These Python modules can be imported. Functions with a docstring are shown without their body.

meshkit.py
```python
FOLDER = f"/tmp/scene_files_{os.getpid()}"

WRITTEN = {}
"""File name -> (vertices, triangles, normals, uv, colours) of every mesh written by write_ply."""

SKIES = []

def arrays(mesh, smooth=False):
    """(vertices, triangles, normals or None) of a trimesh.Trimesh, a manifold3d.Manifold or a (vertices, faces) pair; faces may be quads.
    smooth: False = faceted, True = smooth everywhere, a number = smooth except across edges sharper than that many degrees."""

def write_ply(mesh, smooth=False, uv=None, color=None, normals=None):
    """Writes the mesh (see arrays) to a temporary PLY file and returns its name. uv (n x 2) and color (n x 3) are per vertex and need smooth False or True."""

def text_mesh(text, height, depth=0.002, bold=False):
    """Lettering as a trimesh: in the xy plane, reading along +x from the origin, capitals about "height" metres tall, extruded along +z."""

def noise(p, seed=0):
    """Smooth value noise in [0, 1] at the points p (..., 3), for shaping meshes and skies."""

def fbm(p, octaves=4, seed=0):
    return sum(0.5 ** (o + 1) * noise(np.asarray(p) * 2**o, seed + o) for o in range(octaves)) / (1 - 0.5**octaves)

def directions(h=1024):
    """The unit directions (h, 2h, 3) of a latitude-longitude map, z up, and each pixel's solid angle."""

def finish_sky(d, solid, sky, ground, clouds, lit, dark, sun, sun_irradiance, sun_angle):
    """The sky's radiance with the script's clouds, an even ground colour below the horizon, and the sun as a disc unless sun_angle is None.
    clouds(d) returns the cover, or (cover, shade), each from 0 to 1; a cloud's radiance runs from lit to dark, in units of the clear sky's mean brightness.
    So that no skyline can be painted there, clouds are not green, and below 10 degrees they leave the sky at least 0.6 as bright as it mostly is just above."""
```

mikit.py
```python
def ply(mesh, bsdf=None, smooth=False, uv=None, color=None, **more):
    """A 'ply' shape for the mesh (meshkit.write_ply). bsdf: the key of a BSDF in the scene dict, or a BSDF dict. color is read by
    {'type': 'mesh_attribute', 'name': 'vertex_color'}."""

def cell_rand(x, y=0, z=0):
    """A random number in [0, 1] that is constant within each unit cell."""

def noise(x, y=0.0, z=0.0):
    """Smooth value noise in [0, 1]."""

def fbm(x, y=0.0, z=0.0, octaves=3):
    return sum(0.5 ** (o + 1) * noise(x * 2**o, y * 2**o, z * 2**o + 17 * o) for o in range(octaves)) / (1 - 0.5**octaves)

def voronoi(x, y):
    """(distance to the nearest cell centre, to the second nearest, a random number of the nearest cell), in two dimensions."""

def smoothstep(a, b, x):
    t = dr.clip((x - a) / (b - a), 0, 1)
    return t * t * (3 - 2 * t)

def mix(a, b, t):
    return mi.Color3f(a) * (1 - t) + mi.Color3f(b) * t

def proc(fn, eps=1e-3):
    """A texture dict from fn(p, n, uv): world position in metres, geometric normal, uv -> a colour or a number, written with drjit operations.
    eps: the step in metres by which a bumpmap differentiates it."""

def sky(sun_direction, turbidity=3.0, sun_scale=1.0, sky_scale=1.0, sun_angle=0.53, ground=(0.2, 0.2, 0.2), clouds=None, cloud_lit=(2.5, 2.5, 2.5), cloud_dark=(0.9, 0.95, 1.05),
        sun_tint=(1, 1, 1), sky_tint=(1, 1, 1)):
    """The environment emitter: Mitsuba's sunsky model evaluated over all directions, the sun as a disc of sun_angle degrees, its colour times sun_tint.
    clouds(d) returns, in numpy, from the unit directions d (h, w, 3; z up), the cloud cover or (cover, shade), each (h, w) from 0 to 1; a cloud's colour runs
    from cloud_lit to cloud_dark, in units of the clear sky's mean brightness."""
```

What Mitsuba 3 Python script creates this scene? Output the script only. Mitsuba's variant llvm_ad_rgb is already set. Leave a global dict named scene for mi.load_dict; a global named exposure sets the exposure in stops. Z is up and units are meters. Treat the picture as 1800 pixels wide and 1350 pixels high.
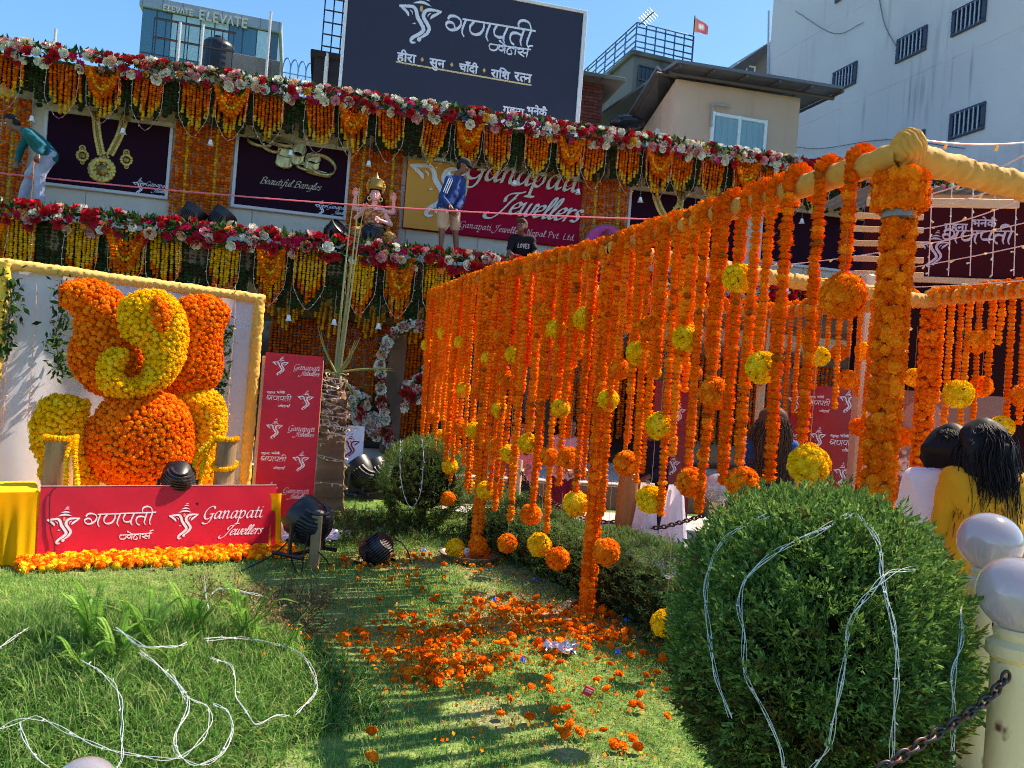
import math, random
import numpy as np, trimesh, manifold3d
import mitsuba as mi, drjit as dr
import mikit, meshkit
from mikit import proc, noise, fbm, voronoi, cell_rand, smoothstep
def mix(a, b, t):
    a, b = (v.tolist() if isinstance(v, np.ndarray) else v for v in (a, b)); return mikit.mix(a, b, t)

T = mi.ScalarTransform4f
scene, labels = {}, {}
rng = np.random.default_rng(11)

# ---------------------------------------------------------------- camera, sky, exposure
EYE = np.array([0, 0, 1.6]); FOC = 1352.0; PITCH, ROLL = math.radians(.5), math.radians(4.4)
_r0, _u0 = np.array([1, 0, 0.]), np.array([0, -math.sin(PITCH), math.cos(PITCH)])
FWD = np.array([0, math.cos(PITCH), math.sin(PITCH)])
RIGHT, UP = _r0*math.cos(ROLL)+_u0*math.sin(ROLL), -_r0*math.sin(ROLL)+_u0*math.cos(ROLL)
scene['camera'] = {'type': 'perspective', 'fov': math.degrees(2*math.atan(900/FOC)), 'fov_axis': 'x', 'near_clip': .05, 'far_clip': 400.0,
                   'to_world': T().look_at(origin=EYE.tolist(), target=(EYE+FWD).tolist(), up=UP.tolist())}
SUN_AZ, SUN_EL = math.radians(28), math.radians(53)
SUN = (math.cos(SUN_AZ)*math.cos(SUN_EL), math.sin(SUN_AZ)*math.cos(SUN_EL), math.sin(SUN_EL))
scene['sky'] = mikit.sky(SUN, turbidity=3.0, ground=(.12, .12, .1), sky_tint=(.84, 1.06, 1.1))
labels['sky'] = {'kind': 'structure'}
exposure = 2.72

# ---------------------------------------------------------------- helpers
def ray(px, py): return FWD+RIGHT*(px-900)/FOC+UP*(675-py)/FOC
def at(px, py, Y):
    """The point of the place seen at a spot of the photograph, Y metres in front of the viewer."""
    d = ray(px, py); return EYE+d*(Y/d[1])
def hmound(x, y): return .27*np.exp(-((x+1.95)/.95)**2-((y-3.75)/.9)**2)
def ground(px, py):
    d = ray(px, py); p = None; z = 0.0
    for _ in range(6):
        p = EYE+d*((z-EYE[2])/d[2]); z = float(hmound(p[0], p[1]))
    return p
class Plane:
    """An upright (or leaning) plane: s runs along it, z up it, off towards the viewer."""
    def __init__(self, o, deg, lean=0):
        a = math.radians(deg); l = math.radians(lean)
        self.o = np.array(o, float); self.s = np.array([math.cos(a), math.sin(a), 0]); n = np.array([math.sin(a), -math.cos(a), 0])
        self.n = n*math.cos(l)+np.array([0, 0, math.sin(l)]); self.u = np.array([0, 0, math.cos(l)])-n*math.sin(l)
        self.deg = deg
    def pt(self, s, z, off=0.0): return self.o+self.s*s+self.u*z+self.n*off
    def pts(self, a):
        a = np.asarray(a, float); return self.o+a[:, :1]*self.s+a[:, 1:2]*self.u+a[:, 2:3]*self.n
    def hit(self, px, py, off=0.0):
        d = ray(px, py); o = self.o+self.n*off; p = EYE+d*(np.dot(o-EYE, self.n)/np.dot(d, self.n)); q = p-o
        return float(q@self.s), float(q@self.u)
    def M(self, s=0, z=0, off=0): 
        m = np.eye(4); m[:3, 0], m[:3, 1], m[:3, 2], m[:3, 3] = self.s, self.u, self.n, self.pt(s, z, off); return m
def C(r, g=None, b=None):
    if g is None: g = b = r
    v = np.array([r, g, b], float)/255
    return np.where(v <= .04045, v/12.92, ((v+.055)/1.055)**2.4)
ORD = ('first second third fourth fifth sixth seventh eighth ninth tenth eleventh twelfth thirteenth fourteenth fifteenth sixteenth seventeenth eighteenth nineteenth twentieth '+' '.join('twenty-'+w for w in 'first second third fourth fifth sixth seventh eighth ninth'.split())).split()
_count = {}
def name(base):
    n = _count.get(base, 0); _count[base] = n+1
    return base if n == 0 else f'{base}_{n:03d}'
def tag(key, label=None, category=None, group=None, kind=None):
    d = {k: v for k, v in (('label', label), ('category', category), ('group', group), ('kind', kind)) if v}
    if d: labels[key] = d
    return key
class MB:
    """Collects shapes, each with its colour, into one mesh."""
    def __init__(self): self.v, self.f, self.c, self.n = [], [], [], 0
    def add(self, v, f, col, var=0.0, M=None):
        v = np.asarray(v, float); f = np.asarray(f, int)
        if f.shape[1] == 4: f = np.vstack([f[:, [0, 1, 2]], f[:, [0, 2, 3]]])
        if M is not None: v = v@np.asarray(M)[:3, :3].T+np.asarray(M)[:3, 3]
        c = np.asarray(col, float); c = np.tile(c, (len(v), 1)) if c.ndim == 1 else c
        if var: c = c*(1+var*(rng.random((len(v), 1))*2-1))
        self.v.append(v); self.f.append(f+self.n); self.c.append(c); self.n += len(v); return self
    def mesh(self, m, col, var=0.0, M=None): return self.add(m.vertices, m.faces, col, var, M)
    def box(self, c, size, col, R=None, bev=0.0, var=0.0):
        s = np.asarray(size, float)/2
        if bev:
            b = min(bev, s.min()*.9); P = []
            for sx in (-1, 1):
                for sy in (-1, 1):
                    for sz in (-1, 1):
                        k = np.array([sx, sy, sz])*s
                        for ax in range(3):
                            q = k.copy()
                            for o in range(3):
                                if o != ax: q[o] -= np.sign(q[o])*b
                            P.append(q)
            m = trimesh.convex.convex_hull(np.array(P))
        else: m = trimesh.creation.box(extents=2*s)
        v = np.array(m.vertices)
        if R is not None: v = v@np.asarray(R)[:3, :3].T
        return self.add(v+np.asarray(c), m.faces, col, var)
    def tube(self, pts, r, col, sides=6, cap=True, var=0.0):
        p = np.asarray(pts, float); r = np.broadcast_to(np.asarray(r, float), (len(p),))
        t = np.gradient(p, axis=0); t /= np.linalg.norm(t, axis=1, keepdims=True)+1e-12
        a = np.cross(t, [0, 0, 1.0]); bad = np.linalg.norm(a, axis=1) < .2
        a[bad] = np.cross(t[bad], [1.0, 0.1, 0]); 
        for i in range(1, len(a)):
            if a[i]@a[i-1] < 0: a[i] = -a[i]
        a /= np.linalg.norm(a, axis=1, keepdims=True); b = np.cross(t, a); k = np.arange(sides)*2*np.pi/sides
        v = (p[:, None]+r[:, None, None]*(np.cos(k)[None, :, None]*a[:, None]+np.sin(k)[None, :, None]*b[:, None])).reshape(-1, 3)
        i, j = np.meshgrid(np.arange(len(p)-1), np.arange(sides), indexing='ij'); j2 = (j+1) % sides
        f = np.stack([i*sides+j, i*sides+j2, (i+1)*sides+j2, (i+1)*sides+j], -1).reshape(-1, 4)
        f = np.vstack([f[:, [0, 1, 2]], f[:, [0, 2, 3]]])
        if cap:
            n = len(v); v = np.vstack([v, p[:1], p[-1:]]); q = np.arange(sides); q2 = (q+1) % sides; e = (len(p)-1)*sides
            f = np.vstack([f, np.stack([q2, q, q*0+n], 1), np.stack([q+e, q2+e, q*0+n+1], 1)])
        if np.ndim(col) == 2: col = np.vstack([np.repeat(col, sides, 0), col[:1], col[-1:]]) if cap else np.repeat(col, sides, 0)
        return self.add(v, f, col, var)
    def lathe(self, prof, col, M=None, n=20, var=0.0):
        prof = np.asarray(prof, float); k = np.arange(n)*2*np.pi/n
        v = np.stack([prof[:, None, 0]*np.cos(k), prof[:, None, 0]*np.sin(k), np.repeat(prof[:, 1:2], n, 1)], -1).reshape(-1, 3)
        i, j = np.meshgrid(np.arange(len(prof)-1), np.arange(n), indexing='ij'); j2 = (j+1) % n
        f = np.stack([i*n+j, i*n+j2, (i+1)*n+j2, (i+1)*n+j], -1).reshape(-1, 4)
        return self.add(v, f, col, var, M)
    def quad(self, a, b, c, d, col): return self.add([a, b, c, d], [[0, 1, 2, 3]], col)
    def prism(self, g, depth, col, plane=None, off=0.0, var=0.0):
        """A shapely shape (s, z) stood on a plane and given depth towards the viewer."""
        for q in getattr(g, 'geoms', [g]):
            if q.geom_type != 'Polygon' or q.area < 1e-7: continue
            m = trimesh.creation.extrude_polygon(q, depth, engine='earcut'); v = np.array(m.vertices); v[:, 2] += off
            self.add(plane.pts(v) if plane is not None else v, m.faces, col, var)
        return self
    def slab(self, plane, s0, s1, z0, z1, o0, o1, col, bev=0.0, var=0.0):
        R = np.stack([plane.s, plane.u, plane.n], 1); c = plane.pt((s0+s1)/2, (z0+z1)/2, (o0+o1)/2)
        return self.box(c, (abs(s1-s0), abs(z1-z0), abs(o1-o0)), col, R, bev, var)
    def get(self): return np.vstack(self.v), np.vstack(self.f), np.vstack(self.c)
    def put(self, key, bsdf, smooth=False):
        v, f, c = self.get()
        if smooth and smooth is not True:
            m = trimesh.Trimesh(v, f, process=False); q = trimesh.graph.smooth_shade(m, angle=math.radians(smooth), facet_minarea=None)
            from scipy.spatial import cKDTree
            c = c[cKDTree(v).query(np.array(q.vertices))[1]]; v, f = np.array(q.vertices), np.array(q.faces); smooth = True
        scene[key] = mikit.ply((v, f), bsdf, smooth, color=c); return key
    def group(self, key, bsdf, smooth=False):
        v, f, c = self.get(); scene[key] = {'type': 'shapegroup', 'shape': mikit.ply((v, f), bsdf, smooth, color=c)}; return key
def inst(key, sg, M): scene[key] = {'type': 'instance', 'to_world': T(np.asarray(M, float).tolist()), 'group': {'type': 'ref', 'id': sg}}
def unit(v): v = np.asarray(v, float); return v/np.linalg.norm(v)
def frame(pos, axis, sc=1.0, spin=None):
    """A matrix that takes z to axis, turned at random about it."""
    z = unit(axis); x = unit(np.cross(z, [.31, .87, .2] if abs(z[0]*.31+z[1]*.87+z[2]*.2) < .9 else [1, 0, 0])); y = np.cross(z, x)
    a = rng.random()*2*math.pi if spin is None else spin
    m = np.eye(4); s = np.broadcast_to(sc, (3,))
    m[:3, 0] = (x*math.cos(a)+y*math.sin(a))*s[0]; m[:3, 1] = (-x*math.sin(a)+y*math.cos(a))*s[1]; m[:3, 2] = z*s[2]; m[:3, 3] = pos
    return m
def sag(a, b, d, n=14):
    t = np.linspace(0, 1, n)[:, None]; p = np.asarray(a)*(1-t)+np.asarray(b)*t; p[:, 2] -= (4*d*t*(1-t))[:, 0]; return p
def curve(pts, n=6):
    p = np.asarray(pts, float); q = np.vstack([2*p[0]-p[1], p, 2*p[-1]-p[-2]]); out = []
    for i in range(len(p)-1):
        a, b, c, d = q[i:i+4]
        for t in np.arange(n)/n: out.append(.5*((2*b)+(c-a)*t+(2*a-5*b+4*c-d)*t*t+(3*b-a-3*c+d)*t**3))
    return np.array(out+[p[-1]])

# ---------------------------------------------------------------- materials
VC = {'type': 'mesh_attribute', 'name': 'vertex_color'}
def princ(**k): return {'type': 'twosided', 'b': {'type': 'principled', **k}}
def rgb(c): return {'type': 'rgb', 'value': [float(x) for x in c]}
scene['matte'] = {'type': 'twosided', 'b': {'type': 'diffuse', 'reflectance': VC}}
scene['satin'] = princ(base_color=VC, roughness=.38, specular=.5)
scene['gloss'] = princ(base_color=VC, roughness=.15, specular=.5)
scene['metal'] = princ(base_color=VC, roughness=.35, metallic=.9)
scene['petal'] = {'type': 'twosided', 'b': {'type': 'diffuse', 'reflectance': VC}}
scene['vinyl'] = {'type': 'twosided', 'b': {'type': 'bumpmap', 't': proc(lambda p, n, uv: fbm(p.x*1.7, p.y*1.7, p.z*1.7, 3), 5e-3), 'scale': .03, 'b': {'type': 'principled', 'base_color': VC, 'roughness': .42, 'specular': .4}}}
scene['leaf'] = {'type': 'principledthin', 'base_color': VC, 'roughness': .4, 'diff_trans': .6, 'spec_trans': 0.0, 'eta': 1.4}
scene['cloth'] = {'type': 'principledthin', 'base_color': VC, 'roughness': .7, 'diff_trans': .9, 'spec_trans': 0.0, 'eta': 1.3}
scene['sheet'] = {'type': 'principledthin', 'base_color': VC, 'roughness': .8, 'diff_trans': .45, 'spec_trans': 0.0, 'eta': 1.3}
scene['globe'] = {'type': 'principledthin', 'base_color': VC, 'roughness': .2, 'diff_trans': .8, 'spec_trans': .3, 'eta': 1.5}
scene['thin_glass'] = {'type': 'thindielectric', 'int_ior': 1.5}
scene['fabric'] = princ(base_color=VC, roughness=.8, specular=.2, sheen=.3)
scene['hair'] = princ(base_color=VC, roughness=.55, specular=.22)
def wallmat(key, c0, c1, c2, sc=.5, rough=.85, bump=.004, streak=.5):
    def fn(p, n, uv):
        a = fbm(p.x*sc, p.y*sc, p.z*sc*.6, 4); s = fbm(p.x*5, p.y*5, p.z*.35, 3); g = noise(p.x*60, p.y*60, p.z*60)
        return mix(mix(c0, c1, smoothstep(.35, .7, a)), c2, streak*smoothstep(.55, .85, s)*smoothstep(.3, .7, a))*(.95+.1*g)
    def bp(p, n, uv): return fbm(p.x*14, p.y*14, p.z*14, 4)
    scene[key] = {'type': 'twosided', 'b': {'type': 'bumpmap', 'arbitrary': proc(bp, 2e-3), 'scale': bump, 'b': {'type': 'principled', 'base_color': proc(fn), 'roughness': rough, 'specular': .3}}}
wallmat('plaster_white', C(214, 208, 210), C(201, 195, 199), C(140, 136, 144), .3, bump=.004, streak=.8)
wallmat('plaster_beige', C(196, 168, 148), C(186, 158, 138), C(150, 130, 114), .6, bump=.003, streak=.35)
wallmat('concrete', C(122, 120, 116), C(92, 92, 90), C(38, 38, 38), .9, bump=.008, streak=1.0)
wallmat('stone_panel', C(205, 192, 178), C(194, 180, 166), C(165, 150, 138), .9, .6, .002, .4)
wallmat('paving', C(176, 170, 166), C(160, 154, 150), C(120, 112, 106), 1.3, .8, .006, .5)
wallmat('plinth_stone', C(120, 92, 76), C(92, 72, 62), C(50, 42, 38), 2.5, .8, .01, .6)
# ---------------------------------------------------------------- lettering (outlines as polygons, strokes drawn with a broad nib)
DEVA = {"hira":[[[-5,127,-2,130,60,130,57,144,59,165,69,178,87,185,106,184,118,178,131,162,143,130,297,130,300,125,299,108,279,105,279,-2,276,-5,256,-5,253,-2,253,106,229,106,230,83,224,68,215,58,201,49,242,10,242,6,229,-7,223,-7,181,33,166,52,161,64,162,75,170,83,184,84,195,78,198,78,204,89,203,104,146,106,145,-2,142,-5,120,-4,119,105,95,106,91,75,38,74,35,71,38,63,61,66,86,59,95,51,101,38,101,23,96,11,87,2,70,-5,65,-2,59,15,74,24,75,35,64,41,48,41,34,33,33,19,36,11,65,-15,64,-22,54,-32,47,-33,21,-10,9,9,7,34,15,50,9,64,9,77,14,88,26,96,41,99,66,99,67,105,-3,106],[83,145,89,130,116,131,107,154,100,160,87,159]]],"sun":[[[-5,127,-2,130,251,130,254,126,253,107,233,105,232,-4,210,-5,207,-2,206,55,182,55,178,38,169,33,162,33,153,37,138,57,138,70,144,78,206,80,207,106,124,106,122,7,132,1,142,-11,143,-37,135,-49,116,-58,90,-58,72,-52,54,-39,39,-22,41,-15,59,-6,59,-4,22,33,7,53,3,63,4,75,9,81,25,84,37,80,37,105,-3,106],[43,48,81,10,81,6,68,-7,61,-8,66,-16,79,-27,91,-33,111,-34,117,-32,120,-26,118,-19,101,-17,90,-21,86,-18,80,-3,82,2,96,7,96,46,71,45,45,50],[61,71,87,70,96,72,96,106,64,106,65,89]]],"chandi":[[[-5,127,-2,130,144,130,143,133,126,139,118,146,107,163,104,177,121,184,126,183,136,165,137,176,146,185,157,185,162,182,167,166,176,184,195,179,198,175,194,159,187,147,175,137,160,133,159,130,236,130,234,157,240,172,249,180,259,184,286,183,295,178,305,167,319,130,340,130,343,125,343,110,340,106,322,105,322,-2,319,-5,299,-5,296,-2,295,106,260,106,259,75,257,73,225,71,214,66,210,59,211,43,218,36,227,33,235,33,237,45,250,53,263,52,273,44,276,37,276,26,268,15,279,-1,280,-7,261,-17,256,-13,245,9,224,9,202,17,191,27,184,42,184,65,192,81,210,93,232,96,232,106,166,105,166,-2,163,-5,143,-5,140,-2,140,105,114,106,114,-2,111,-5,91,-5,88,-2,88,23,59,18,38,25,29,34,24,45,25,68,7,69,3,72,3,91,7,94,81,93,83,85,81,72,77,69,59,68,51,63,49,57,51,48,56,44,73,44,88,55,88,105,-3,106],[260,145,266,130,293,131,284,154,277,160,264,159]]],"rashi":[[[-5,127,-2,130,140,130,142,161,157,178,179,185,204,184,225,178,255,158,278,130,327,130,330,127,329,107,309,105,309,-2,306,-5,286,-5,283,-2,283,106,265,106,268,94,266,72,256,53,246,44,274,10,272,4,254,-5,222,33,201,34,191,42,189,56,195,65,211,68,225,61,233,68,207,77,196,91,193,107,173,105,173,-2,170,-5,150,-5,147,-2,147,105,122,106,121,-2,118,-5,98,-5,95,-2,95,105,72,106,72,83,66,68,57,58,43,49,84,10,84,6,71,-7,65,-7,23,33,8,52,3,64,4,75,12,83,26,84,37,78,40,78,46,89,45,104,-3,106],[259,120,262,111,265,111,265,120],[166,148,170,130,191,130,195,115,203,125,215,131,233,132,247,129,239,140,222,152,195,161,181,160,171,156],[220,100,230,94,241,95,238,104,229,109,220,108]]],"ratna":[[[-2,130,272,130,275,126,274,107,254,105,254,-2,251,-5,231,-5,228,-2,227,55,203,55,199,38,190,33,183,33,174,37,163,52,163,-5,160,-5,157,-2,157,61,125,61,116,58,112,51,115,37,141,10,140,4,128,-7,123,-7,105,9,93,24,86,42,87,59,96,74,111,83,156,86,157,105,72,106,72,83,66,68,57,58,43,49,84,10,84,6,71,-7,65,-7,23,33,8,52,3,64,4,75,12,83,26,84,37,78,40,78,46,89,45,104,-3,106,-5,127],[163,75,165,78,227,80,227,106,163,106]]],"gahana":[[[-5,127,-2,130,387,130,390,125,389,108,369,105,369,-2,366,-5,346,-5,343,-2,342,106,317,105,317,-2,314,-5,294,-5,291,-2,291,55,266,55,262,38,253,33,246,33,237,37,228,46,221,62,223,73,231,79,290,80,291,106,208,106,204,75,151,74,148,71,151,63,174,66,199,59,208,51,214,38,214,23,209,11,200,2,183,-5,178,-2,172,15,187,24,188,35,177,41,161,41,147,33,146,19,149,12,178,-15,176,-23,167,-32,160,-33,134,-10,122,9,120,34,128,50,122,64,122,77,127,88,139,96,154,99,179,99,180,105,101,106,100,-1,97,-5,77,-5,74,-3,74,104,47,105,46,40,37,31,27,31,12,41,3,58,6,72,20,78,20,105,-3,106]]],"bhanekai":[[[4,100,5,114,12,125,29,132,47,131,60,124,69,110,71,70,101,70,102,104,78,106,75,110,76,128,78,130,210,130,207,143,198,158,184,160,173,157,170,160,165,175,166,180,185,185,205,182,219,171,228,156,237,130,354,130,353,134,347,136,321,133,313,151,316,156,323,159,317,176,318,181,328,185,344,186,359,182,371,172,380,157,389,130,412,128,412,108,410,106,347,104,348,82,363,86,375,85,385,81,393,74,399,62,400,39,393,15,385,3,380,3,363,14,374,41,373,56,368,61,361,61,352,56,347,49,347,-3,344,-5,324,-5,322,-3,320,24,301,18,280,21,265,31,257,47,258,72,268,87,289,97,320,96,320,106,239,106,239,-2,236,-5,216,-5,213,-2,212,55,188,55,184,38,175,33,168,33,159,37,144,57,144,70,150,78,212,80,212,106,128,106,128,-1,125,-5,102,-3,101,45,72,45,70,33,62,26,51,26,43,30,32,42,28,51,28,60,33,67,45,70,46,73,18,79,8,88],[282,57,289,45,293,43,306,44,321,55,321,71,292,72,284,67],[29,102,36,98,44,99,43,105,37,109,30,109]]]}
from shapely.geometry import Polygon, MultiPoint, LineString, Point, box as sbox
from shapely import affinity, union_all
def word(k):
    return union_all([Polygon(np.array(r[0]).reshape(-1, 2), [np.array(q).reshape(-1, 2) for q in r[1:]]).buffer(0) for r in DEVA[k]])
def smooth(pts, n=5):
    p = np.asarray(pts, float)
    if len(p) < 3: return p
    q = np.vstack([2*p[0]-p[1], p, 2*p[-1]-p[-2]]); out = []
    for i in range(len(p)-1):
        a, b, c, d = q[i:i+4]
        for t in np.arange(n)/n:
            out.append(.5*((2*b)+(c-a)*t+(2*a-5*b+4*c-d)*t*t+(3*b-a-3*c+d)*t**3))
    return np.array(out+[p[-1]])
def nib(pts, w, h=None, ang=40, n=5):
    """A stroke along pts with an elliptical pen: w wide, h thick, or per-point width when w is a list."""
    c = smooth(pts, n); k = np.arange(10)*2*np.pi/10
    ws = np.interp(np.linspace(0, 1, len(c)), np.linspace(0, 1, len(w)), w) if isinstance(w, (list, tuple)) else np.full(len(c), w)
    hs = ws if h is None else np.full(len(c), h)
    ca, sa = math.cos(math.radians(ang)), math.sin(math.radians(ang))
    def e(i):
        x, y = np.cos(k)*ws[i]/2, np.sin(k)*hs[i]/2
        return np.stack([c[i, 0]+x*ca-y*sa, c[i, 1]+x*sa+y*ca], 1)
    return union_all([MultiPoint(np.vstack([e(i), e(i+1)])).convex_hull for i in range(len(c)-1)])
# the shop's emblem: y down as traced, 540 wide and 680 high; [0] white shapes, [1] gold drop
def emblem():
    S = [nib([(25, 300), (110, 290), (185, 285), (225, 330), (245, 400), (290, 465), (330, 540), (290, 600), (215, 655), (185, 700), (205, 725), (240, 718)], [30, 34, 40, 44, 46, 46, 46, 44, 40, 34, 28, 14], n=4),
         nib([(530, 283), (450, 280), (370, 290), (325, 330), (320, 390), (360, 450), (400, 520), (370, 590), (300, 650)], [20, 30, 40, 44, 44, 44, 42, 38, 22], n=4),
         Point(285, 672).buffer(26, 6),
         nib([(28, 305), (80, 335), (120, 370), (135, 402)], [20, 34, 34, 14], n=4), nib([(150, 332), (175, 350), (182, 378)], [8, 14, 5], n=3),
         nib([(525, 290), (470, 330), (430, 360), (408, 392)], [20, 34, 34, 14], n=4), nib([(405, 325), (378, 348), (370, 375)], [8, 14, 5], n=3),
         nib([(190, 488), (210, 490), (232, 484)], [4, 12, 4], n=3), nib([(208, 486), (214, 474)], 5, n=2)]
    for (x0, x1, y, th) in ((178, 405, 240, 34), (225, 378, 180, 24), (275, 362, 120, 18), (300, 358, 84, 13)):
        xm = (x0+x1)/2; k = np.linspace(0, 1, 9)
        up = [(x0+(x1-x0)*t, y-th*1.35*math.sin(math.pi*t)) for t in k]; lo = [(x0+(x1-x0)*t, y-th*.42*math.sin(math.pi*t)) for t in k[::-1]]
        S.append(Polygon(up+lo).buffer(1))
    return union_all(S), affinity.scale(Point(285, 290).buffer(1, 8), 20, 38)
# the two word marks, y down
def ganapati_deva(b=1.0):
    w = 38*b
    L = [[(622, 262), (650, 228), (710, 222), (765, 250), (772, 310), (730, 365), (660, 388), (612, 362), (605, 325), (640, 300), (690, 310), (706, 352)],
         [(830, 235), (800, 330), (795, 390), (815, 425)], [(925, 240), (885, 300), (890, 360), (935, 385), (1000, 365), (1040, 300), (1042, 238)],
         [(1115, 232), (1085, 330), (1080, 385), (1098, 418)], [(1195, 230), (1168, 290), (1180, 345), (1230, 360), (1285, 345)], [(1325, 222), (1290, 320), (1285, 380), (1298, 402)],
         [(1500, 285), (1430, 268), (1375, 290), (1362, 350), (1385, 395), (1410, 405)], [(1520, 215), (1495, 320), (1488, 365), (1500, 398)],
         [(1610, 200), (1575, 320), (1568, 370), (1582, 400)], [(1455, 195), (1450, 150), (1480, 115), (1535, 105), (1585, 130), (1608, 200)]]
    S = [nib(p, w, w*.45, 62, n=4) for p in L]
    S.append(Polygon([(790, 226), (1665, 190), (1660, 212), (786, 244)]))
    return union_all(S)
def jewellers_deva(b=1.0):
    w = 24*b
    L = [[(1130, 515), (1118, 545), (1135, 580), (1180, 582), (1212, 560), (1215, 530)], [(1228, 545), (1245, 520), (1275, 525), (1285, 555), (1255, 570), (1230, 555)], [(1305, 500), (1300, 590)],
         [(1232, 462), (1265, 478), (1304, 500)], [(1410, 520), (1375, 510), (1335, 540), (1330, 580), (1355, 592), (1385, 580), (1375, 545)], [(1432, 495), (1424, 580)],
         [(1455, 515), (1500, 500), (1520, 520), (1490, 545), (1460, 548), (1500, 570), (1530, 582)], [(1525, 545), (1565, 535)], [(1575, 490), (1562, 580)], [(1575, 488), (1582, 455), (1625, 442)]]
    S = [nib(p, w, w*.5, 62, n=3) for p in L]+[Point(1238, 462).buffer(13, 5), Polygon([(1120, 512), (1610, 482), (1608, 497), (1118, 526)])]
    return union_all(S)
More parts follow.
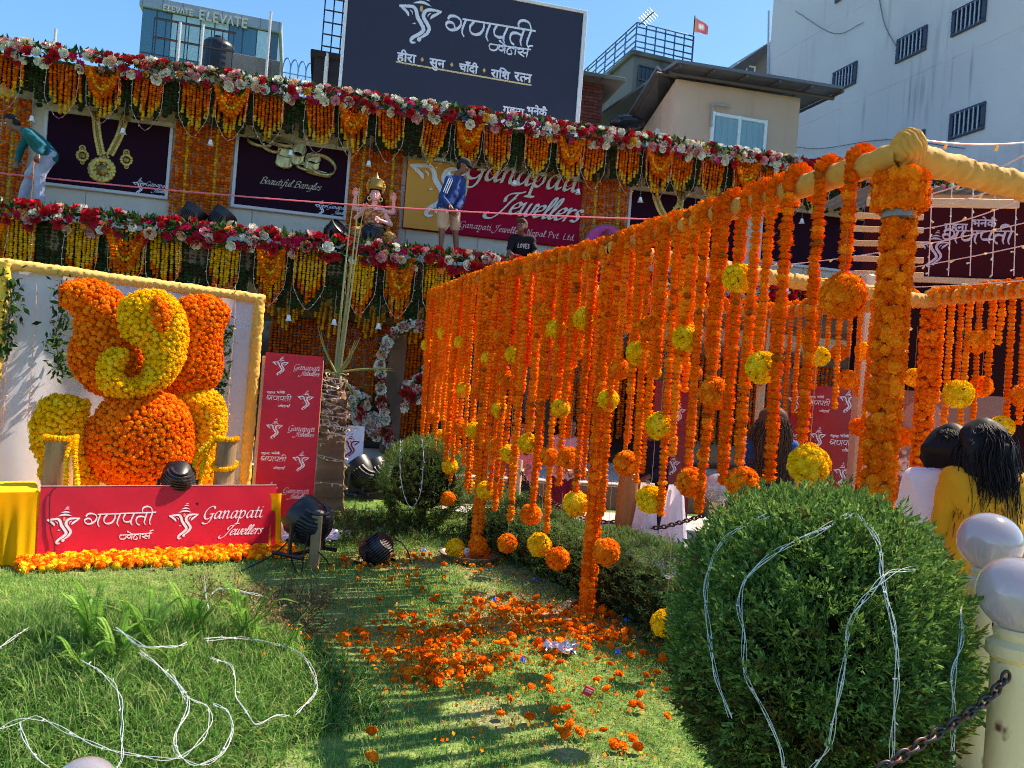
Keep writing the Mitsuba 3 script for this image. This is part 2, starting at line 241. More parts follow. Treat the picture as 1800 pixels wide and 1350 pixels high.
A_ = dict(
 G=(1.32, [[(1.2, 1.35), (1.12, 1.58), (.8, 1.66), (.4, 1.45), (.12, .95), (.12, .4), (.38, .03), (.78, .05), (1.08, .4)], [(.78, .66), (1.25, .68)], [(1.12, .66), (1.05, -.1), (.8, -.55), (.35, -.62), (.12, -.45)]]),
 a=(1.02, [[(.78, .85), (.5, 1.0), (.16, .72), (.1, .25), (.3, .0), (.6, .3), (.8, .98)], [(.8, .98), (.72, .25), (.84, .02), (1.02, .16)]]),
 n=(1.02, [[(-.02, .85), (.16, 1.0), (.14, 0)], [(.14, .5), (.42, .98), (.68, .92), (.66, .25), (.78, .02), (.98, .16)]]),
 p=(.98, [[(-.02, .85), (.16, 1.0), (.12, -.72)], [(-.1, -.72), (.42, -.72)], [(.14, .5), (.42, .98), (.74, .86), (.76, .4), (.5, .02), (.14, .15)]]),
 t=(.62, [[(.3, 1.45), (.2, .3), (.34, .02), (.58, .18)], [(.0, .96), (.58, .98)]]),
 i=(.5, [[(-.02, .85), (.16, 1.0), (.12, .25), (.26, .02), (.46, .18)], [(.22, 1.45), (.25, 1.48)]]),
 J=(1.05, [[(.32, .95), (.22, 1.3), (.5, 1.62), (1.05, 1.72), (1.35, 1.85)], [(1.0, 1.7), (.72, .9), (.4, .0), (.05, -.45), (-.4, -.5), (-.62, -.25), (-.5, -.05)], [(.7, .95), (.95, 1.25)]]),
 e=(.78, [[(.1, .45), (.5, .58), (.62, .85), (.42, 1.0), (.14, .72), (.1, .25), (.34, .0), (.76, .3)]]),
 w=(1.2, [[(.0, .85), (.14, 1.0), (.12, .25), (.3, .0), (.52, .3), (.6, .98)], [(.6, .98), (.58, .25), (.78, .0), (1.0, .35), (1.04, 1.0), (1.24, .9)]]),
 l=(.5, [[(-.02, .2), (.3, .9), (.42, 1.5), (.3, 1.72), (.16, 1.4), (.1, .3), (.26, .0), (.5, .24)]]),
 r=(.66, [[(-.02, .85), (.16, 1.0), (.14, 0)], [(.14, .5), (.4, .96), (.62, .92)]]),
 s=(.62, [[(.58, .86), (.38, 1.0), (.16, .8), (.5, .35), (.38, .02), (.04, .1)]]),
 B=(1.1, [[(.2, 1.5), (.15, 0)], [(-.1, 1.3), (.3, 1.62), (.85, 1.55), (.9, 1.15), (.4, .88)], [(.4, .88), (.95, .75), (.95, .25), (.5, .0), (.0, .1)]]),
 u=(1.02, [[(-.02, .85), (.14, 1.0), (.12, .25), (.34, .0), (.62, .3), (.74, 1.0)], [(.74, 1.0), (.7, .25), (.84, .02), (1.0, .16)]]),
 f=(.6, [[(.75, 1.5), (.5, 1.7), (.32, 1.3), (.2, .0), (.08, -.55), (-.2, -.5)], [(.0, .96), (.58, .98)]]),
 g=(1.0, [[(.78, .85), (.5, 1.0), (.16, .72), (.1, .25), (.34, .02), (.62, .3), (.8, .98)], [(.8, .98), (.74, -.3), (.5, -.65), (.1, -.5)]]),
 N=(1.3, [[(.15, 0), (.22, 1.6), (.9, 0), (1.1, 1.65)]]), P=(1.0, [[(.22, 1.6), (.12, 0)], [(-.1, 1.4), (.4, 1.66), (.9, 1.4), (.8, .9), (.2, .75)]]),
 v=(.9, [[(.0, .85), (.16, 1.0), (.36, .0), (.78, 1.0)]]), L=(1.0, [[(.3, 1.6), (.12, .05), (.9, .05)]]), d=(1.0, [[(.78, .85), (.5, 1.0), (.16, .72), (.1, .25), (.3, .0), (.6, .3), (.82, 1.7)], [(.8, 1.3), (.74, .25), (.86, .02), (1.0, .16)]]),
 y=(.9, [[(-.02, .85), (.14, 1.0), (.2, .3), (.4, .05), (.75, 1.0)], [(.75, 1.0), (.45, -.3), (.0, -.65)]]), b=(.9, [[(.2, 1.7), (.12, .1)], [(.14, .5), (.42, .98), (.74, .8), (.7, .25), (.4, .0), (.12, .12)]]),
 h=(1.0, [[(.2, 1.7), (.12, 0)], [(.14, .5), (.42, .98), (.68, .92), (.66, .25), (.8, .02), (.98, .16)]]),
 S=(.9, [[(.85, 1.4), (.5, 1.65), (.2, 1.3), (.75, .5), (.5, .02), (.05, .2)]]),
 E=(.95, [[(.85, 1.6), (.1, 1.6), (.1, 0), (.85, 0)], [(.1, .82), (.75, .82)]]), V=(1.1, [[(.0, 1.6), (.5, 0), (1.0, 1.6)]]), A=(1.1, [[(.0, 0), (.5, 1.6), (1.0, 0)]]), T=(1.0, [[(.0, 1.6), (.95, 1.6)], [(.47, 1.6), (.47, 0)]]),
 O=(1.2, [[(.6, 1.62), (.1, .8), (.6, 0), (1.08, .8), (.6, 1.62)]]), R=(1.0, [[(.1, 0), (.1, 1.6), (.7, 1.5), (.7, .95), (.1, .8), (.85, 0)]]))
A_['.'] = (.35, [[(.1, .02), (.14, .05)]]); A_[' '] = (.6, [])
def latin(text, w=.2, h=.07, ang=35, slant=.28, gap=.06, straight=False):
    """Lettering in an italic pen hand; x height 1, y up."""
    x, S = 0, []
    for ch in text:
        adv, strokes = A_[ch]
        for p in strokes: S.append(affinity.translate(nib(p, w, h, ang, n=1 if straight else 4), x, 0))
        x += adv+gap
    return affinity.affine_transform(union_all(S), [1, slant, 0, 1, 0, 0]), x
def flip(g): return affinity.scale(g, 1, -1, origin=(0, 0))
def fit(g, x0, y0, x1=None, y1=None):
    """Moves and scales a shape so that its bounds start at (x0, y0) and it is x1-x0 wide (or y1-y0 high, or both)."""
    a = g.bounds; sx = (x1-x0)/(a[2]-a[0]) if x1 is not None else None; sy = (y1-y0)/(a[3]-a[1]) if y1 is not None else None
    sx = sy if sx is None else sx; sy = sx if sy is None else sy
    return affinity.affine_transform(g, [sx, 0, 0, sy, x0-a[0]*sx, y0-a[1]*sy])
# ---------------------------------------------------------------- ground
def soilfn(p, n, uv):
    a = fbm(p.x*1.3, p.y*1.3, 0.0, 4); b = fbm(p.x*9+3, p.y*9, 0.0, 3); c = fbm(p.x*.7+9, p.y*.7, 0.0, 3)
    g = mix((.09, .16, .04), (.18, .24, .07), smoothstep(.3, .75, b))
    return mix(g, (.3, .25, .15), smoothstep(.52, .72, a)*.8)*(.7+.6*c)
scene['lawn_soil'] = {'type': 'twosided', 'b': {'type': 'bumpmap', 'arbitrary': proc(lambda p, n, uv: fbm(p.x*25, p.y*25, 0.0, 3), 3e-3), 'scale': .03, 'b': {'type': 'principled', 'base_color': proc(soilfn), 'roughness': .95, 'specular': .1}}}
xs = np.unique(np.concatenate([np.linspace(-6, 4, 81), [-200, -80, -40, -20, -12, 8, 14, 25, 50, 100, 200]])); ys = np.unique(np.concatenate([np.linspace(1, 11, 81), [-60, -20, -6, 14, 20, 30, 50, 100, 250]]))
X, Y = np.meshgrid(xs, ys, indexing='ij'); V = np.stack([X, Y, hmound(X, Y)+.02*(meshkit.fbm(np.stack([X, Y, X*0], -1)*1.5, 3)-.5)*((np.abs(X) < 6) & (Y < 10))-.012], -1).reshape(-1, 3)
i, j = np.meshgrid(np.arange(len(xs)-1), np.arange(len(ys)-1), indexing='ij'); ny = len(ys)
scene['lawn'] = mikit.ply((V, np.stack([i*ny+j, (i+1)*ny+j, (i+1)*ny+j+1, i*ny+j+1], -1).reshape(-1, 4)), 'lawn_soil', True)
tag('lawn', kind='structure')

# grass: a patch of blades, laid out over the lawn
def grass_patch(key, n, size, h0, h1, cols, bend=.6, w=.0022, seed=1, seg=3):
    r = np.random.default_rng(seed); b = MB()
    x, y = (r.random((2, n))-.5)*size; h = h0+(h1-h0)*r.random(n); a = r.random(n)*6.283; k = bend*(.3+r.random(n)); ww = w*(.7+.8*r.random(n))
    t = np.linspace(0, 1, seg); d = np.stack([np.cos(a), np.sin(a)], 1); s = np.stack([-np.sin(a), np.cos(a)], 1)
    ph = k[:, None]*t[None]**1.3*1.4
    out = h[:, None]*np.cumsum(np.sin(ph), 1)/seg; up = h[:, None]*np.cumsum(np.cos(ph), 1)/seg; up -= up[:, :1]; out -= out[:, :1]
    cx = x[:, None]+d[:, :1]*out; cy = y[:, None]+d[:, 1:]*out; wid = ww[:, None]*(1-t[None]*.95)
    L = np.stack([cx-s[:, :1]*wid, cy-s[:, 1:]*wid, up], -1); R = np.stack([cx+s[:, :1]*wid, cy+s[:, 1:]*wid, up], -1)
    v = np.stack([L, R], 2).reshape(-1, 3); q = []
    for g in range(seg-1):
        o = np.arange(n)*2*seg+2*g; q += [np.stack([o, o+1, o+3], 1)]
        if g < seg-2 or True: q += [np.stack([o, o+3, o+2], 1)]
    cc = np.asarray(cols)[r.integers(0, len(cols), n)]*(.75+.5*r.random((n, 1))); b.add(v, np.vstack(q), np.repeat(cc, 2*seg, 0)); b.group(key, 'leaf')
GR = [C(140, 184, 88), C(154, 194, 98), C(122, 172, 76), C(170, 196, 112), C(104, 154, 66)]; DRY = [C(196, 184, 136), C(182, 170, 120), C(160, 162, 104), C(142, 160, 92)]
for k in range(3):
    grass_patch(f'turf_near_{k}', 1400, .62, .025, .06, GR+DRY[2:3], .9, .0022, 10+k)
    grass_patch(f'turf_dry_{k}', 1100, .62, .02, .055, GR[:2]+DRY, 1.2, .002, 20+k)
    grass_patch(f'turf_far_{k}', 700, .62, .03, .07, GR+DRY[2:3], .9, .0034, 30+k)
    grass_patch(f'turf_long_{k}', 1000, .5, .07, .23, [C(108, 152, 70), C(92, 138, 60), C(126, 164, 86), C(78, 122, 52), C(160, 172, 108), C(60, 96, 42), C(50, 80, 36)], 1.7, .0025, 40+k, 5)
PAV = [np.array(p) for p in ((1.52, 3.13), (.66, 5.56), (-.22, 7.3), (-1.03, 9.45))]   # the foot points of the marigold wall
def wallx(y): return float(np.interp(y, [p[1] for p in PAV], [p[0] for p in PAV]))
n = 0
for gx in np.arange(-6.2, 2.4, .5):
    for gy in np.arange(2.4, 10.4, .5):
        x, y = gx+rng.uniform(-.08, .08), gy+rng.uniform(-.08, .08)
        if abs(x) > .74*y+.8 or x > wallx(y)+.25: continue
        f = meshkit.fbm(np.array([x*.8, y*.8, 2.2]), 3); m = hmound(x, y)
        kind = 'far' if y > 6.2 else ('dry' if f > .49 and m < .05 else 'near')
        M = frame((x, y, hmound(x, y)-.006), (0, 0, 1), (1, 1, rng.uniform(.8, 1.25))); n += 1
        if m > .06: M[2, 0] = (hmound(x+.1, y)-m)*10*M[0, 0]+(hmound(x, y+.1)-m)*10*M[1, 0]; M[2, 1] = (hmound(x+.1, y)-m)*10*M[0, 1]+(hmound(x, y+.1)-m)*10*M[1, 1]
        inst(f'lawn_grass__{n:03d}', f'turf_{kind}_{rng.integers(3)}', M)
tag('lawn_grass', 'short mown green and straw coloured grass covering the lawn', 'grass', kind='stuff')
n = 0
for gx in np.arange(-3.4, -.55, .27):
    for gy in np.arange(2.5, 5.0, .27):
        x, y = gx+rng.uniform(-.1, .1), gy+rng.uniform(-.1, .1); e = ((x+1.95)/1.25)**2+((y-3.65)/1.05)**2+.35*(meshkit.fbm(np.array([x*2, y*2, 5.]), 2)-.5)
        if e > 1 or abs(x) > .72*y+.5: continue
        n += 1; m = hmound(x, y); tf = meshkit.fbm(np.array([x*2.6, y*2.6, 8.]), 2); M = frame((x, y, m-.015), (0, 0, 1), (1, 1, (1.1-.5*e)*(.45+1.1*tf)))
        M[2, 0] = (hmound(x+.1, y)-m)*10*M[0, 0]+(hmound(x, y+.1)-m)*10*M[1, 0]; M[2, 1] = (hmound(x+.1, y)-m)*10*M[0, 1]+(hmound(x, y+.1)-m)*10*M[1, 1]
        inst(f'long_grass__{n:03d}', f'turf_long_{rng.integers(3)}', M)
tag('long_grass', 'long fine green grass hanging over the low mound at bottom left', 'grass', kind='stuff')
# ---------------------------------------------------------------- flowers
def marigold(sub, npet, seed, c0, c1, flat=.72):
    """A double marigold: a ball of short ruffled petals, axis along z, about 1 in radius."""
    r = np.random.default_rng(seed); b = MB(); m = trimesh.creation.icosphere(sub); v = np.array(m.vertices)
    d = meshkit.noise(v*4+seed*3.1, seed); v = v*(.74+.28*d)[:, None]*[1, 1, flat]
    b.add(v, m.faces, np.asarray(c0)*(.75+.4*r.random((len(v), 1))))
    g = (1+5**.5)/2
    for k in range(npet):
        z = 1-2*(k+.5)/npet; a = 2*math.pi*k/g+r.normal()*.12; s = math.sqrt(1-z*z); o = np.array([s*math.cos(a), s*math.sin(a), z])
        u = unit(np.cross(o, [0, 0, 1]) if abs(z) < .95 else np.array([1, 0, 0])); w = np.cross(u, o); tilt = r.normal()*.35
        R0, R1, hw = .72, 1.0+.14*r.normal()*.6, .2+.06*r.random(); tip = o*R1+w*(.16+tilt*.3); base = o*R0-w*.06
        P = np.array([base-u*hw*.6, base+u*hw*.6, tip+u*hw+o*.03*r.normal(), tip-u*hw+o*.03*r.normal(), tip*1.05])*[1, 1, flat+.06]
        c = np.asarray(c0)+(np.asarray(c1)-np.asarray(c0))*r.random(); b.add(P, [[0, 1, 2], [0, 2, 3], [3, 2, 4]], c*(.85+.3*r.random()))
    return b
OR0, OR1, OR2, OR3 = (.87, .175, .006), (.94, .24, .01), (.8, .132, .004), (.95, .33, .012); YE0, YE1, YE2 = (.9, .5, .006), (.94, .59, .02), (.82, .4, .004)
for k in range(3):
    marigold(2, 70, 60+k, (OR0, OR1, OR2)[k], (OR1, OR3, OR0)[k]).group(f'marigold_fine_{k}', 'petal')
    marigold(1, 30, 70+k, (OR0, OR1, OR2)[k], (OR1, OR3, OR0)[k]).group(f'marigold_coarse_{k}', 'petal')
    marigold(1, 34, 80+k, (YE0, YE1, YE2)[k], (YE1, YE1, YE0)[k]).group(f'marigold_yellow_{k}', 'petal')
marigold(1, 26, 99, (.4, .1, .01), (.5, .16, .02), .6).group('marigold_wilted', 'petal')
MGC = {c: [marigold(1, 10 if c != 'b' else 30, 90+7*k, *cc).get() for k, cc in enumerate(cs)] for c, cs in (('o', ((OR0, OR1), (OR1, OR0), (OR2, OR0))), ('y', ((YE0, YE1), (YE1, YE0), (YE2, YE0))))}
TINY = {}
for c, cs in (('o', ((.62, .105, .003), (.7, .15, .005), (.5, .07, .003))), ('y', ((.66, .34, .012), (.74, .4, .02), (.54, .25, .008))), ('g', ((.02, .034, .012), (.03, .05, .016), (.034, .026, .014))), ('d', ((.48, .085, .006), (.55, .12, .008), (.36, .055, .005)))):  # d: the same orange marigolds, with the shop front shade put into the colour
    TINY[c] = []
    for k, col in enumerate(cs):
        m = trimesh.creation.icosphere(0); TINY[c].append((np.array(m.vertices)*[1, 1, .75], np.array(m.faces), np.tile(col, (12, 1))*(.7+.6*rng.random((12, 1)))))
def beads(mb, path, cols, r, step, lod=TINY, jitter=.18):
    """Threads small flowers along a path; cols is one letter or a function of the part of the way."""
    p = np.asarray(path, float); L = np.concatenate([[0], np.cumsum(np.linalg.norm(np.diff(p, axis=0), axis=1))])
    for d in np.arange(step/2, L[-1], step):
        q = np.array([np.interp(d, L, p[:, k]) for k in range(3)]); k = min(int(np.searchsorted(L, d, 'right')-1), len(p)-2); ax = p[k+1]-p[k]
        c = cols(d/L[-1]) if callable(cols) else cols; s = lod[c][rng.integers(3)]
        M = frame(q+rng.normal(size=3)*r*.1, ax, r*(1+jitter*(rng.random()*2-1))); mb.add(s[0], s[1], s[2], M=M)
def rose(seed, c0, c1, gerbera=False):
    r = np.random.default_rng(seed); b = MB()
    if gerbera:
        for ring, (n, R, z) in enumerate(((14, 1.0, .0), (11, .78, .1), (8, .5, .18))):
            for k in range(n):
                a = 6.283*(k+.5*ring)/n+r.normal()*.06; u = np.array([math.cos(a), math.sin(a), 0]); w = np.array([-u[1], u[0], 0])*(.17*R+.04); tip = u*R*(.92+.16*r.random())+[0, 0, z+.1*r.random()]
                b.add([u*.15+[0, 0, z], tip*.66+w+[0, 0, .03], tip, tip*.66-w+[0, 0, .03]], [[0, 1, 2], [0, 2, 3]], np.asarray(c0)*(.8+.4*r.random()))
        m = trimesh.creation.icosphere(0); b.add(np.array(m.vertices)*[.2, .2, .12]+[0, 0, .2], m.faces, c1)
    else:
        for ring, (n, R, h, z) in enumerate(((6, 1.0, .75, 0), (5, .72, .95, .1), (4, .45, 1.05, .15), (3, .24, 1.1, .2))):
            for k in range(n):
                a = 6.283*(k+.5*(ring % 2))/n+r.normal()*.12; u = np.array([math.cos(a), math.sin(a), 0]); w = np.array([-u[1], u[0], 0]); sp = R*1.05*math.pi/n*1.2
                c = (np.asarray(c0)+(np.asarray(c1)-np.asarray(c0))*r.random()*.6)*(.85+.3*r.random()); bz = np.array([0, 0, z]); H = np.array([0, 0, h*(.9+.2*r.random())])
                b.add([bz, u*R*.8-w*sp*.7+H*.55, u*R*.8+w*sp*.7+H*.55, u*R*1.02-w*sp*.45+H*.95, u*R*1.08+w*sp*.4+H*.98], [[0, 2, 1], [1, 2, 4], [1, 4, 3]], c)
    return b
RED, CRIM, WHT, PNK, PCH, YEL, ORG = (.48, .02, .03), (.42, .01, .05), (.78, .76, .68), (.72, .32, .36), (.8, .45, .26), (.85, .5, .03), (.78, .2, .04)
for k, (n_, c0, c1, g) in enumerate((('red', RED, (.62, .03, .05), 0), ('crimson', CRIM, (.3, .0, .03), 1), ('white', WHT, (.85, .84, .74), 0), ('pink', PNK, (.8, .5, .5), 0), ('peach', PCH, WHT, 0), ('yellow', YEL, (.9, .6, .1), 0), ('orange', ORG, (.8, .35, .1), 1), ('magenta', (.55, .02, .16), (.3, .2, .02), 1))):
    rose(100+k, c0, c1, bool(g)).group('bloom_'+n_, 'petal')
def leaves(mb, P, N, size, cols, r=None, asp=.42, spread=.8):
    """Pointed leaves at points P facing roughly along N."""
    n = len(P); s = size*(.6+.8*rng.random((n, 1))); d = rng.normal(size=(n, 3))*spread+N; d /= np.linalg.norm(d, axis=1, keepdims=True)
    w = np.cross(d, rng.normal(size=(n, 3))); w /= np.linalg.norm(w, axis=1, keepdims=True)+1e-9; nn = np.cross(d, w)
    v = np.stack([P, P+d*s*.5+w*s*asp*.5+nn*s*.06, P+d*s, P+d*s*.5-w*s*asp*.5+nn*s*.06], 1).reshape(-1, 3); o = np.arange(n)*4
    c = np.asarray(cols)[rng.integers(0, len(cols), n)]*(.7+.6*rng.random((n, 1)))
    mb.add(v, np.vstack([np.stack([o, o+1, o+2], 1), np.stack([o, o+2, o+3], 1)]), np.repeat(c, 4, 0))
GLEAF = [C(50, 76, 38), C(60, 88, 44), C(40, 62, 34), C(84, 108, 62)]
def flower_band(key, path, width, height, nfl, weights, size, out, label, nleaf, up=(0, 0, 1), big=300):
    """Fresh flowers and leaves bound along a path."""
    p = np.asarray(path, float); L = np.concatenate([[0], np.cumsum(np.linalg.norm(np.diff(p, axis=0), axis=1))]); out = unit(out); up = np.asarray(up, float)
    def spot(m):
        d = rng.random(m)*L[-1]; q = np.stack([np.interp(d, L, p[:, k]) for k in range(3)], 1); a = rng.uniform(-.9, 2.6, m)
        nrm = np.cos(a)[:, None]*out+np.sin(a)[:, None]*up; return q+np.cos(a)[:, None]*out*width+np.sin(a)[:, None]*up*height, nrm
    names = list(weights); pr = np.array([weights[k] for k in names], float); pr /= pr.sum(); P, N = spot(nfl); extra = []
    for k in range(nfl):
        sg = 'bloom_'+names[rng.choice(len(names), p=pr)]; M = frame(P[k], N[k]+rng.normal(size=3)*.35+out*.4, size*rng.uniform(.7, 1.25))
        inst(f'{key}__flower_{k:03d}' if k < big else f'{key}__more_flowers__{k:03d}', sg, M)
    if nfl > big: labels[f'{key}__more_flowers'] = {'kind': 'stuff'}
    b = MB(); P, N = spot(nleaf); leaves(b, P-N*.03, N, size*1.7, GLEAF); b.put(key+'__foliage', 'leaf'); labels[key+'__foliage'] = {'kind': 'stuff'}
    tag(key, label, 'flower garland')
# ---------------------------------------------------------------- the jewellery showroom
FA = Plane((0, 13.5, 0), 11.6)
def bld(key, label, cat='building', group=None): tag(key, label, cat, group); return key
S0, S1 = -11.0, 9.7; ZTOP, ZLED = 6.0, 3.42
sh = bld('showroom_building', 'two storey jewellery showroom hung with marigold fringes and flower garlands')
b = MB(); b.slab(FA, S0, S1, 0, ZTOP, -6, 0, C(200)); b.put(sh+'__wall', 'stone_panel')
b = MB(); b.slab(FA, S0, S1, ZTOP-.12, ZTOP+.06, -.2, .42, C(200), .03); b.put(sh+'__parapet', 'plinth_stone')
b = MB(); b.slab(FA, S0, S1, 3.05, ZLED, .003, 1.45, C(180), .03); b.put(sh+'__canopy', 'plinth_stone')
cut = FA.hit(700, 400)[0]
k = 0
for s in np.arange(S0+.2, S1, 1.25):       # cladding panels of the upper wall
    for z0, z1 in ((ZLED+.02, ZLED+.78), (ZLED+.8, ZLED+1.5), (ZLED+1.52, ZTOP-.52)):
        b = MB(); b.slab(FA, s+.006, s+1.244, z0, z1, .002, .022, C(200), .004); b.put(f'{sh}__panel_{k:03d}', 'stone_panel'); k += 1
# ground floor: dark shop front, posts, lintel
scene['dark_glass'] = princ(base_color=rgb(C(40, 30, 28)), roughness=.12, specular=.6)
b = MB(); b.slab(FA, S0, S1, 2.45, 2.72, .003, .12, C(120, 84, 60)); b.put(sh+'__lintel', 'plinth_stone')
for k, (x0, x1) in enumerate(((-9, -7.2), (-6.9, -4.6), (-4.3, -2.2), (-1.9, .2), (.5, 2.6), (2.9, 5.0), (5.3, 8.6))):
    b = MB(); b.slab(FA, x0, x1, .45, 2.43, .003, .05, C(40)); b.put(f'{sh}__shop_window_{k:03d}' if k else sh+'__shop_window', 'dark_glass')
for k, x in enumerate((-7.05, -4.45, -2.05, .35, 2.75, 5.15)):
    b = MB(); b.slab(FA, x-.16, x+.16, .4, 2.44, .003, .2, C(150, 112, 84), .02); b.put(f'{sh}__pillar_{k:03d}' if k else sh+'__pillar', 'plinth_stone')
b = MB(); b.slab(FA, S0, S1+1, -.05, .34, .002, 2.6, C(120), .02); b.put(name('showroom_plinth'), 'plinth_stone'); tag('showroom_plinth', 'raised stone plinth running along the foot of the showroom', 'plinth')
b = MB()
for s in np.arange(-10, 10.2, .8):
    for o in (.2, 1.0, 1.8): b.slab(FA, s+.008, s+.792, .34, .362, o, o+.785, C(150, 130, 140)*rng.uniform(.85, 1.1), .006)
b.put('showroom_plinth__paver', 'paving'); labels['showroom_plinth__paver'] = {'kind': 'stuff'}

# posters and the shop sign on the upper wall
NAVY, FRM = C(44, 24, 38), C(196, 188, 190)
def poster(key, px0, px1, pybot, label, cat, col=NAVY, ztop=ZTOP-.62, pxm=None):
    s0, s1 = FA.hit(px0, 300)[0], FA.hit(px1, 300)[0]; z0 = FA.hit((px0+px1)/2, pybot)[1]
    b = MB(); b.slab(FA, s0, s1, z0, ztop, .024, .05, col); b.put(key+'__sheet', 'matte')
    b = MB()
    for a in ((s0-.05, s0, z0-.05, ztop), (s1, s1+.05, z0-.05, ztop), (s0, s1, z0-.05, z0)): b.slab(FA, a[0], a[1], a[2], a[3], .023, .075, FRM, .004)
    b.put(key+'__frame', 'satin'); tag(key, label, cat); return s0, s1, z0, ztop
GOLD, GOLD2, SILV = C(196, 160, 84), C(150, 118, 66), C(214, 212, 226)
def emblem_on(key, plane, x0, z1, h, col, gold, off=.052, dep=.004, part='emblem', mat='satin'):
    e, o = emblem(); sc = h/680; M_ = [sc, 0, 0, -sc, x0, z1+60*sc]
    b = MB(); b.prism(affinity.affine_transform(e, M_).simplify(sc*3), dep, col, plane, off); b.prism(affinity.affine_transform(o, M_), dep, gold, plane, off); b.put(key+'__'+part, mat)
def text_on(key, g, plane, off, col, part='lettering', dep=.004, mat='satin', tol=None):
    b = MB(); b.prism(g.simplify(tol) if tol else g, dep, col, plane, off); b.put(key+'__'+part, mat)
def two_lines(x, z, h, a='Ganapati', c='Jewellers'):
    g, w = latin(a); g2, w2 = latin(c, w=.22, h=.08, slant=.5, gap=-.02); k = h
    return union_all([affinity.affine_transform(g, [k, 0, 0, k, x, z]), affinity.affine_transform(g2, [k*.8, 0, 0, k*.8, x+k*(w-w2*.8)+k*.1, z-k*2.05])])
s0, s1, z0, z1 = poster('necklace_poster', 80, 295, 334, 'dark poster of a gold necklace with two earrings, left of the bangle poster', 'poster')
def jewel(mb, c, r, pl, off=.055, petals=12):
    for k in range(petals):
        a = 6.283*k/petals; m = trimesh.creation.icosphere(1, radius=r*.26); mb.add(pl.pts(np.array(m.vertices)*[1, 1, .35]+[c[0]+math.cos(a)*r*.8, c[1]+math.sin(a)*r*.8, off]), m.faces, GOLD, .4)
    m = trimesh.creation.icosphere(1, radius=r*.5); mb.add(pl.pts(np.array(m.vertices)*[1, 1, .35]+[c[0], c[1], off]), m.faces, GOLD2, .5)
def chain_on(mb, px, pl, r=.035, off=.055):
    q = curve([pl.hit(*p) for p in px], 14)
    for k, p in enumerate(q[::1]):
        for o in (-1, 0, 1):
            m = trimesh.creation.icosphere(0, radius=r*(.8 if o else .6)); t = q[min(k+1, len(q)-1)]-q[max(k-1, 0)]; t = t/(np.linalg.norm(t)+1e-9)
            mb.add(pl.pts(np.array(m.vertices)*[1, 1, .4]+[p[0]-t[1]*o*r*1.1, p[1]+t[0]*o*r*1.1, off]), m.faces, GOLD if o else GOLD2, .4)
for q in (((170, 200), (173, 235), (180, 272)), ((222, 205), (212, 240), (196, 272))): b = MB(); chain_on(b, q, FA); b.put(name('necklace_poster__chain'), 'metal')
b = MB()
for px, py, r in ((185, 277, .075), (181, 302, .13), (181, 300, .2), (179, 321, .035)): jewel(b, FA.hit(px, py), r, FA, petals=18 if r > .15 else 9)
b.put('necklace_poster__pendant', 'metal')
for px in (147, 224):
    b = MB()
    for dy, r in ((262, .05), (275, .095), (287, .035)): jewel(b, FA.hit(px, dy+(px-147)*.1), r, FA)
    b.put(name('necklace_poster__earring'), 'metal')
def small_logo(key, px, py):
    s, z = FA.hit(px, py); emblem_on(key, FA, s, z+.12, .26, SILV, GOLD); text_on(key, two_lines(s+.2, z, .042), FA, .052, SILV)
small_logo('necklace_poster', 234, 325)
s0, s1, z0, z1 = poster('bangle_poster', 417, 610, 372, 'dark poster of gold bangles with cursive lettering, between the garlands', 'poster')
b = MB(); PG = C(206, 180, 120)
for cx, cy, rx, ry, t, tl in ((458, 249, 22, 9, 4, .12), (493, 250, 24, 6, 5, .1), (478, 258, 18, 9, 4, .35), (503, 271, 15, 9, 20, .08), (527, 266, 12, 13, 16, .2), (566, 290, 26, 17, 5, .3), (551, 281, 13, 10, 14, .15), (540, 294, 18, 6, 4, .1), (560, 306, 22, 4, 2, .1)):
    c = np.array(FA.hit(cx, cy)); sc = abs(FA.hit(cx+10, cy)[0]-c[0])/10; n = 40; a = np.arange(n+1)*2*np.pi/n; ca, sa = math.cos(-tl), math.sin(-tl); V = []
    for rr, dz, o in ((1, 0, .056), (1, -t, .056)):
        x, z = rx*np.cos(a), ry*np.sin(a)+dz; V.append(np.stack([c[0]+(x*ca-z*sa)*sc, c[1]+(x*sa+z*ca)*sc, o+.03*(1-np.sin(a))], 1))
    i = np.arange(n); cols = np.repeat(PG*(.35+.9*rng.random((n+1, 1))), 1, 0); b.add(FA.pts(np.vstack(V)), np.stack([i, i+1, i+n+2, i+n+1], 1), np.vstack([cols, cols[::-1]]))
    for v in V: b.tube(FA.pts(v), .01, PG, 5, False, .3)
b.put('bangle_poster__bangles', 'metal')
g, w = latin('Beautiful Bangles', w=.14, h=.05, slant=.45, gap=0); a, c = FA.hit(458, 317), FA.hit(563, 330); k = (c[0]-a[0])/w
text_on('bangle_poster', affinity.affine_transform(g, [k, 0, 0, k, a[0], a[1]-.06]), FA, .052, C(206, 192, 168)); 
s, z = FA.hit(553, 364); emblem_on('bangle_poster', FA, s, z+.12, .26, SILV, GOLD); text_on('bangle_poster', two_lines(s+.2, z, .042), FA, .052, SILV, 'small_lettering')
s0, s1, z0, z1 = poster('pendant_poster', 1112, 1300, 452, 'dark jewellery poster half hidden behind the marigold wall, right of the shop sign', 'poster')
for q in (((1150, 345), (1157, 365), (1165, 380), (1172, 400)), ((1196, 340), (1193, 360), (1190, 380))): b = MB(); chain_on(b, q, FA, .04); b.put(name('pendant_poster__chain'), 'metal')
b = MB(); jewel(b, FA.hit(1190, 372), .12, FA); jewel(b, FA.hit(1180, 410), .17, FA); b.put('pendant_poster__pendant', 'metal')
poster('plain_poster', 1345, 1530, 470, 'dark poster at the far right of the upper wall, mostly behind marigold strings', 'poster')

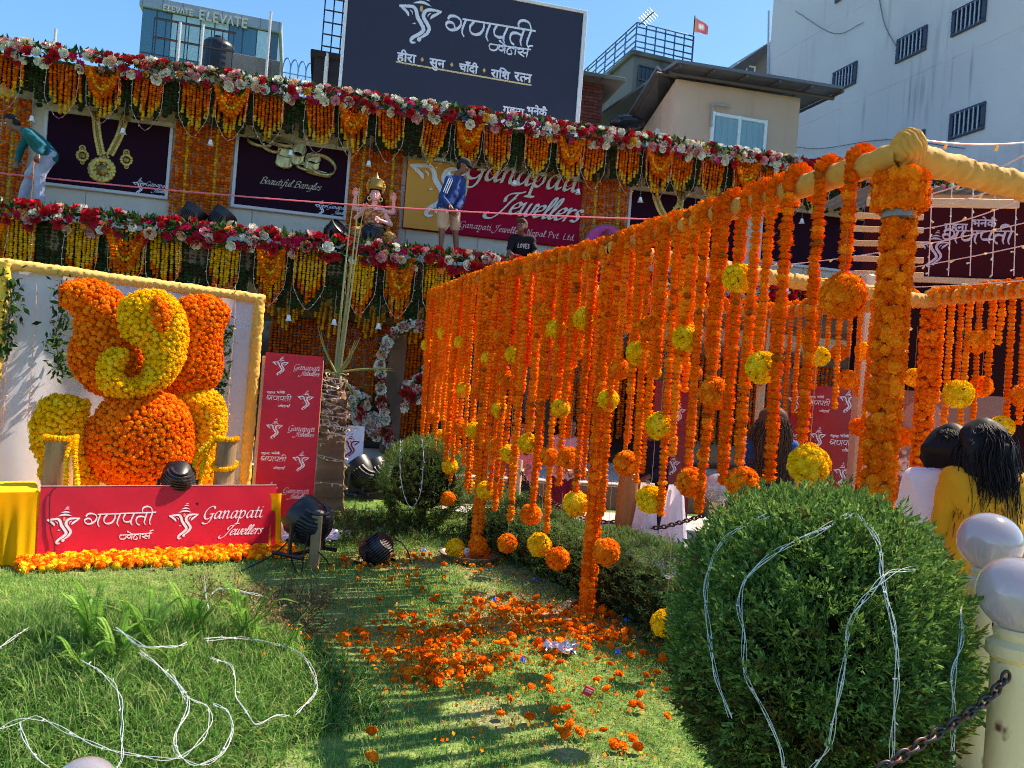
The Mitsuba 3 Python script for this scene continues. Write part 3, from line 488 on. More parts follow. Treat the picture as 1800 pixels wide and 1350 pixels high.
# the shop sign: ochre field with the emblem, crimson field with raised letters
sg = 'shop_sign'; CRM, OCH = C(150, 24, 52), C(222, 156, 74)
a0, a1 = FA.hit(712, 330)[0], FA.hit(1020, 350)[0]; zb = FA.hit(860, 420)[1]; zt = ZTOP-.62
b = MB(); b.slab(FA, a0, a1, zb, zt, .024, .1, CRM, .006); b.put(sg+'__board', 'matte')
oc = sbox(a0+.01, zb+.01, a1-.01, zt-.01).intersection(affinity.scale(Point(FA.hit(716, 300)).buffer(1, 24), 1.02, 1.28))
low = Polygon([FA.hit(716, 330), FA.hit(770, 330), FA.hit(790, 345), FA.hit(758, 396), FA.hit(735, 404), FA.hit(708, 404)]); oc = oc.union(low).intersection(sbox(a0+.01, zb+.01, a1-.01, zt))
b = MB(); b.prism(oc.buffer(.035).intersection(sbox(a0+.01, zb+.01, a1-.01, zt)), .006, C(224, 196, 150), FA, .101); b.prism(oc, .008, OCH, FA, .103); b.put(sg+'__ochre_field', 'matte')
e, o = emblem(); p0, p1 = FA.hit(718, 285), FA.hit(800, 392); sc = (p0[1]-p1[1])/490; M_ = [sc, 0, 0, -sc, p0[0], p0[1]+255*sc]
b = MB(); b.prism(affinity.affine_transform(e, M_), .03, C(222, 216, 220), FA, .113); b.put(sg+'__emblem', 'satin')
def raised(key, text, pxl, pxr, pyl, pyr, part, **kw):
    g, w = latin(text, **kw); u0, u1 = FA.hit(pxl, pyl), FA.hit(pxr, pyr); k = (u1[0]-u0[0])/w
    b = MB(); b.prism(affinity.affine_transform(g, [k, 0, 0, k, u0[0], (u0[1]+u1[1])/2]), .05, C(196, 196, 188), FA, .103); b.put(key+'__'+part, 'satin')
raised(sg, 'Ganapati', 812, 1012, 322, 335, 'name_lettering', w=.24, h=.1); raised(sg, 'Jewellers', 866, 1010, 378, 392, 'trade_lettering', w=.24, h=.1, slant=.5, gap=-.02)
for t, xl, xr, yl, yr, pt in (('Ganapati Jewellers Nepal Pvt. Ltd.', 806, 1008, 400, 426, 'company_lettering'), ('ya N', 903, 929, 266, 268, 'motto_lettering')):
    try:
        g, w = latin(t, w=.17, h=.08, slant=.2, gap=.12); u0, u1 = FA.hit(xl, yl), FA.hit(xr, yr); k = (u1[0]-u0[0])/w
        text_on(sg, affinity.affine_transform(g, [k, 0, 0, k, u0[0], (u0[1]+u1[1])/2]), FA, .101, C(224, 190, 186), pt)
    except KeyError: pass
tag(sg, 'wide crimson and ochre shop sign with silver cursive letters and elephant emblem', 'sign')

# flower garlands along the roof edge and along the canopy
flower_band('roof_garland', [FA.pt(s, ZTOP+.04, .5) for s in np.linspace(-10, 9.4, 40)], .13, .17, 900, dict(red=3, crimson=2, magenta=2, white=4, pink=1.3, peach=.8, yellow=.4, orange=.3), .066, FA.n, 'long garland of red, pink and white roses along the roof edge of the showroom', 3600)
flower_band('canopy_garland', [FA.pt(s, ZLED+.05, 1.5) for s in np.linspace(-8.6, 9.2, 40)], .14, .17, 980, dict(red=5, crimson=4, white=1.6, orange=.8, pink=.5, peach=.5), .07, FA.n, 'garland of red gerberas and white roses along the canopy edge above the shop front', 3400)

# fringes of marigold strings under both garlands
def fringe(kind, px, py, off, w, L, c_up, c_lo, swag, label, grp, nst=8, zt=None):
    s = FA.hit(px, py, off)[0]+rng.normal()*.02; key = name(kind); z = zt+rng.normal()*.015; L = L*rng.uniform(.92, 1.08); w = w*rng.uniform(.9, 1.1); tl_ = rng.normal()*.03
    for k in range(nst):
        u = (k/(nst-1)-.5); l = L*(.62+.38*(1-abs(u)*2))*rng.uniform(.93, 1.05); x = s+u*w; b = MB(); zz = z
        top = FA.pt(x, zz, off); bot = FA.pt(x+rng.normal()*.012+tl_, z-l, off+rng.normal()*.02)
        beads(b, [top, bot], lambda t: c_lo if t > .78 else c_up, .027, .031); b.put(f'{key}__string_{k:03d}' if k else key+'__string', 'petal')
    if swag:
        for k, (q, c) in enumerate(((.2, 'o'), (.28, 'o'), (.36, 'o'), (.44, 'y'), (.52, 'o'), (.6, 'o'))):
            b = MB(); t = np.linspace(-1, 1, 15); wv = w*.58*(.62+.38*q/.6); p = [FA.pt(s+wv*x, z-L*q*1.0*(1-abs(x)**2.2), off+.05+.015*k) for x in t]
            beads(b, p, c, .036, .042); b.put(f'{key}__swag_{k:03d}' if k else key+'__swag', 'petal')
    FRN.append((key, s, grp)); tag(key, label, 'garland', grp); return s
FRN = []
UF = 'fringes under the roof garland'; US = 'swagged fringes under the roof garland'; LF = 'fringes under the canopy garland'; LS = 'swagged fringes under the canopy garland'
lab = {UF: 'flat fringe of orange marigold strings with yellow tips below the roof garland', US: 'swagged orange and yellow marigold fringe below the roof garland', LF: 'flat fringe of yellow marigold strings with orange tips below the canopy garland', LS: 'swagged marigold fringe below the canopy garland'}
edges = []
for px in (12, 105, 252, 338, 470, 557, 686, 765, 877, 945, 1042, 1105, 1200, 1252, 1352, 1440, 1500, 1600): edges.append(fringe('roof_fringe', px, 200+px*.06, .5, .38, .74, 'o', 'y', False, lab[UF], UF, zt=ZTOP-.02))
for px in (178, 403, 623, 822, 997, 1157, 1307, 1395, 1550): edges.append(fringe('roof_swag_fringe', px, 200+px*.06, .5, .4, .8, 'o', 'y', True, lab[US], US, zt=ZTOP-.02))
ledg = []
for px in (-75, 28, 140, 295, 395, 548, 640, 770, 838, 950, 1010, 1100): ledg.append(fringe('canopy_fringe', px, 440, 1.5, .37, .94, 'y', 'o', False, lab[LF], LF, zt=ZLED+.04))
for px in (-20, 222, 472, 708, 890, 1060): ledg.append(fringe('canopy_swag_fringe', px, 440, 1.5, .38, 1.0, 'y', 'o', True, lab[LS], LS, zt=ZLED+.04))
for px in (500, 590, 660, 735): fringe('inner_fringe', px, 520, .75, .5, .9, 'y', 'y', False, 'small yellow fringe hanging in the shade under the canopy', 'fringes under the canopy', 8, zt=3.05)
for gr, nm in ((UF, 'flat orange fringe below the roof garland'), (US, 'swagged fringe below the roof garland'), (LF, 'flat yellow fringe below the canopy garland'), (LS, 'swagged fringe below the canopy garland'), ('fringes under the canopy', 'small yellow fringe in the shade under the canopy')):
    for i, (key, _, _) in enumerate(sorted((f for f in FRN if f[2] == gr), key=lambda f: f[1])): labels[key]['label'] = f'{ORD[i]} {nm}, counted from the left'
def green_row(key, es, off, zt, L, lab_):
    es = sorted(es); k = 0
    for a, c in zip(es[:-1], es[1:]):
        g0, g1 = a-.3, c+.3
        b = MB()
        for s in np.arange(g0+.04, g1, .07): o_ = off-.06-.03*rng.random(); beads(b, [FA.pt(s, zt, o_), FA.pt(s+rng.normal()*.01, zt-L*rng.uniform(.6, 1.1), o_)], 'g', .045, .05)
        kk_ = f'{key}__strands_{k:03d}' if k else key+'__strands'; b.put(kk_, 'petal'); labels[kk_] = {'kind': 'stuff'}; k += 1
    tag(key, lab_, 'garland')
green_row('roof_leaf_strands', edges, .5, ZTOP-.02, .6, 'dark green leaf strands between the marigold fringes under the roof edge')
green_row('canopy_leaf_strands', ledg, 1.5, ZLED+.04, .85, 'dark green leaf strands between the yellow fringes under the canopy')
# vertical marigold strings between the posters
def curtain(key, pxs, off, z0, z1, pat, label, plane=FA, py=300, r=.034, step=.045):
    for k, px in enumerate(pxs):
        s = plane.hit(px, py, off)[0] if py else px; b = MB(); c = pat[k % len(pat)]
        beads(b, [plane.pt(s, z1, off), plane.pt(s+rng.normal()*.012, z0+rng.uniform(-.05, .08), off)], c, r, step); b.put(f'{key}__string_{k:03d}' if k else key+'__string', 'petal')
    tag(key, label, 'garland')
curtain('pillar_curtain', np.arange(-8, 44, 8.5), .1, ZLED+.3, ZTOP-.5, 'oooy', 'sparse marigold strings on the wall behind the stooping man')
curtain('pillar_curtain_001', np.arange(306, 408, 6.6), .1, ZLED+.55, ZTOP-.5, 'oooyoooo', 'orange and yellow marigold curtain between the necklace and bangle posters')
curtain('pillar_curtain_002', np.arange(618, 706, 6.6), .1, ZLED+.2, ZTOP-.5, 'oooyoooo', 'orange and yellow marigold curtain behind the goddess statue')
curtain('pillar_curtain_003', np.arange(1030, 1106, 6.8), .1, ZLED+.3, ZTOP-.5, 'oooyoo', 'orange marigold curtain right of the shop sign behind the elephant idol')
curtain('shop_front_curtain', np.arange(FA.hit(472, 650, .16)[0], FA.hit(770, 650, .16)[0], .062), .16, .6, 2.52, 'd', 'dense curtain of orange marigold strings with shade put into their colour, across the shaded shop front', py=None)
curtain('shop_front_curtain_001', np.arange(1.0, 7.6, .085), .16, .9, 2.5, 'ddo', 'marigold strings across the shaded shop front right of the flower arch', py=None)  # most of these strings use the orange with shade painted in
# fairy light wires outlining the fringes, and little white bells
WIRE = C(226, 190, 178)
def wire(key, pts, r, col, label, cat='string lights', bulbs=.12, group=None, bulbcol=None, mat='satin'):
    p = np.asarray(pts, float); b = MB(); b.tube(p, r, col, 5); b.put(key+'__wire', mat)
    L = np.concatenate([[0], np.cumsum(np.linalg.norm(np.diff(p, axis=0), axis=1))]); b = MB(); any_ = False
    for d in np.arange(bulbs*.5, L[-1], bulbs) if bulbs else ():
        q = np.array([np.interp(d, L, p[:, k]) for k in range(3)]); a = rng.normal(size=3)+[0, 0, -.6]; b.tube([q, q+unit(a)*r*7], [r*1.3, r*1.9], bulbcol if bulbcol is not None else C(236, 214, 190), 5); any_ = True
    if any_: b.put(key+'__bulbs', mat); labels[key+'__bulbs'] = {'kind': 'stuff'}
    tag(key, label, cat, group)
for es, off, zt, kk, lb in ((edges, .58, ZTOP-.03, 'roof_light_wire', 'thin fairy light wire looped along the roof fringes'), (ledg, 1.58, ZLED-.03, 'canopy_light_wire', 'thin fairy light wire looped along the canopy fringes')):
    P = []
    for s in sorted(es):
        for dx, dz in ((-.24, 0), (-.22, -.45), (-.17, -.62), (0, -.84), (.17, -.62), (.22, -.45), (.24, 0)): P.append(FA.pt(s+dx, zt+dz, off+rng.uniform(-.02, .02)))
    wire(kk, curve(P, 3), .0035, C(196, 150, 140), lb, bulbs=.16)
BELLS = []
def bell(p):
    k = name('white_bell'); b = MB(); b.lathe([(.0, .09), (.022, .085), (.03, .05), (.036, .02), (.055, 0), (.05, 0)], C(226), frame(p, (0, 0, 1), 1.0), 10); b.put(k+'__cup', 'satin'); b = MB(); b.tube([p+[0, 0, .08], p+[0, 0, .5]], .003, C(150), 4); b.put(k+'__cord', 'matte')
    tag(k, f'{ORD[len(BELLS)]} small white bell from the left, under the {"roof" if p[2] > 4 else "canopy"} fringes', 'bell', 'white bells between the fringes'); BELLS.append(k)
es = sorted(edges)
for a, c in list(zip(es[:-1], es[1:]))[::2]: bell(FA.pt((a+c)/2, ZTOP-.95, .52))
es = sorted(ledg); BELLS.clear()
for a, c in list(zip(es[:-1], es[1:])): bell(FA.pt((a+c)/2+.03, ZLED-1.05, 1.52))

# the flower arch at the entrance
AP = [FA.hit(*p, 1.4) for p in ((683, 872), (686, 800), (676, 740), (668, 680), (672, 620), (700, 580), (740, 572), (775, 580))]
ap = curve([FA.pt(s, z, 1.4) for s, z in AP], 5)
flower_band('entrance_arch', ap, .2, .0, 480, dict(white=5, red=3, crimson=1, orange=1.2, peach=1), .066, FA.n, 'white and red flower arch round the showroom entrance', 1900, up=FA.s*.26)
for k, q in enumerate((((604, 705), (632, 722), (664, 752)), ((766, 650), (738, 684), (708, 706)))):
    pp = curve([FA.pt(*FA.hit(*p, 1.45), 1.45) for p in q], 4)
    flower_band(name('flower_spray'), pp, .16, .2, 90, dict(white=5, red=3, crimson=1, peach=1), .07, FA.n, ('bunch of red and white flowers left of the entrance arch', 'bunch of white flowers right of the entrance arch leg')[k], 500)
# ---------------------------------------------------------------- rooftop billboard
BB = Plane(at(810, 150, 15.6)*[1, 1, 0], 12.5)
u0 = BB.hit(606, 75)[0]; u1 = BB.hit(1019, 110)[0]; zt = BB.hit(816, -16)[1]; zb = 6.2
scene['billboard_blue'] = princ(base_color=proc(lambda p, n, uv: mix(C(38, 38, 58), C(46, 44, 66), fbm(p.x*1.5, p.y, p.z*1.5, 3))), roughness=.5, specular=.35)
b = MB(); b.slab(BB, u0, u1, zb, zt, -.12, 0, C(30)); b.put('billboard__board', 'billboard_blue')
b = MB()
for a in ((u0-.06, u0, zb, zt+.06), (u1, u1+.09, zb, zt+.06), (u0, u1, zt, zt+.06)): b.slab(BB, *a, -.14, .03, C(206, 210, 218), .008)
b.put('billboard__frame', 'satin')
b = MB()
for s in np.linspace(u0+.3, u1-.3, 4):
    for t in (0, 1): b.tube([BB.pt(s, 6.1, -.16-1.2*t), BB.pt(s, zt-.3, -.16)], .04, C(90), 6)
b.put('billboard__strut', 'metal')
tag('billboard', 'large dark blue rooftop billboard with white script lettering and gold underline', 'billboard')
BW = C(208, 212, 228); e, o = emblem(); A, Bq = BB.hit(703, 8), BB.hit(733, 75); sc = (A[1]-Bq[1])/430; M_ = [sc, 0, 0, -sc, A[0]-20*sc, A[1]+285*sc]
b = MB(); b.prism(affinity.affine_transform(e, M_).intersection(sbox(u0, zb, u1, zt-.01)), .012, BW, BB, .001); b.put('billboard__emblem', 'satin'); b = MB(); b.prism(affinity.affine_transform(o, M_), .012, GOLD, BB, .001); b.put('billboard__emblem_drop', 'satin')
def deva_on(key, plane, g, pl, pr, off, col, part, dep=.012, un=.024):
    """A traced word mark (y down, its headline rising by un) between two spots of the photograph."""
    g = flip(affinity.affine_transform(g, [1, 0, un*1.0, 1, 0, 0])); a = g.bounds; u, v = plane.hit(*pl), plane.hit(*pr); sc = (v[0]-u[0])/(a[2]-a[0])
    b = MB(); b.prism(affinity.affine_transform(g, [sc, 0, 0, sc, u[0]-a[0]*sc, u[1]-a[3]*sc]), dep, col, plane, off); b.put(key+'__'+part, 'satin')
deva_on('billboard', BB, ganapati_deva(.85), (785, 9), (943, 40), .001, BW, 'name_lettering')
deva_on('billboard', BB, jewellers_deva(.8), (860, 66), (937, 82), .001, BW, 'trade_lettering')
for k, (w_, xl, xr, yl, yr) in enumerate((('hira', 697, 731, 106, 110), ('sun', 754, 782, 116, 119), ('chandi', 806, 840, 124, 130), ('rashi', 862, 896, 135, 140), ('ratna', 903, 934, 141, 146), ('gahana', 883, 921, 199, 204), ('bhanekai', 925, 961, 199, 205))):
    g = word(w_); a = g.bounds; u, v = BB.hit(xl, yl), BB.hit(xr, yr); sc = (v[0]-u[0])/(a[2]-a[0])
    text_on('billboard', affinity.affine_transform(g, [sc, 0, 0, sc, u[0]-a[0]*sc, u[1]]), BB, .001, BW, f'word_{k:03d}' if k else 'word', .012)
deva_on('billboard', BB, ganapati_deva(1.3), (882, 192), (985, 214), .001, BW, 'slogan_lettering')
b = MB()
for x, y in ((742, 105), (794, 114), (851, 124)):
    s, z = BB.hit(x, y); b.prism(Polygon([(s-.035, z), (s, z+.05), (s+.035, z), (s, z-.05)]), .012, GOLD, BB, .001)
l0, l1 = BB.hit(697, 109), BB.hit(933, 150); b.prism(LineString([l0, l1]).buffer(.014), .012, C(206, 190, 140), BB, .001); b.put('billboard__gold_line', 'satin')

# ---------------------------------------------------------------- glass tower far left with raised letters on its parapet
EL = Plane(at(247, 60, 33)*[1, 1, 0], 15.7); w1 = EL.hit(490, 60)[0]; zt = EL.hit(247, -8)[1]; zp = EL.hit(300, 22)[1]; z0 = 5
scene['tower_glass'] = princ(base_color=VC, roughness=.12, specular=.8)
b = MB(); b.slab(EL, 0, w1, 0, zp, -9, -.05, C(70, 96, 112)); b.put('glass_tower__wall', 'satin')
b = MB(); b.slab(EL, -.12, w1+.12, zp, zt, -9, .12, C(150, 160, 172), .02); b.put('glass_tower__parapet', 'satin')
k = 0
for i_, s in enumerate(np.linspace(.03, w1-.9, 9)):
    for j_, z in enumerate(np.arange(zp-1.9, z0, -1.92)):
        col = C(176, 204, 208) if (2 <= i_ <= 5 and j_ == 0) or (i_ == 8) else C(70, 112, 134); b = MB(); b.slab(EL, s, s+(w1-.9)/8-.05, z, z+1.86, -.045, 0, col*rng.uniform(.85, 1.1), .01); b.put(f'glass_tower__pane_{k:03d}' if k else 'glass_tower__pane', 'tower_glass'); k += 1
b = MB()
for s in np.linspace(0, w1, 8): b.slab(EL, s-.012, s+.012, zp+.02, zt-.02, .12, .135, C(110, 118, 130))
b.put('glass_tower__parapet_joint', 'satin')
for k, (x0, x1, y0, y1) in enumerate(((352, 438, 26, 42), (289, 342, 9, 22))):
    g, w = latin('ELEVATE', slant=0, straight=True, w=.3, h=.3, gap=.3); u, v = EL.hit(x0, y0), EL.hit(x1, y1); sc = (v[0]-u[0])/w
    text_on('glass_tower', affinity.affine_transform(g, [sc, 0, 0, sc, u[0], (u[1]+v[1])/2-.25]), EL, .121, C(214, 208, 190), 'lettering_001' if k else 'lettering', .08)
tag('glass_tower', 'blue glass building far left with raised capital letters along its grey parapet', 'building')

# roof terrace in front of it: slab, railing, black water tank, pipes
TE = Plane(at(265, 110, 20)*[1, 1, 0], 15.7); tw = TE.hit(500, 125)[0]; zr = TE.hit(265, 92)[1]; zs = TE.hit(400, 60+62)[1]
zs = zr-.12
b = MB(); b.slab(TE, 0, tw-.1, zs-.4, zs, -4, 0, C(90), .02); b.slab(TE, .1, tw-.2, 0, zs-.4, -4, -.1, C(90)); b.put('roof_terrace__slab', 'concrete')
b = MB(); zt = zs+1.05
for z in (zt, zs+.55): b.tube([TE.pt(0, z, -.05), TE.pt(tw-1.3, z, -.05)], .03, C(60, 62, 70), 6)
for s in np.arange(0, tw-1.25, .28): b.tube([TE.pt(s, zs, -.05), TE.pt(s, zt, -.05)], .014, C(60, 62, 70), 5)
b.put('roof_terrace__railing', 'metal')
b = MB(); b.slab(TE, tw-1.35, tw-.12, zs, zs+.5, -.25, 0, C(150), .01); b.put('roof_terrace__parapet', 'concrete'); tag('roof_terrace', 'concrete roof terrace with thin dark railing in front of the glass tower', 'terrace')
s, _ = TE.hit(376, 85); b = MB(); r = .42
b.lathe([(0, 0)]+[(r*(1+.04*(i % 2)), .08*i) for i in range(1, 13)]+[(r*.8, 1.06), (r*.35, 1.14), (r*.33, 1.2), (0, 1.2)], C(26, 28, 34), TE.M(s, 0, -.9)@np.array([[1, 0, 0, 0], [0, 0, 1, zs], [0, -1, 0, 0], [0, 0, 0, 1]]), 20); b.put('water_tank__barrel', 'satin', 40)
tag('water_tank', 'black ribbed plastic water tank on the roof terrace', 'water tank')
for px, py, h in ((96, 78, .9), (312, 108, 1.5), (352, 112, 1.5), (468, 130, 2.1)):
    p = at(px, py, 19.5); k = name('roof_pipe'); b = MB(); b.tube([p-[0, 0, 1.5], p+[0, 0, h-.5]], .035, C(190), 7); b.put(k, 'satin'); tag(k, f'{ORD[(96, 312, 352, 468).index(px)]} thin grey pipe from the left, standing behind the roof garland', 'pipe', 'pipes behind the roof garland')
k = 'hoop_fence'; b = MB()
for i_ in range(5):
    p = at(497+i_*13.5, 120+i_*3, 21); q = at(497+(i_+1)*13.5, 122+i_*3, 21); a = np.linspace(0, math.pi, 9); m = (p+q)/2
    b.tube([p-[0, 0, 1]]+[m+(p-m)*math.cos(t)+[0, 0, .3*math.sin(t)] for t in a]+[q-[0, 0, 1]], .018, C(120, 150, 180), 5)
for dz in (-.1, -.35): b.tube([at(495, 120, 21)+[0, 0, dz], at(566, 134, 21)+[0, 0, dz]], .016, C(120, 150, 180), 5)
b.put(k, 'metal'); tag(k, 'light metal fence with arched hoops on the roof left of the billboard', 'fence')

# dark house block left of the billboard
DK = Plane(at(553, 100, 19)*[1, 1, 0], 14); w1 = DK.hit(622, 100)[0]; zt = DK.hit(556, 100)[1]
b = MB(); b.slab(DK, 0, w1, 0, zt, -4, 0, C(52, 52, 56)); b.put('dark_house__wall', 'matte'); b = MB(); b.slab(DK, -.1, w1+.1, zt, zt+.14, -4, .12, C(46, 46, 50), .02); b.put('dark_house__roof', 'matte')
b = MB()
for z in np.arange(zt+.3, zt+1.6, .3): b.tube([DK.pt(.15, z, 0), DK.pt(w1, z, 0)], .02, C(40, 46, 60), 5)
for s in np.arange(.15, w1, .22): b.tube([DK.pt(s, zt+.1, 0), DK.pt(s, zt+1.5+.5*(s > .4), 0)], .018, C(40, 46, 60), 5)
b.put('dark_house__railing', 'metal'); b = MB(); b.tube([DK.pt(.3, 3, .08), DK.pt(.3, zt+.1, .08)], .05, C(206), 8); b.put('dark_house__drain_pipe', 'satin')
tag('dark_house', 'dark stained roof block with iron railing and white drain pipe left of the billboard', 'building')

# brick wall and grey tank room right of the billboard
scene['brick_wall'] = {'type': 'twosided', 'b': {'type': 'principled', 'base_color': proc(lambda p, n, uv: mix(C(112, 66, 56)*1.0, C(84, 50, 46), cell_rand(p.x*4+.5*dr.floor(p.z*13), p.z*13, 1.0))), 'roughness': .9}}
BR = Plane(at(1012, 180, 20)*[1, 1, 0], 12); w1 = BR.hit(1060, 180)[0]; zt = BR.hit(1030, 143)[1]
b = MB(); b.slab(BR, -.6, w1, 0, zt, -2, -.06, C(70)); b.put('brick_house__wall', 'brick_wall')
k = 0
for r_ in range(26):
    z = zt-.085*(r_+1)
    for c_ in range(5):
        s = (c_-.5*(r_ % 2))*.24
        if s < -.1 or s > w1-.2: continue
        b = MB(); b.slab(BR, s+.006, s+.234, z+.006, z+.079, -.06, -.03+.012*rng.random(), C(116, 68, 58)*rng.uniform(.7, 1.15), .004); b.put(f'brick_house__brick_{k:03d}' if k else 'brick_house__brick', 'matte'); k += 1
b = MB(); b.slab(BR, -.3, w1+.45, zt, zt+.1, -2, .4, C(90), .01); b.put('brick_house__roof', 'concrete'); tag('brick_house', 'narrow brick wall with a small flat roof right of the billboard', 'building')

TK = Plane(at(1112, 130, 27)*[1, 1, 0], 18); w1 = TK.hit(1215, 110)[0]; zt = TK.hit(1112, 97)[1]; dep = 5.0
b = MB(); b.slab(TK, 0, w1, 0, zt, -dep, 0, C(90)); b.put('tank_room__wall', 'concrete'); b = MB(); b.slab(TK, -.12, w1+.12, zt, zt+.16, -dep-.1, .12, C(90), .02); b.put('tank_room__roof', 'concrete')
sw0, zw = TK.hit(1122, 116); sw1 = TK.hit(1150, 118)[0]
b = MB(); b.slab(TK, sw0, sw1, zw-1.0, zw, .003, .05, C(40, 52, 66), .01); b.put('tank_room__window', 'gloss')
b = MB()
for s in np.linspace(sw0, sw1, 5): b.slab(TK, s-.02, s+.02, zw-1.02, zw+.02, .05, .08, C(90))
for z in (zw-1, zw-.5, zw): b.slab(TK, sw0-.02, sw1+.02, z-.02, z+.02, .081, .1, C(90))
b.put('tank_room__window__grille', 'metal')
b = MB(); bl = C(62, 98, 140); cs = [TK.pt(w1, 0, .05), TK.pt(0, 0, .05), TK.pt(-.05, 0, -dep)]
for z in (zt+.3, zt+.5, zt+.75, zt+1.0, zt+1.15): b.tube([c+[0, 0, z] for c in cs], .025, bl, 6)
for a, c in zip(cs[:-1], cs[1:]):
    for t in np.linspace(0, 1, 7): q = a*(1-t)+c*t; b.tube([q+[0, 0, zt+.1], q+[0, 0, zt+1.15]], .025, bl, 6)
b.put('tank_room__railing', 'metal'); tag('tank_room', 'grey stained concrete tank room with a blue railing on its roof', 'building')
p = TK.pt(w1-.02, zt, .05); k = 'roof_flag'; b = MB(); b.tube([p, p+[0, 0, 1.9]], .02, C(50, 54, 70), 6); b.put(k+'__pole', 'metal')
u = np.linspace(0, 1, 9); w_ = np.linspace(0, 1, 6); U, W_ = np.meshgrid(u, w_, indexing='ij')
fx = U*.52; fz = 1.86-W_*(.55-U*.25)-U*.3; fy = .06*np.sin(U*7+W_*2)*U; V = p+np.stack([fx, fy, fz], -1).reshape(-1, 3)
i, j = np.meshgrid(np.arange(8), np.arange(5), indexing='ij'); F_ = np.stack([i*6+j, (i+1)*6+j, (i+1)*6+j+1, i*6+j+1], -1).reshape(-1, 4)
cc = np.where((np.hypot(U-.5, W_-.5) < .2).reshape(-1, 1), C(230), np.where(U.reshape(-1, 1) < .2, C(206, 150, 120), C(206, 110, 118))); b = MB(); b.add(V, F_, cc); b.put(k+'__cloth', 'cloth'); tag(k, 'small red and white flag flying on the tank room roof', 'flag')
k = 'antenna'; p = TK.pt(.1, zt+1.1, 0); b = MB(); b.tube([p, p+[.5, 0, .52]], .02, C(60, 66, 80), 5)
for t in np.linspace(.25, .95, 6): q = p+np.array([.5, 0, .52])*t; b.tube([q-[.16, 0, -.15], q+[.16, 0, -.15]], .012, C(60, 66, 80), 4)
b.put(k, 'metal'); tag(k, 'thin leaning television antenna above the blue railing', 'antenna')

# beige house with a lean-to metal roof
BH = Plane(at(1186, 180, 17.5)*[1, 1, 0], 13); w1 = BH.hit(1404, 215)[0]; zA = BH.hit(1186, 138)[1]; zB = BH.hit(1404, 172)[1]
DP = 5.5; a_ = np.array([BH.pt(0, 0, 0), BH.pt(w1, 0, 0), BH.pt(w1, 0, -DP), BH.pt(-.0, 0, -DP)]); zt_ = [zA, zB, zB, zA]
# left wall runs back to the left
LW = unit(at(1060, 220, 22)[:2]-at(1186, 180, 17.5)[:2]); LWp = Plane(BH.pt(0, 0, 0), math.degrees(math.atan2(LW[1], LW[0]))+180); LL = 5.2
zC = 8.0
zC = zA-1.9
c3 = BH.pt(0, 0, 0)+np.array([LW[0], LW[1], 0])*LL
b = MB()
def wallpoly(b, P, Z, col=C(200), z0=0.0):
    for q in range(len(P)-1):
        b.quad(P[q]+[0, 0, z0], P[q+1]+[0, 0, z0], P[q+1]+[0, 0, Z[q+1]], P[q]+[0, 0, Z[q]], col)
wallpoly(b, [BH.pt(0, 0, 0), BH.pt(w1, 0, 0), BH.pt(w1, 0, -DP), c3+BH.s*2, c3, BH.pt(0, 0, 0)], [zA, zB, zB, zC, zC, zA]); b.put('beige_house__wall', 'plaster_beige')
b = MB(); th = .07; e1 = .55
def sheet(b, q, th, col):
    q = np.asarray(q, float); v = np.vstack([q, q+[0, 0, th]]); b.add(v, [[3, 2, 1, 0], [4, 5, 6, 7], [0, 1, 5, 4], [1, 2, 6, 5], [2, 3, 7, 6], [3, 0, 4, 7]], col)
rs = (zB-zA)/w1; f0 = BH.pt(-.25, zA-rs*.25+.12, e1); f1 = BH.pt(w1+.75, zB+rs*.75+.12, e1)
back0 = BH.pt(-.25, zA+.75, -DP); back1 = BH.pt(w1+.75, zB+.5, -DP)
sheet(b, [f0, f1, back1, back0], th, C(92, 94, 100)); b.put('beige_house__roof', 'satin')
b = MB(); o_ = BH.pt(-.25, 0, e1); lw = np.array([LW[0], LW[1], 0]); nl = np.array([LW[1], -LW[0], 0]); nl = nl if nl@(-EYE+BH.pt(0, 0, 0)*-1+EYE) > 0 else -nl
nl = LWp.n
q0 = BH.pt(0, zA+.1, 0)+nl*.5; q1 = c3+lw*.6+nl*.5+[0, 0, zC-.1]
sheet(b, [q0+[0, 0, .05], q1, q1+BH.s*2.5-nl*.5, BH.pt(.6, zA+.2, -1)], .07, C(84, 84, 90)); b.put('beige_house__side_roof', 'satin')
def rafter(a, c, r): b = MB(); b.tube([a, c], r, C(74, 64, 66), 6); b.put(name('beige_house__rafter'), 'satin')
for t in np.linspace(.02, 1, 6):
    p, q = f0*(1-t)+f1*t, back0*(1-t)+back1*t; rafter(p-[0, 0, .05], p+(q-p)*.3-[0, 0, .05], .035)
rafter(f0+[0, 0, -.1]-BH.n*.35, f1+[0, 0, -.1]-BH.n*.35, .045)
for t in np.linspace(0, 1, 4): p = q0*(1-t)+q1*t; rafter(p-[0, 0, .05], p-nl*.5-[0, 0, .05], .03)
def window(key, pl, s0, s1, z0, z1, col, nb=2, off=.004):
    b = MB(); b.slab(pl, s0, s1, z0, z1, off, off+.03, col); b.put(key, 'tower_glass')
    b = MB(); fr = C(206, 214, 220)
    for s in np.linspace(s0, s1, nb+1): b.slab(pl, s-.035, s+.035, z0-.04, z1+.04, off+.0, off+.075, fr, .006)
    for z in (z0, z1): b.slab(pl, s0+.036, s1-.036, z-.04, z+.03, off, off+.068, fr, .006)
    b.put(key+'__frame', 'satin'); b = MB()
    for s in np.arange(s0+.08, s1-.05, .16): b.slab(pl, s, s+.1, z0+.04, z1-.04, off+.031, off+.04, col*1.15)
    b.put(key+'__curtain', 'fabric')
a, c = BH.hit(1252, 205), BH.hit(1341, 262); window('beige_house__window', BH, a[0], c[0], c[1]-.1, a[1]+.06, C(120, 150, 160))
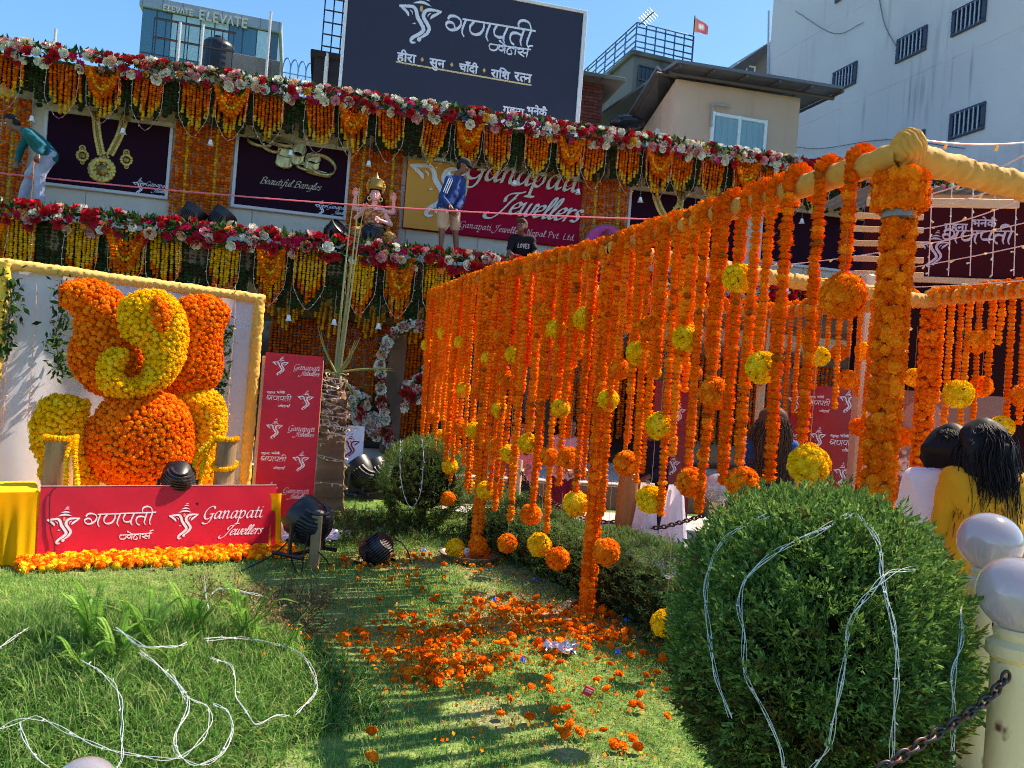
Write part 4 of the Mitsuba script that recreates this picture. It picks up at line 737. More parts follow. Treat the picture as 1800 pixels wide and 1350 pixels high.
a, c = LWp.hit(1128, 240), LWp.hit(1160, 215); window('beige_house__window_001', LWp, a[0], c[0], a[1]-.7, c[1]-.2, C(96, 116, 126))
b = MB(); p = BH.pt(*BH.hit(1248, 225), .06); q = BH.pt(*BH.hit(1281, 190), .1); b.tube(curve([p, p+[0, 0, .45], q-BH.s*.4, q], 5), .03, C(150), 7); b.put('beige_house__vent_pipe', 'satin')
b = MB(); p = at(1102, 216, 18.6); m = trimesh.creation.icosphere(2, radius=.42); m.apply_scale([1, .8, .38]); b.mesh(m, C(20, 26, 40), M=frame(p, (0, 0, 1), 1, 0)); b.put('beige_house__lamp_hood', 'gloss')
tag('beige_house', 'beige house with a lean-to sheet metal roof and curtained windows behind the roof garland', 'building')
# sloping roof tucked against the white building
SR = Plane(at(1275, 125, 31)*[1, 1, 0], 20); a, c = SR.hit(1275, 124), SR.hit(1343, 75)
b = MB(); b.prism(Polygon([(a[0], a[1]-.1), (c[0]+.6, c[1]+.35), (c[0]+.6, c[1]+.0), (a[0]+.1, a[1]-.5)]), 3, C(60, 62, 66), SR, -3); b.put('lean_to_house__roof', 'satin')
b = MB(); b.prism(Polygon([(a[0]+.6, 0), (c[0]+.6, 0), (c[0]+.6, c[1]-.0), (a[0]+.6, a[1]-.05)]), 2.6, C(90), SR, -2.9); b.put('lean_to_house__wall', 'concrete'); s_, z_ = SR.hit(1322, 116); window('lean_to_house__window', SR, s_-.5, s_+.3, z_-1.2, z_+.1, C(70, 90, 100), 2, -.29)
tag('lean_to_house', 'dark sloping roof with a small window against the white building', 'building')

# tall white building on the right, its blind side towards us
wa = at(1345, 200, 30)*[1, 1, 0]; d_ = np.array([1.6, -4.8, 0])/math.hypot(1.6, 4.8); WB = Plane(wa, math.degrees(math.atan2(d_[1], d_[0])))
b = MB(); b.slab(WB, 0, 12.5, 0, 18.4, -9, 0, C(200)); b.put('white_building__wall', 'plaster_white')
b = MB(); b.slab(WB, -.1, 12.6, 18.4, 18.6, -9.1, .1, C(200), .03); b.put('white_building__roof', 'plaster_white')
def barred(k, px, py, qx, qy):
    a, c = WB.hit(px, py), WB.hit(qx, qy); key = f'white_building__window_{k:03d}' if k else 'white_building__window'
    z1, z0 = a[1], a[1]-.66; b = MB(); b.slab(WB, a[0], c[0], z0, z1, .003, .02, C(20, 24, 36)); b.put(key, 'gloss')
    b = MB(); g = C(104, 108, 124)
    for z in (z0, z1): b.slab(WB, a[0]-.06, c[0]+.06, z-.05, z+.05, .004, .07, C(52, 58, 76), .01)
    for s in (a[0], c[0]): b.slab(WB, s-.06, s+.06, z0+.061, z1-.061, .004, .07, C(52, 58, 76), .01)
    b.put(key+'__frame', 'satin'); b = MB()
    for s in np.linspace(a[0], c[0], 8)[1:-1]: b.tube([WB.pt(s, z0, .06), WB.pt(s, z1, .06)], .018, C(176, 182, 198), 5)
    b.put(key+'__bar', 'satin')
for k, q in enumerate(((1468, 130, 1506, 110), (1581, 72, 1629, 48), (1679, 22, 1733, 0), (1474, -30, 1512, -52), (1675, 203, 1731, 184), (1605, 238, 1625, 226))): barred(k, *q)
b = MB(); b.tube(curve([WB.pt(*WB.hit(1546, -10), .05), WB.pt(*WB.hit(1560, 45), .1), WB.pt(*WB.hit(1581, 88), .05)], 6), .02, C(120), 5); b.tube([WB.pt(*WB.hit(1354, 20), .06), WB.pt(*WB.hit(1352, 140), .06)], .045, C(170, 176, 196), 6); b.put('white_building__pipe', 'satin')
for k_, q_ in enumerate((((1352, 250), (1440, 262), (1560, 246), (1700, 262)), ((1400, 20), (1470, 60), (1520, 40)))): b = MB(); b.tube(curve([WB.pt(*WB.hit(*w_), .05+.04*(i_ % 2)) for i_, w_ in enumerate(q_)], 6), .012, C(70, 72, 84), 5); b.put(f'white_building__cable_{k_:03d}' if k_ else 'white_building__cable', 'satin')
b = MB()
for s_ in (4.2, 8.4): b.slab(WB, s_, s_+.02, 0, 18.3, .001, .012, C(160, 160, 170))
for z_ in (5.6, 8.8, 12.0, 15.2): b.slab(WB, 0, 12.5, z_, z_+.02, .001, .01, C(170, 170, 180))
b.put('white_building__joint', 'plaster_white')
tag('white_building', 'tall white rendered building at upper right with small barred windows', 'building')

# shed on the right: corrugated roof, dark red sign board, timber laths
SH = Plane(at(1700, 400, 9.0)*[1, 1, 0], -13)
a = SH.hit(1600, 370); c = SH.hit(1900, 290); zt = SH.hit(1700, 352)[1]; zb_ = SH.hit(1700, 492)[1]; sL, sR = SH.hit(1520, 400)[0], SH.hit(1900, 400)[0]
b = MB(); b.slab(SH, sL, sR, zb_, zt, -.05, 0, C(66, 24, 30)); b.put('shed__sign_board', 'matte')
b = MB(); ss = np.arange(sL-.2, sR+.2, .02); V = []
for s in ss:
    z = zt+.06+.018*math.sin(s*2*math.pi/.15); V += [SH.pt(s, z, .28), SH.pt(s, z+.45, -2.5)]
i = np.arange(len(ss)-1)*2; b.add(V, np.stack([i, i+2, i+3, i+1], 1), C(120, 126, 136)); b.put('shed__corrugated_roof', 'satin', True)
b = MB(); b.slab(SH, sL, sR, 0, zb_, -.3, -.06, C(44, 24, 26)); b.put('shed__wall', 'matte')
for k, (z, o) in enumerate(((zt+.02, .03), (zb_-.02, .03))):
    b = MB(); b.slab(SH, sL, sR, z-.035, z+.035, .002, o+.02, C(196, 150, 112), .006); b.put(f'shed__batten_{k:03d}' if k else 'shed__batten', 'satin')
PL_ = C(196, 168, 184); A, Bq = SH.hit(1612, 432), SH.hit(1632, 462); e, o = emblem(); hh = SH.hit(1640, 400)[1]-SH.hit(1632, 466)[1]; sc = hh/680
b = MB(); b.prism(affinity.affine_transform(e, [sc, 0, 0, -sc, A[0], SH.hit(1630, 405)[1]+70*sc]), .006, PL_, SH, .001); b.put('shed__emblem', 'satin')
deva_on('shed', SH, ganapati_deva(1.15), (1657, 391), (1786, 391), .001, PL_, 'name_lettering', .006, .024)
for k, (w_, xl, xr, yl) in enumerate((('gahana', 1659, 1701, 405), ('bhanekai', 1708, 1752, 398))):
    g = word(w_); q = g.bounds; u, v = SH.hit(xl, yl), SH.hit(xr, yl-5); sc = (v[0]-u[0])/(q[2]-q[0]); text_on('shed', affinity.affine_transform(g, [sc, 0, 0, sc, u[0]-q[0]*sc, u[1]]), SH, .001, PL_, f'word_{k:03d}' if k else 'word', .006)
tag('shed', 'shed at right with corrugated roof and dark red sign board with pale lettering', 'shed')
LT = Plane(at(1560, 400, 8.2)*[1, 1, 0], -13); k = 0
for y0 in (375, 398, 423, 450, 476):
    s, z = LT.hit(1500, y0+4); s2 = LT.hit(1625, y0-16)[0]; key = name('timber_lath'); b = MB(); b.slab(LT, s, s2, z-.03, z+.03, -.02, .02, C(206, 152, 100)*rng.uniform(.9, 1.05), .005); b.put(key, 'satin'); tag(key, f'{ORD[(375, 398, 423, 450, 476).index(y0)]} pale timber lath from the top, behind the near marigold post', 'lath', 'timber laths beside the shed')
s, z = LT.hit(1520, 372); s2, z2 = LT.hit(1790, 318); key = name('timber_rail'); b = MB(); b.slab(LT, s, s2, z+.05, z+.14, .03, .08, C(206, 164, 122), .006); b.put(key, 'satin'); tag(key, 'long pale timber rail above the shed sign', 'rail')
# ---------------------------------------------------------------- the marigold pavilion
ZB = 2.68; DIRW = unit([.927, .374, 0]); WID = 3.2
Npt, Mpt, Fpt, Ept = [np.array([p[0], p[1], 0]) for p in PAV]; N2, C2, G2, E2 = [p+DIRW*WID for p in (Npt, Mpt, Fpt, Ept)]
YC = C(208, 146, 66)
def cloth_beam(key, a, b_, r, col=YC, fold=.3, seed=0):
    """A pole wrapped in gathered cloth."""
    n, s = max(12, int(np.linalg.norm(b_-a)/.012)), 20; mb = MB(); t = np.linspace(0, 1, n); ax = unit(b_-a); u = unit(np.cross(ax, [0, 0, 1] if abs(ax[2]) < .9 else [0, 1, 0])); w = np.cross(u, ax); k = np.arange(s)*2*np.pi/s
    L = np.linalg.norm(b_-a); tt, kk = np.meshgrid(t*L, k, indexing='ij'); ph = tt*36+1.2*kk
    nn = meshkit.fbm(np.stack([tt*9, np.cos(kk)*1.3+seed, np.sin(kk)*1.3], -1), 3)
    rad = r*(1+fold*(nn-.5)+.05*np.sin(ph+5*nn)+.2*np.abs(np.sin(tt*46+1.5*np.sin(kk+1)+6*nn))**.5-.14); sagv = (meshkit.noise(np.stack([t*6, t*0+seed, t*0], -1))-.5)*r*.3
    P = a+(b_-a)*t[:, None]+[0, 0, 1]*sagv[:, None]; v = P[:, None]+rad[..., None]*(np.cos(kk)[..., None]*u+np.sin(kk)[..., None]*w)
    i, j = np.meshgrid(np.arange(n-1), np.arange(s), indexing='ij'); j2 = (j+1) % s
    mb.add(v.reshape(-1, 3), np.stack([i*s+j, i*s+j2, (i+1)*s+j2, (i+1)*s+j], -1).reshape(-1, 4), col); return mb.put(key, 'fabric', True)
zb = np.array([0, 0, ZB]); pv = 'pavilion_frame'
cloth_beam(pv+'__front_beam', Npt+zb, Mpt+zb, .055, seed=1); cloth_beam(pv+'__front_beam_001', Mpt+zb, Fpt+zb, .06, seed=2); cloth_beam(pv+'__front_beam_002', Fpt+zb, Ept+zb, .06, seed=3)
cloth_beam(pv+'__end_beam', Npt+zb+DIRW*.02, N2+zb, .056, fold=.3, seed=4); cloth_beam(pv+'__cross_beam', Mpt+zb-[0, 0, .02], C2+zb-[0, 0, .02], .06, seed=5); cloth_beam(pv+'__cross_beam_001', Fpt+zb-[0, 0, .02], G2+zb-[0, 0, .02], .06, seed=6)
cloth_beam(pv+'__rear_beam', N2+zb, C2+zb, .06, seed=7); cloth_beam(pv+'__rear_beam_001', C2+zb, G2+zb, .06, seed=8)
b = MB(); kn = trimesh.creation.icosphere(4); v = np.array(kn.vertices); v *= (1+.16*(np.abs(np.sin(v[:, 0]*9+v[:, 2]*5+2*v[:, 1]+4*meshkit.fbm(v*2, 2)))**.6-.6)+.2*(meshkit.fbm(v*2+4, 2)-.5))[:, None]; b.add(v*[.068, .066, .076]+Npt+zb+[.02, 0, .03], kn.faces, YC); b.put(pv+'__knot', 'fabric', True)
b = MB(); b.add(v*[.085, .08, .09]+C2+zb, kn.faces, YC); b.put(pv+'__knot_001', 'fabric', True)
tag(pv, 'open pavilion frame of poles wrapped in pale yellow cloth over the lawn', 'pavilion')
FD = [unit(b_-a) for a, b_ in zip((Npt, Mpt, Fpt), (Mpt, Fpt, Ept))]
BEAD, STEP = .031, .034
def marigold_inst(key, P, ax, r, pre): inst(key, f'{pre}_{rng.integers(3)}', frame(P, ax, r*rng.uniform(.88, 1.14)))
def post(base, ztop, label, rad, ns, nb, zlo=0.0, fine=True, around=6.283, a0=0):
    """A pole wrapped in many marigold strings side by side."""
    key = name('marigold_post'); c = 0; mb = MB(); b = MB(); b.tube([base, base+[0, 0, ztop]], .034, C(150, 60, 16), 8); b.put(key+'__pole', 'satin'); more = MB(); P = []
    for i in range(ns):
        a = 6.283*i/ns; sh = rng.random()
        for k in range(int((ztop-zlo)/nb)):
            z = zlo+(k+sh)*nb*rng.uniform(.985, 1.015)
            if z > ztop-.02: continue
            aa = a+rng.normal()*.05+.05*math.sin(z*5+i); o = np.array([math.cos(aa), math.sin(aa), 0]); P.append((base+o*(rad*(1+.05*math.sin(z*3.1+i)))+[0, 0, z], o))
    P.sort(key=lambda q: -q[1]@unit(EYE-base-[0, 0, 1.6]))     # those facing the lawn and the viewer first
    for k, (p, o) in enumerate(P):
        ax = o*.8+rng.normal(size=3)*.25+[0, 0, .5*rng.normal()]; M = frame(p, ax, nb*.66*rng.uniform(.9, 1.15)); sg = ('marigold_fine_' if fine else 'marigold_coarse_')+str(rng.integers(3))
        inst(f'{key}__marigold_{k:03d}' if k < 300 else f'{key}__more_marigolds__{k:03d}', sg, M)
    if len(P) > 300: labels[key+'__more_marigolds'] = {'kind': 'stuff'}
    tag(key, label, 'marigold post'); return key
pn = post(Npt, ZB-.2, 'thick marigold covered post at the near corner, rising behind the round bush', .047, 8, .043)
for i in range(16):      # a collar of flowers round the head of the near post, and a garland thrown over the beam
    for j in range(3):
        a = 6.283*i/16; o = np.array([math.cos(a), math.sin(a), 0]); marigold_inst(f'{pn}__collar_marigold_{i*3+j:03d}', Npt+o*.085+[0, 0, ZB-.2+.05*j], o+rng.normal(size=3)*.2, .033, 'marigold_fine')
b = MB(); b.tube([Npt+[0, 0, ZB-.26], Npt+[0, 0, ZB-.2]], .066, C(120, 112, 116), 12); b.put(pn+'__tape', 'gloss')
post(Mpt, ZB, 'marigold covered post in the middle of the marigold wall, standing on the lawn', .038, 6, .042)
post(Fpt, ZB, 'far marigold covered post at the end of the low hedge, beside a metal tray', .038, 6, .045, fine=False)
post(C2, ZB-.05, 'dense marigold post behind the bush at right, below the yellow cloth knot', .06, 8, .05, fine=False)
b = MB(); b.tube([Ept, Ept+zb], .035, C(150, 70, 20), 8); b.put(pv+'__end_post', 'fabric'); b = MB(); b.tube([G2, G2+zb], .05, C(206, 180, 140), 8); b.put(pv+'__rear_post', 'fabric')

BALLS = []
def string(foot, z0, z1, mode, label, grp, loop=True, dirn=None, r=BEAD, back=None):
    """A marigold string tied over the beam and hanging down; mode: fine parts, coarse parts or one mesh."""
    key = name('marigold_string'); P = []
    d = dirn if dirn is not None else DIRW; o = rng.normal(size=2)*.006
    if loop:
        for a in np.linspace(-.5, math.pi+.3, 9): P.append((foot+d*math.cos(a)*-.078+[0, 0, ZB+math.sin(a)*.085-.0], np.cross(d, [0, 0, 1])+rng.normal(size=3)*.2))
    r = r*rng.uniform(.86, 1.1); tone = rng.integers(3); pick = lambda: tone if rng.random() < .62 else rng.integers(3)
    z = z1; sw = rng.normal(size=2)*.014
    while z > z0:
        t = (z1-z); P.append((foot-d*.07*(1 if loop else 0)+[o[0]+sw[0]*t+rng.normal()*.002, o[1]+sw[1]*t+rng.normal()*.002, z], np.array([rng.normal()*.12, rng.normal()*.12, 1.0]))); z -= STEP*r/BEAD*rng.uniform(.9, 1.12)
    if mode == 'mesh':
        b = MB()
        for p, ax in P: s = MGC['o'][pick()]; b.add(s[0], s[1], s[2], M=frame(p, ax, r*rng.uniform(.84, 1.14)))
        b.put(key+'__marigolds', 'petal'); labels[key+'__marigolds'] = {'kind': 'stuff'}
    else:
        for k, (p, ax) in enumerate(P): inst(f'{key}__marigold_{k:03d}', f'{mode}_{pick()}' if rng.random() > .03 else 'marigold_wilted', frame(p, ax, r*rng.uniform(.84, 1.16)*np.array([1, 1, rng.uniform(.75, 1.1)])))
    if loop and back is not None:      # the other end of the same string hangs down behind the beam
        b = MB(); z = z1; o = rng.normal(size=2)*.02
        while z > back:
            t = z1-z; s = MGC['o'][pick()]; b.add(s[0], s[1], s[2], M=frame(foot+d*.075+[o[0]*t, o[1]*t, z], (rng.normal()*.12, rng.normal()*.12, 1), r*rng.uniform(.84, 1.14))); z -= STEP*r/BEAD
        b.put(key+'__rear_end', 'petal'); labels[key+'__rear_end'] = {'kind': 'stuff'}
    tag(key, label, 'marigold string', grp); return foot-d*.07*(1 if loop else 0)
def ball(p, r, col, label, cord=None, fine=True):
    key = name('flower_ball'); n = int(78 if fine else 46); g = (1+5**.5)/2; mb = MB(); core = trimesh.creation.icosphere(1, radius=r*.86); mb.add(core.vertices+p, core.faces, (.16, .12, .01) if col == 'y' else (.35, .06, .003)); mb.put(key+'__core', 'petal')
    fl = r*2.15/math.sqrt(n)*1.02
    for k in range(n):
        z = 1-2*(k+.5)/n; a = 2*math.pi*k/g; s = math.sqrt(1-z*z); o = unit(np.array([s*math.cos(a), s*math.sin(a), z])+rng.normal(size=3)*.05); M = frame(p+o*r*rng.uniform(.84, .93), o, fl*rng.uniform(.82, 1.15)*np.array([1, 1, .8]))
        inst(f'{key}__flower_{k:03d}' if fine else f'{key}__flowers__{k:03d}', ('marigold_yellow_' if col == 'y' else ('marigold_coarse_'))+str(rng.integers(3)), M)
    if not fine: labels[key+'__flowers'] = {'kind': 'stuff'}
    if cord is not None: b = MB(); b.tube([p+[0, 0, r*.8], cord], .0014, C(180, 140, 100), 4); b.put(key+'__cord', 'matte')
    tag(key, label, 'flower ball', None); return key
# the front strings: where each hangs and where it ends, near bay as in the photograph
def on_wall(px, py):
    """The point of the marigold wall's plane at a spot of the photograph."""
    d = ray(px, py); best = None
    for a, b_ in zip((Npt, Mpt, Fpt), (Mpt, Fpt, Ept)):
        u = b_-a; n = np.array([u[1], -u[0], 0]); t = ((a-EYE)@n)/(d@n); p = EYE+d*t; q = ((p-a)@u)/(u@u)
        if -1e-3 <= q <= 1.001 or (a is Npt and q < 0) or (b_ is Ept and q > 1): return p, FD[0]
    return p, FD[0]
near = ((1518, 492), (1468, 772), (1413, 850), (1380, 612), (1355, 822), (1328, 846), (1300, 905), (1283, 700), (1258, 870), (1243, 640), (1223, 800), (1205, 905), (1190, 660), (1176, 740), (1163, 850), (1150, 690), (1138, 780), (1125, 640), (1112, 905), (1098, 760))
lab3 = ('thick orange marigold string in the near bay of the marigold wall', 'orange marigold string in the middle bay of the marigold wall', 'fine orange marigold string in the far bay of the marigold wall')
grp3 = ('marigold strings of the near bay', 'marigold strings of the middle bay', 'marigold strings of the far bay')
first = {0: 'marigold string nearest the thick post, ending above a torn orange ball', 1: 'second marigold string from the thick post, ending above the large yellow ball over the bush', 2: 'third marigold string from the thick post, running down behind the bush'}
for k, (px, py) in enumerate(near):
    p, _ = on_wall(px, 0+250+(1518-px)*.38); y = p[1]; foot = np.array([p[0], p[1], 0]); zb_ = EYE[2]+(ray(px-(py-300)*.07, py)*(y/ray(px-(py-300)*.07, py)[1]))[2]
    string(foot+DIRW*rng.uniform(-.02, .02), max(zb_, .12), ZB-.06, 'marigold_fine' if k < 9 else 'marigold_coarse', first.get(k, f'{ORD[k]} marigold string of the near bay, counted from the thick post'), grp3[0], back=ZB-rng.uniform(.3, 1.1) if k > 6 else None)
for bay, (a, b_, n_, mode) in enumerate(((Mpt, Fpt, 26, 'marigold_coarse'), (Fpt, Ept, 28, 'mesh'))):
    for k in range(n_):
        foot = a+(b_-a)*((k+.55)/n_)+DIRW*rng.uniform(-.03, .03); L = rng.choice([.9, 1.2, 1.45, 1.7, 1.95, 2.15])+rng.uniform(-.12, .12)
        string(foot, ZB-L, ZB-.06, mode, f"{ORD[k]} marigold string of the {('middle', 'far')[bay]} bay, counted from the {('middle', 'far')[bay]} post", grp3[bay+1], back=ZB-rng.uniform(.3, 1.2))
# the strings that hang inside the pavilion, from its cross beams and its rear beam
LEFTW = 'counted from the left'
for a, b_, n_, lb, gr in ((Fpt+DIRW*.3, G2, 22, 'marigold string hanging from the far cross beam inside the pavilion', 'marigold strings of the far cross beam'), (C2, C2+(N2-C2)*.62, 17, 'marigold string hanging from the rear beam at right', 'marigold strings of the rear beam'), (C2+(G2-C2)*.06, G2, 15, 'marigold string hanging behind the yellow cross beam', 'marigold strings of the rear side'), (Fpt+(Ept-Fpt)*.5+DIRW*.8, Fpt+(Ept-Fpt)*.5+DIRW*2.6, 12, 'marigold string hanging deep inside the pavilion', 'marigold strings deep inside the pavilion')):
    for k in range(n_):
        foot = a+(b_-a)*((k+.5)/n_); L = rng.choice([.5, .8, 1.1, 1.5, 1.9])+rng.uniform(-.1, .1); string(foot, ZB-L, ZB-.05, 'mesh', f'{ORD[k]} {lb}, counted along the beam', gr, dirn=unit(np.cross(b_-a, [0, 0, 1])))
# flower balls: spot, size in the photograph, colour
BL = sorted([(1314, 492, 27, 'y', 'yellow flower ball high in the near bay, beside the thick post'), (990, 580, 17, 'y'), (1040, 562, 20, 'y'), (915, 625, 16, 'y'), (870, 632, 14, 'y'), (820, 603, 12, 'y'), (790, 587, 12, 'y'), (760, 608, 11, 'y'), (785, 655, 10, 'y'), (797, 692, 11, 'y'), (825, 686, 13, 'y'), (890, 722, 15, 'y'), (845, 758, 15, 'y'), (998, 718, 16, 'y'), (1083, 703, 18, 'y'),
      (1138, 622, 23, 'y'), (1150, 655, 12, 'y'), (1222, 597, 25, 'y'), (1357, 648, 29, 'y', 'large yellow flower ball in the near bay, partly hidden by a string'), (1175, 750, 25, 'y'), (1440, 818, 36, 'y', 'largest yellow flower ball hanging just above the round bush'), (1158, 878, 25, 'y'), (1120, 873, 13, 'y'), (1025, 885, 22, 'y'), (865, 862, 16, 'y'), (826, 858, 12, 'y'), (800, 820, 14, 'y'), (775, 765, 10, 'y'), (907, 798, 16, 'y'), (940, 780, 18, 'y'),
      (960, 957, 20, 'y', 'yellow flower ball hanging low in front of the hedge'), (1185, 1095, 25, 'y', 'lowest yellow flower ball, hanging beside the left flank of the round bush'), (1420, 597, 14, 'y'), (1440, 627, 17, 'y'), (1520, 617, 16, 'y'), (1607, 664, 16, 'y'), (1685, 693, 24, 'y', 'yellow flower ball hanging over the dark haired woman'), (1190, 930, 14, 'y'), (1140, 740, 12, 'y'), (1760, 752, 20, 'y'), (1235, 800, 10, 'y'),
      (1500, 523, 40, 'o', 'largest orange flower ball, torn open, beside the thick near post'), (1273, 693, 28, 'o', 'orange flower ball in the near bay at mid height'), (1230, 848, 26, 'o', 'orange flower ball left of the white globe lamp'), (1322, 850, 30, 'o', 'orange flower ball resting against the top of the round bush'), (965, 548, 18, 'o'), (1155, 577, 20, 'o'), (890, 592, 14, 'o'), (900, 668, 17, 'o'), (852, 690, 14, 'o'), (1115, 815, 22, 'o'), (1013, 805, 19, 'o'), (977, 803, 16, 'o'), (880, 785, 15, 'o'), (820, 752, 14, 'o'), (770, 733, 12, 'o'),
      (778, 860, 12, 'o'), (797, 877, 13, 'o'), (945, 905, 18, 'o'), (903, 955, 17, 'o'), (890, 917, 13, 'o'), (993, 982, 20, 'o', 'orange flower ball hanging low left of the middle post'), (851, 958, 16, 'o', 'orange flower ball beside the foot of the far post'), (1080, 970, 23, 'o', 'orange flower ball hanging low right of the middle post'), (1475, 620, 14, 'o'), (1490, 668, 17, 'o'), (1510, 750, 16, 'o'), (1590, 768, 16, 'o'), (1718, 600, 20, 'o'), (1725, 680, 18, 'o'), (1798, 695, 20, 'o'), (1103, 650, 18, 'o'), (1185, 640, 15, 'o'), (1220, 655, 14, 'o')], key=lambda q: q[0])
def where_ball(px, py):
    h = ('at the top', 'in the upper part', 'at mid height', 'in the lower part', 'near the ground')[min(4, max(0, int((py-480)/110)))]; return h
seen = {}
for it in BL:
    px, py, rp, col = it[:4]; p, _ = on_wall(px, py); dw = p[1]; dr_ = FOC*.088/rp
    inside = px > 1560 or dr_ > dw*1.28
    P = at(px, py, min(dr_, 9.5)) if inside else p-DIRW*.06; r = rp/FOC*P[1]; fine = rp >= 25 and not inside; z = max(P[2], r+.01); P[2] = z
    c = 'yellow' if col == 'y' else 'orange'; bay = 'inside the pavilion' if inside else ('in the near bay' if P[1] < Mpt[1] else 'in the middle bay' if P[1] < Fpt[1] else 'in the far bay')
    lb = it[4] if len(it) > 4 else f'{c} flower ball from the left, hanging {bay} {where_ball(px, py)}'; seen[lb] = seen.get(lb, 0)+1
    k = ball(P, r, col, lb, P+[0, 0, min(.5, ZB-.1-z)] if z < ZB-.3 else None, fine); BALLS.append((k, lb))
cnt = {}
for k, lb in BALLS:
    if lb.startswith('largest orange'): tf_ = at(1493, 522, 3.42); mt = trimesh.creation.icosphere(2, radius=.03); mb_ = MB(); vv = np.array(mt.vertices)*(1+.5*(meshkit.fbm(np.array(mt.vertices)*3, 2)-.5))[:, None]*[.55, .8, 1.3]; mb_.add(vv+tf_, mt.faces, C(206, 206, 212)); mb_.put(k+'__torn_patch', 'matte', True)
    if seen[lb] > 1: n_ = cnt[lb] = cnt.get(lb, -1)+1; labels[k]['label'] = f'{ORD[n_]} {lb}'; labels[k]['group'] = 'alike '+lb.replace(' hanging', '')+'s'
# fairy lights strung over the pavilion
LW_ = C(232, 190, 182)
def fl(px0, py0, Y0, px1, py1, Y1, sg_, lb, r=.004): wire(name('fairy_light_string'), sag(at(px0, py0, Y0), at(px1, py1, Y1), sg_, 24), r, LW_, lb, bulbs=.22, bulbcol=C(240, 190, 110), group='fairy light strings over the pavilion')
tmpl = 'pale wire of fairy lights strung across the right side of the pavilion'
for i_, q in enumerate(((1560, 352, 4.6, 1830, 255, 3.6, .06), (1560, 372, 5, 1830, 300, 3.9, .05), (1570, 405, 5.2, 1830, 333, 4.2, .06), (1290, 470, 7, 1830, 385, 4.4, .06), (1300, 500, 7, 1830, 425, 4.6, .06), (1400, 500, 6.6, 1830, 490, 5.0, .04), (1620, 246, 3.3, 1840, 246, 3.3, .02))): fl(*q, f'{ORD[i_]} {tmpl}')
wire('hanging_light_wire', curve([at(1622, 250, 3.2), at(1612, 340, 3.22), at(1606, 400, 3.2), at(1601, 470, 3.22), at(1592, 560, 3.2), at(1590, 640, 3.2)], 6), .005, LW_, 'pale light wire hanging straight down beside the thick marigold post', bulbs=.14, bulbcol=C(240, 190, 110))
for px in (1604, 1638, 1673, 1711, 1750, 1788): k = name('light_drop'); wire(k, [at(px, 350-(px-1600)*.25, 8.7), at(px-6, 485, 8.7)], .006, LW_, f'{ORD[(1604, 1638, 1673, 1711, 1750, 1788).index(px)]} thin vertical drop of fairy lights from the left, before the shed sign', bulbs=.2, group='light drops before the shed sign')
wire('pink_cord', sag(at(-20, 302, 11.2), at(1215, 387, 12.2), .12, 40), .012, C(240, 120, 130), 'taut pink cord stretched across the upper storey of the showroom', 'cord', bulbs=0)
# ---------------------------------------------------------------- the flower elephant and its stage
PN = Plane(ground(62, 992)*[1, 1, 0], 34, 9); pr0 = PN.hit(483, 960)[0]
# red name board in front
key = 'name_board'; zt = PN.hit(270, 854)[1]
b = MB(); b.slab(PN, 0, pr0, -.02, zt, -.04, 0, C(206, 20, 44)); b.put(key+'__board', 'vinyl'); b = MB(); b.slab(PN, 0, pr0, zt, zt+.006, -.045, .003, C(226, 196, 190)); b.put(key+'__edge', 'satin')
WH = C(236, 232, 236)
def put_emblem(key, pl, pxa, pya, pxb, pyb, col, part):
    """The emblem with its ear tips at a and b."""
    a, c = pl.hit(pxa, pya), pl.hit(pxb, pyb); sc = math.hypot(c[0]-a[0], c[1]-a[1])/540; e, o = emblem(); M_ = [sc, 0, 0, -sc, a[0]-10*sc, (a[1]+c[1])/2+290*sc]
    b = MB(); b.prism(affinity.affine_transform(e, M_).simplify(2*sc), .002, col, pl, .001); b.put(key+'__'+part, 'satin'); b = MB(); b.prism(affinity.affine_transform(o, M_), .002, C(226, 150, 96), pl, .001); b.put(key+'__'+part+'_drop', 'satin')
put_emblem(key, PN, 82, 913, 142, 912, WH, 'emblem'); put_emblem(key, PN, 297, 906, 350, 905, WH, 'emblem_001')
deva_on(key, PN, ganapati_deva(.72), (149, 891), (275, 891), .001, WH, 'name_lettering', .002); deva_on(key, PN, jewellers_deva(.72), (210, 933), (270, 932), .001, WH, 'trade_lettering', .002)
def latin_fit(key, pl, text, pl0, pl1, part, col=WH, dep=.002, **kw):
    g, w = latin(text, **kw); u, v = pl.hit(*pl0), pl.hit(*pl1); k = (v[0]-u[0])/w
    b = MB(); b.prism(affinity.affine_transform(g, [k, k*(v[1]-u[1])/(v[0]-u[0])*0, 0, k, u[0], (u[1]+v[1])/2]), dep, col, pl, .001); b.put(key+'__'+part, 'satin')
latin_fit(key, PN, 'Ganapati', (356, 911), (461, 911), 'latin_lettering'); latin_fit(key, PN, 'Jewellers', (392, 940), (458, 939), 'latin_lettering_001', w=.22, h=.08, slant=.5, gap=-.02)
b = MB(); b.tube(curve([PN.pt(*PN.hit(100, 856), .012), PN.pt(*PN.hit(88, 870), .012), PN.pt(*PN.hit(88, 925), .012), PN.pt(*PN.hit(96, 960), .015), PN.pt(*PN.hit(95, 995), .03)], 5), .004, C(70, 20, 30), 5); b.put(key+'__cable', 'satin')
tag(key, 'long low red board with white emblem and lettering in front of the flower elephant', 'sign')

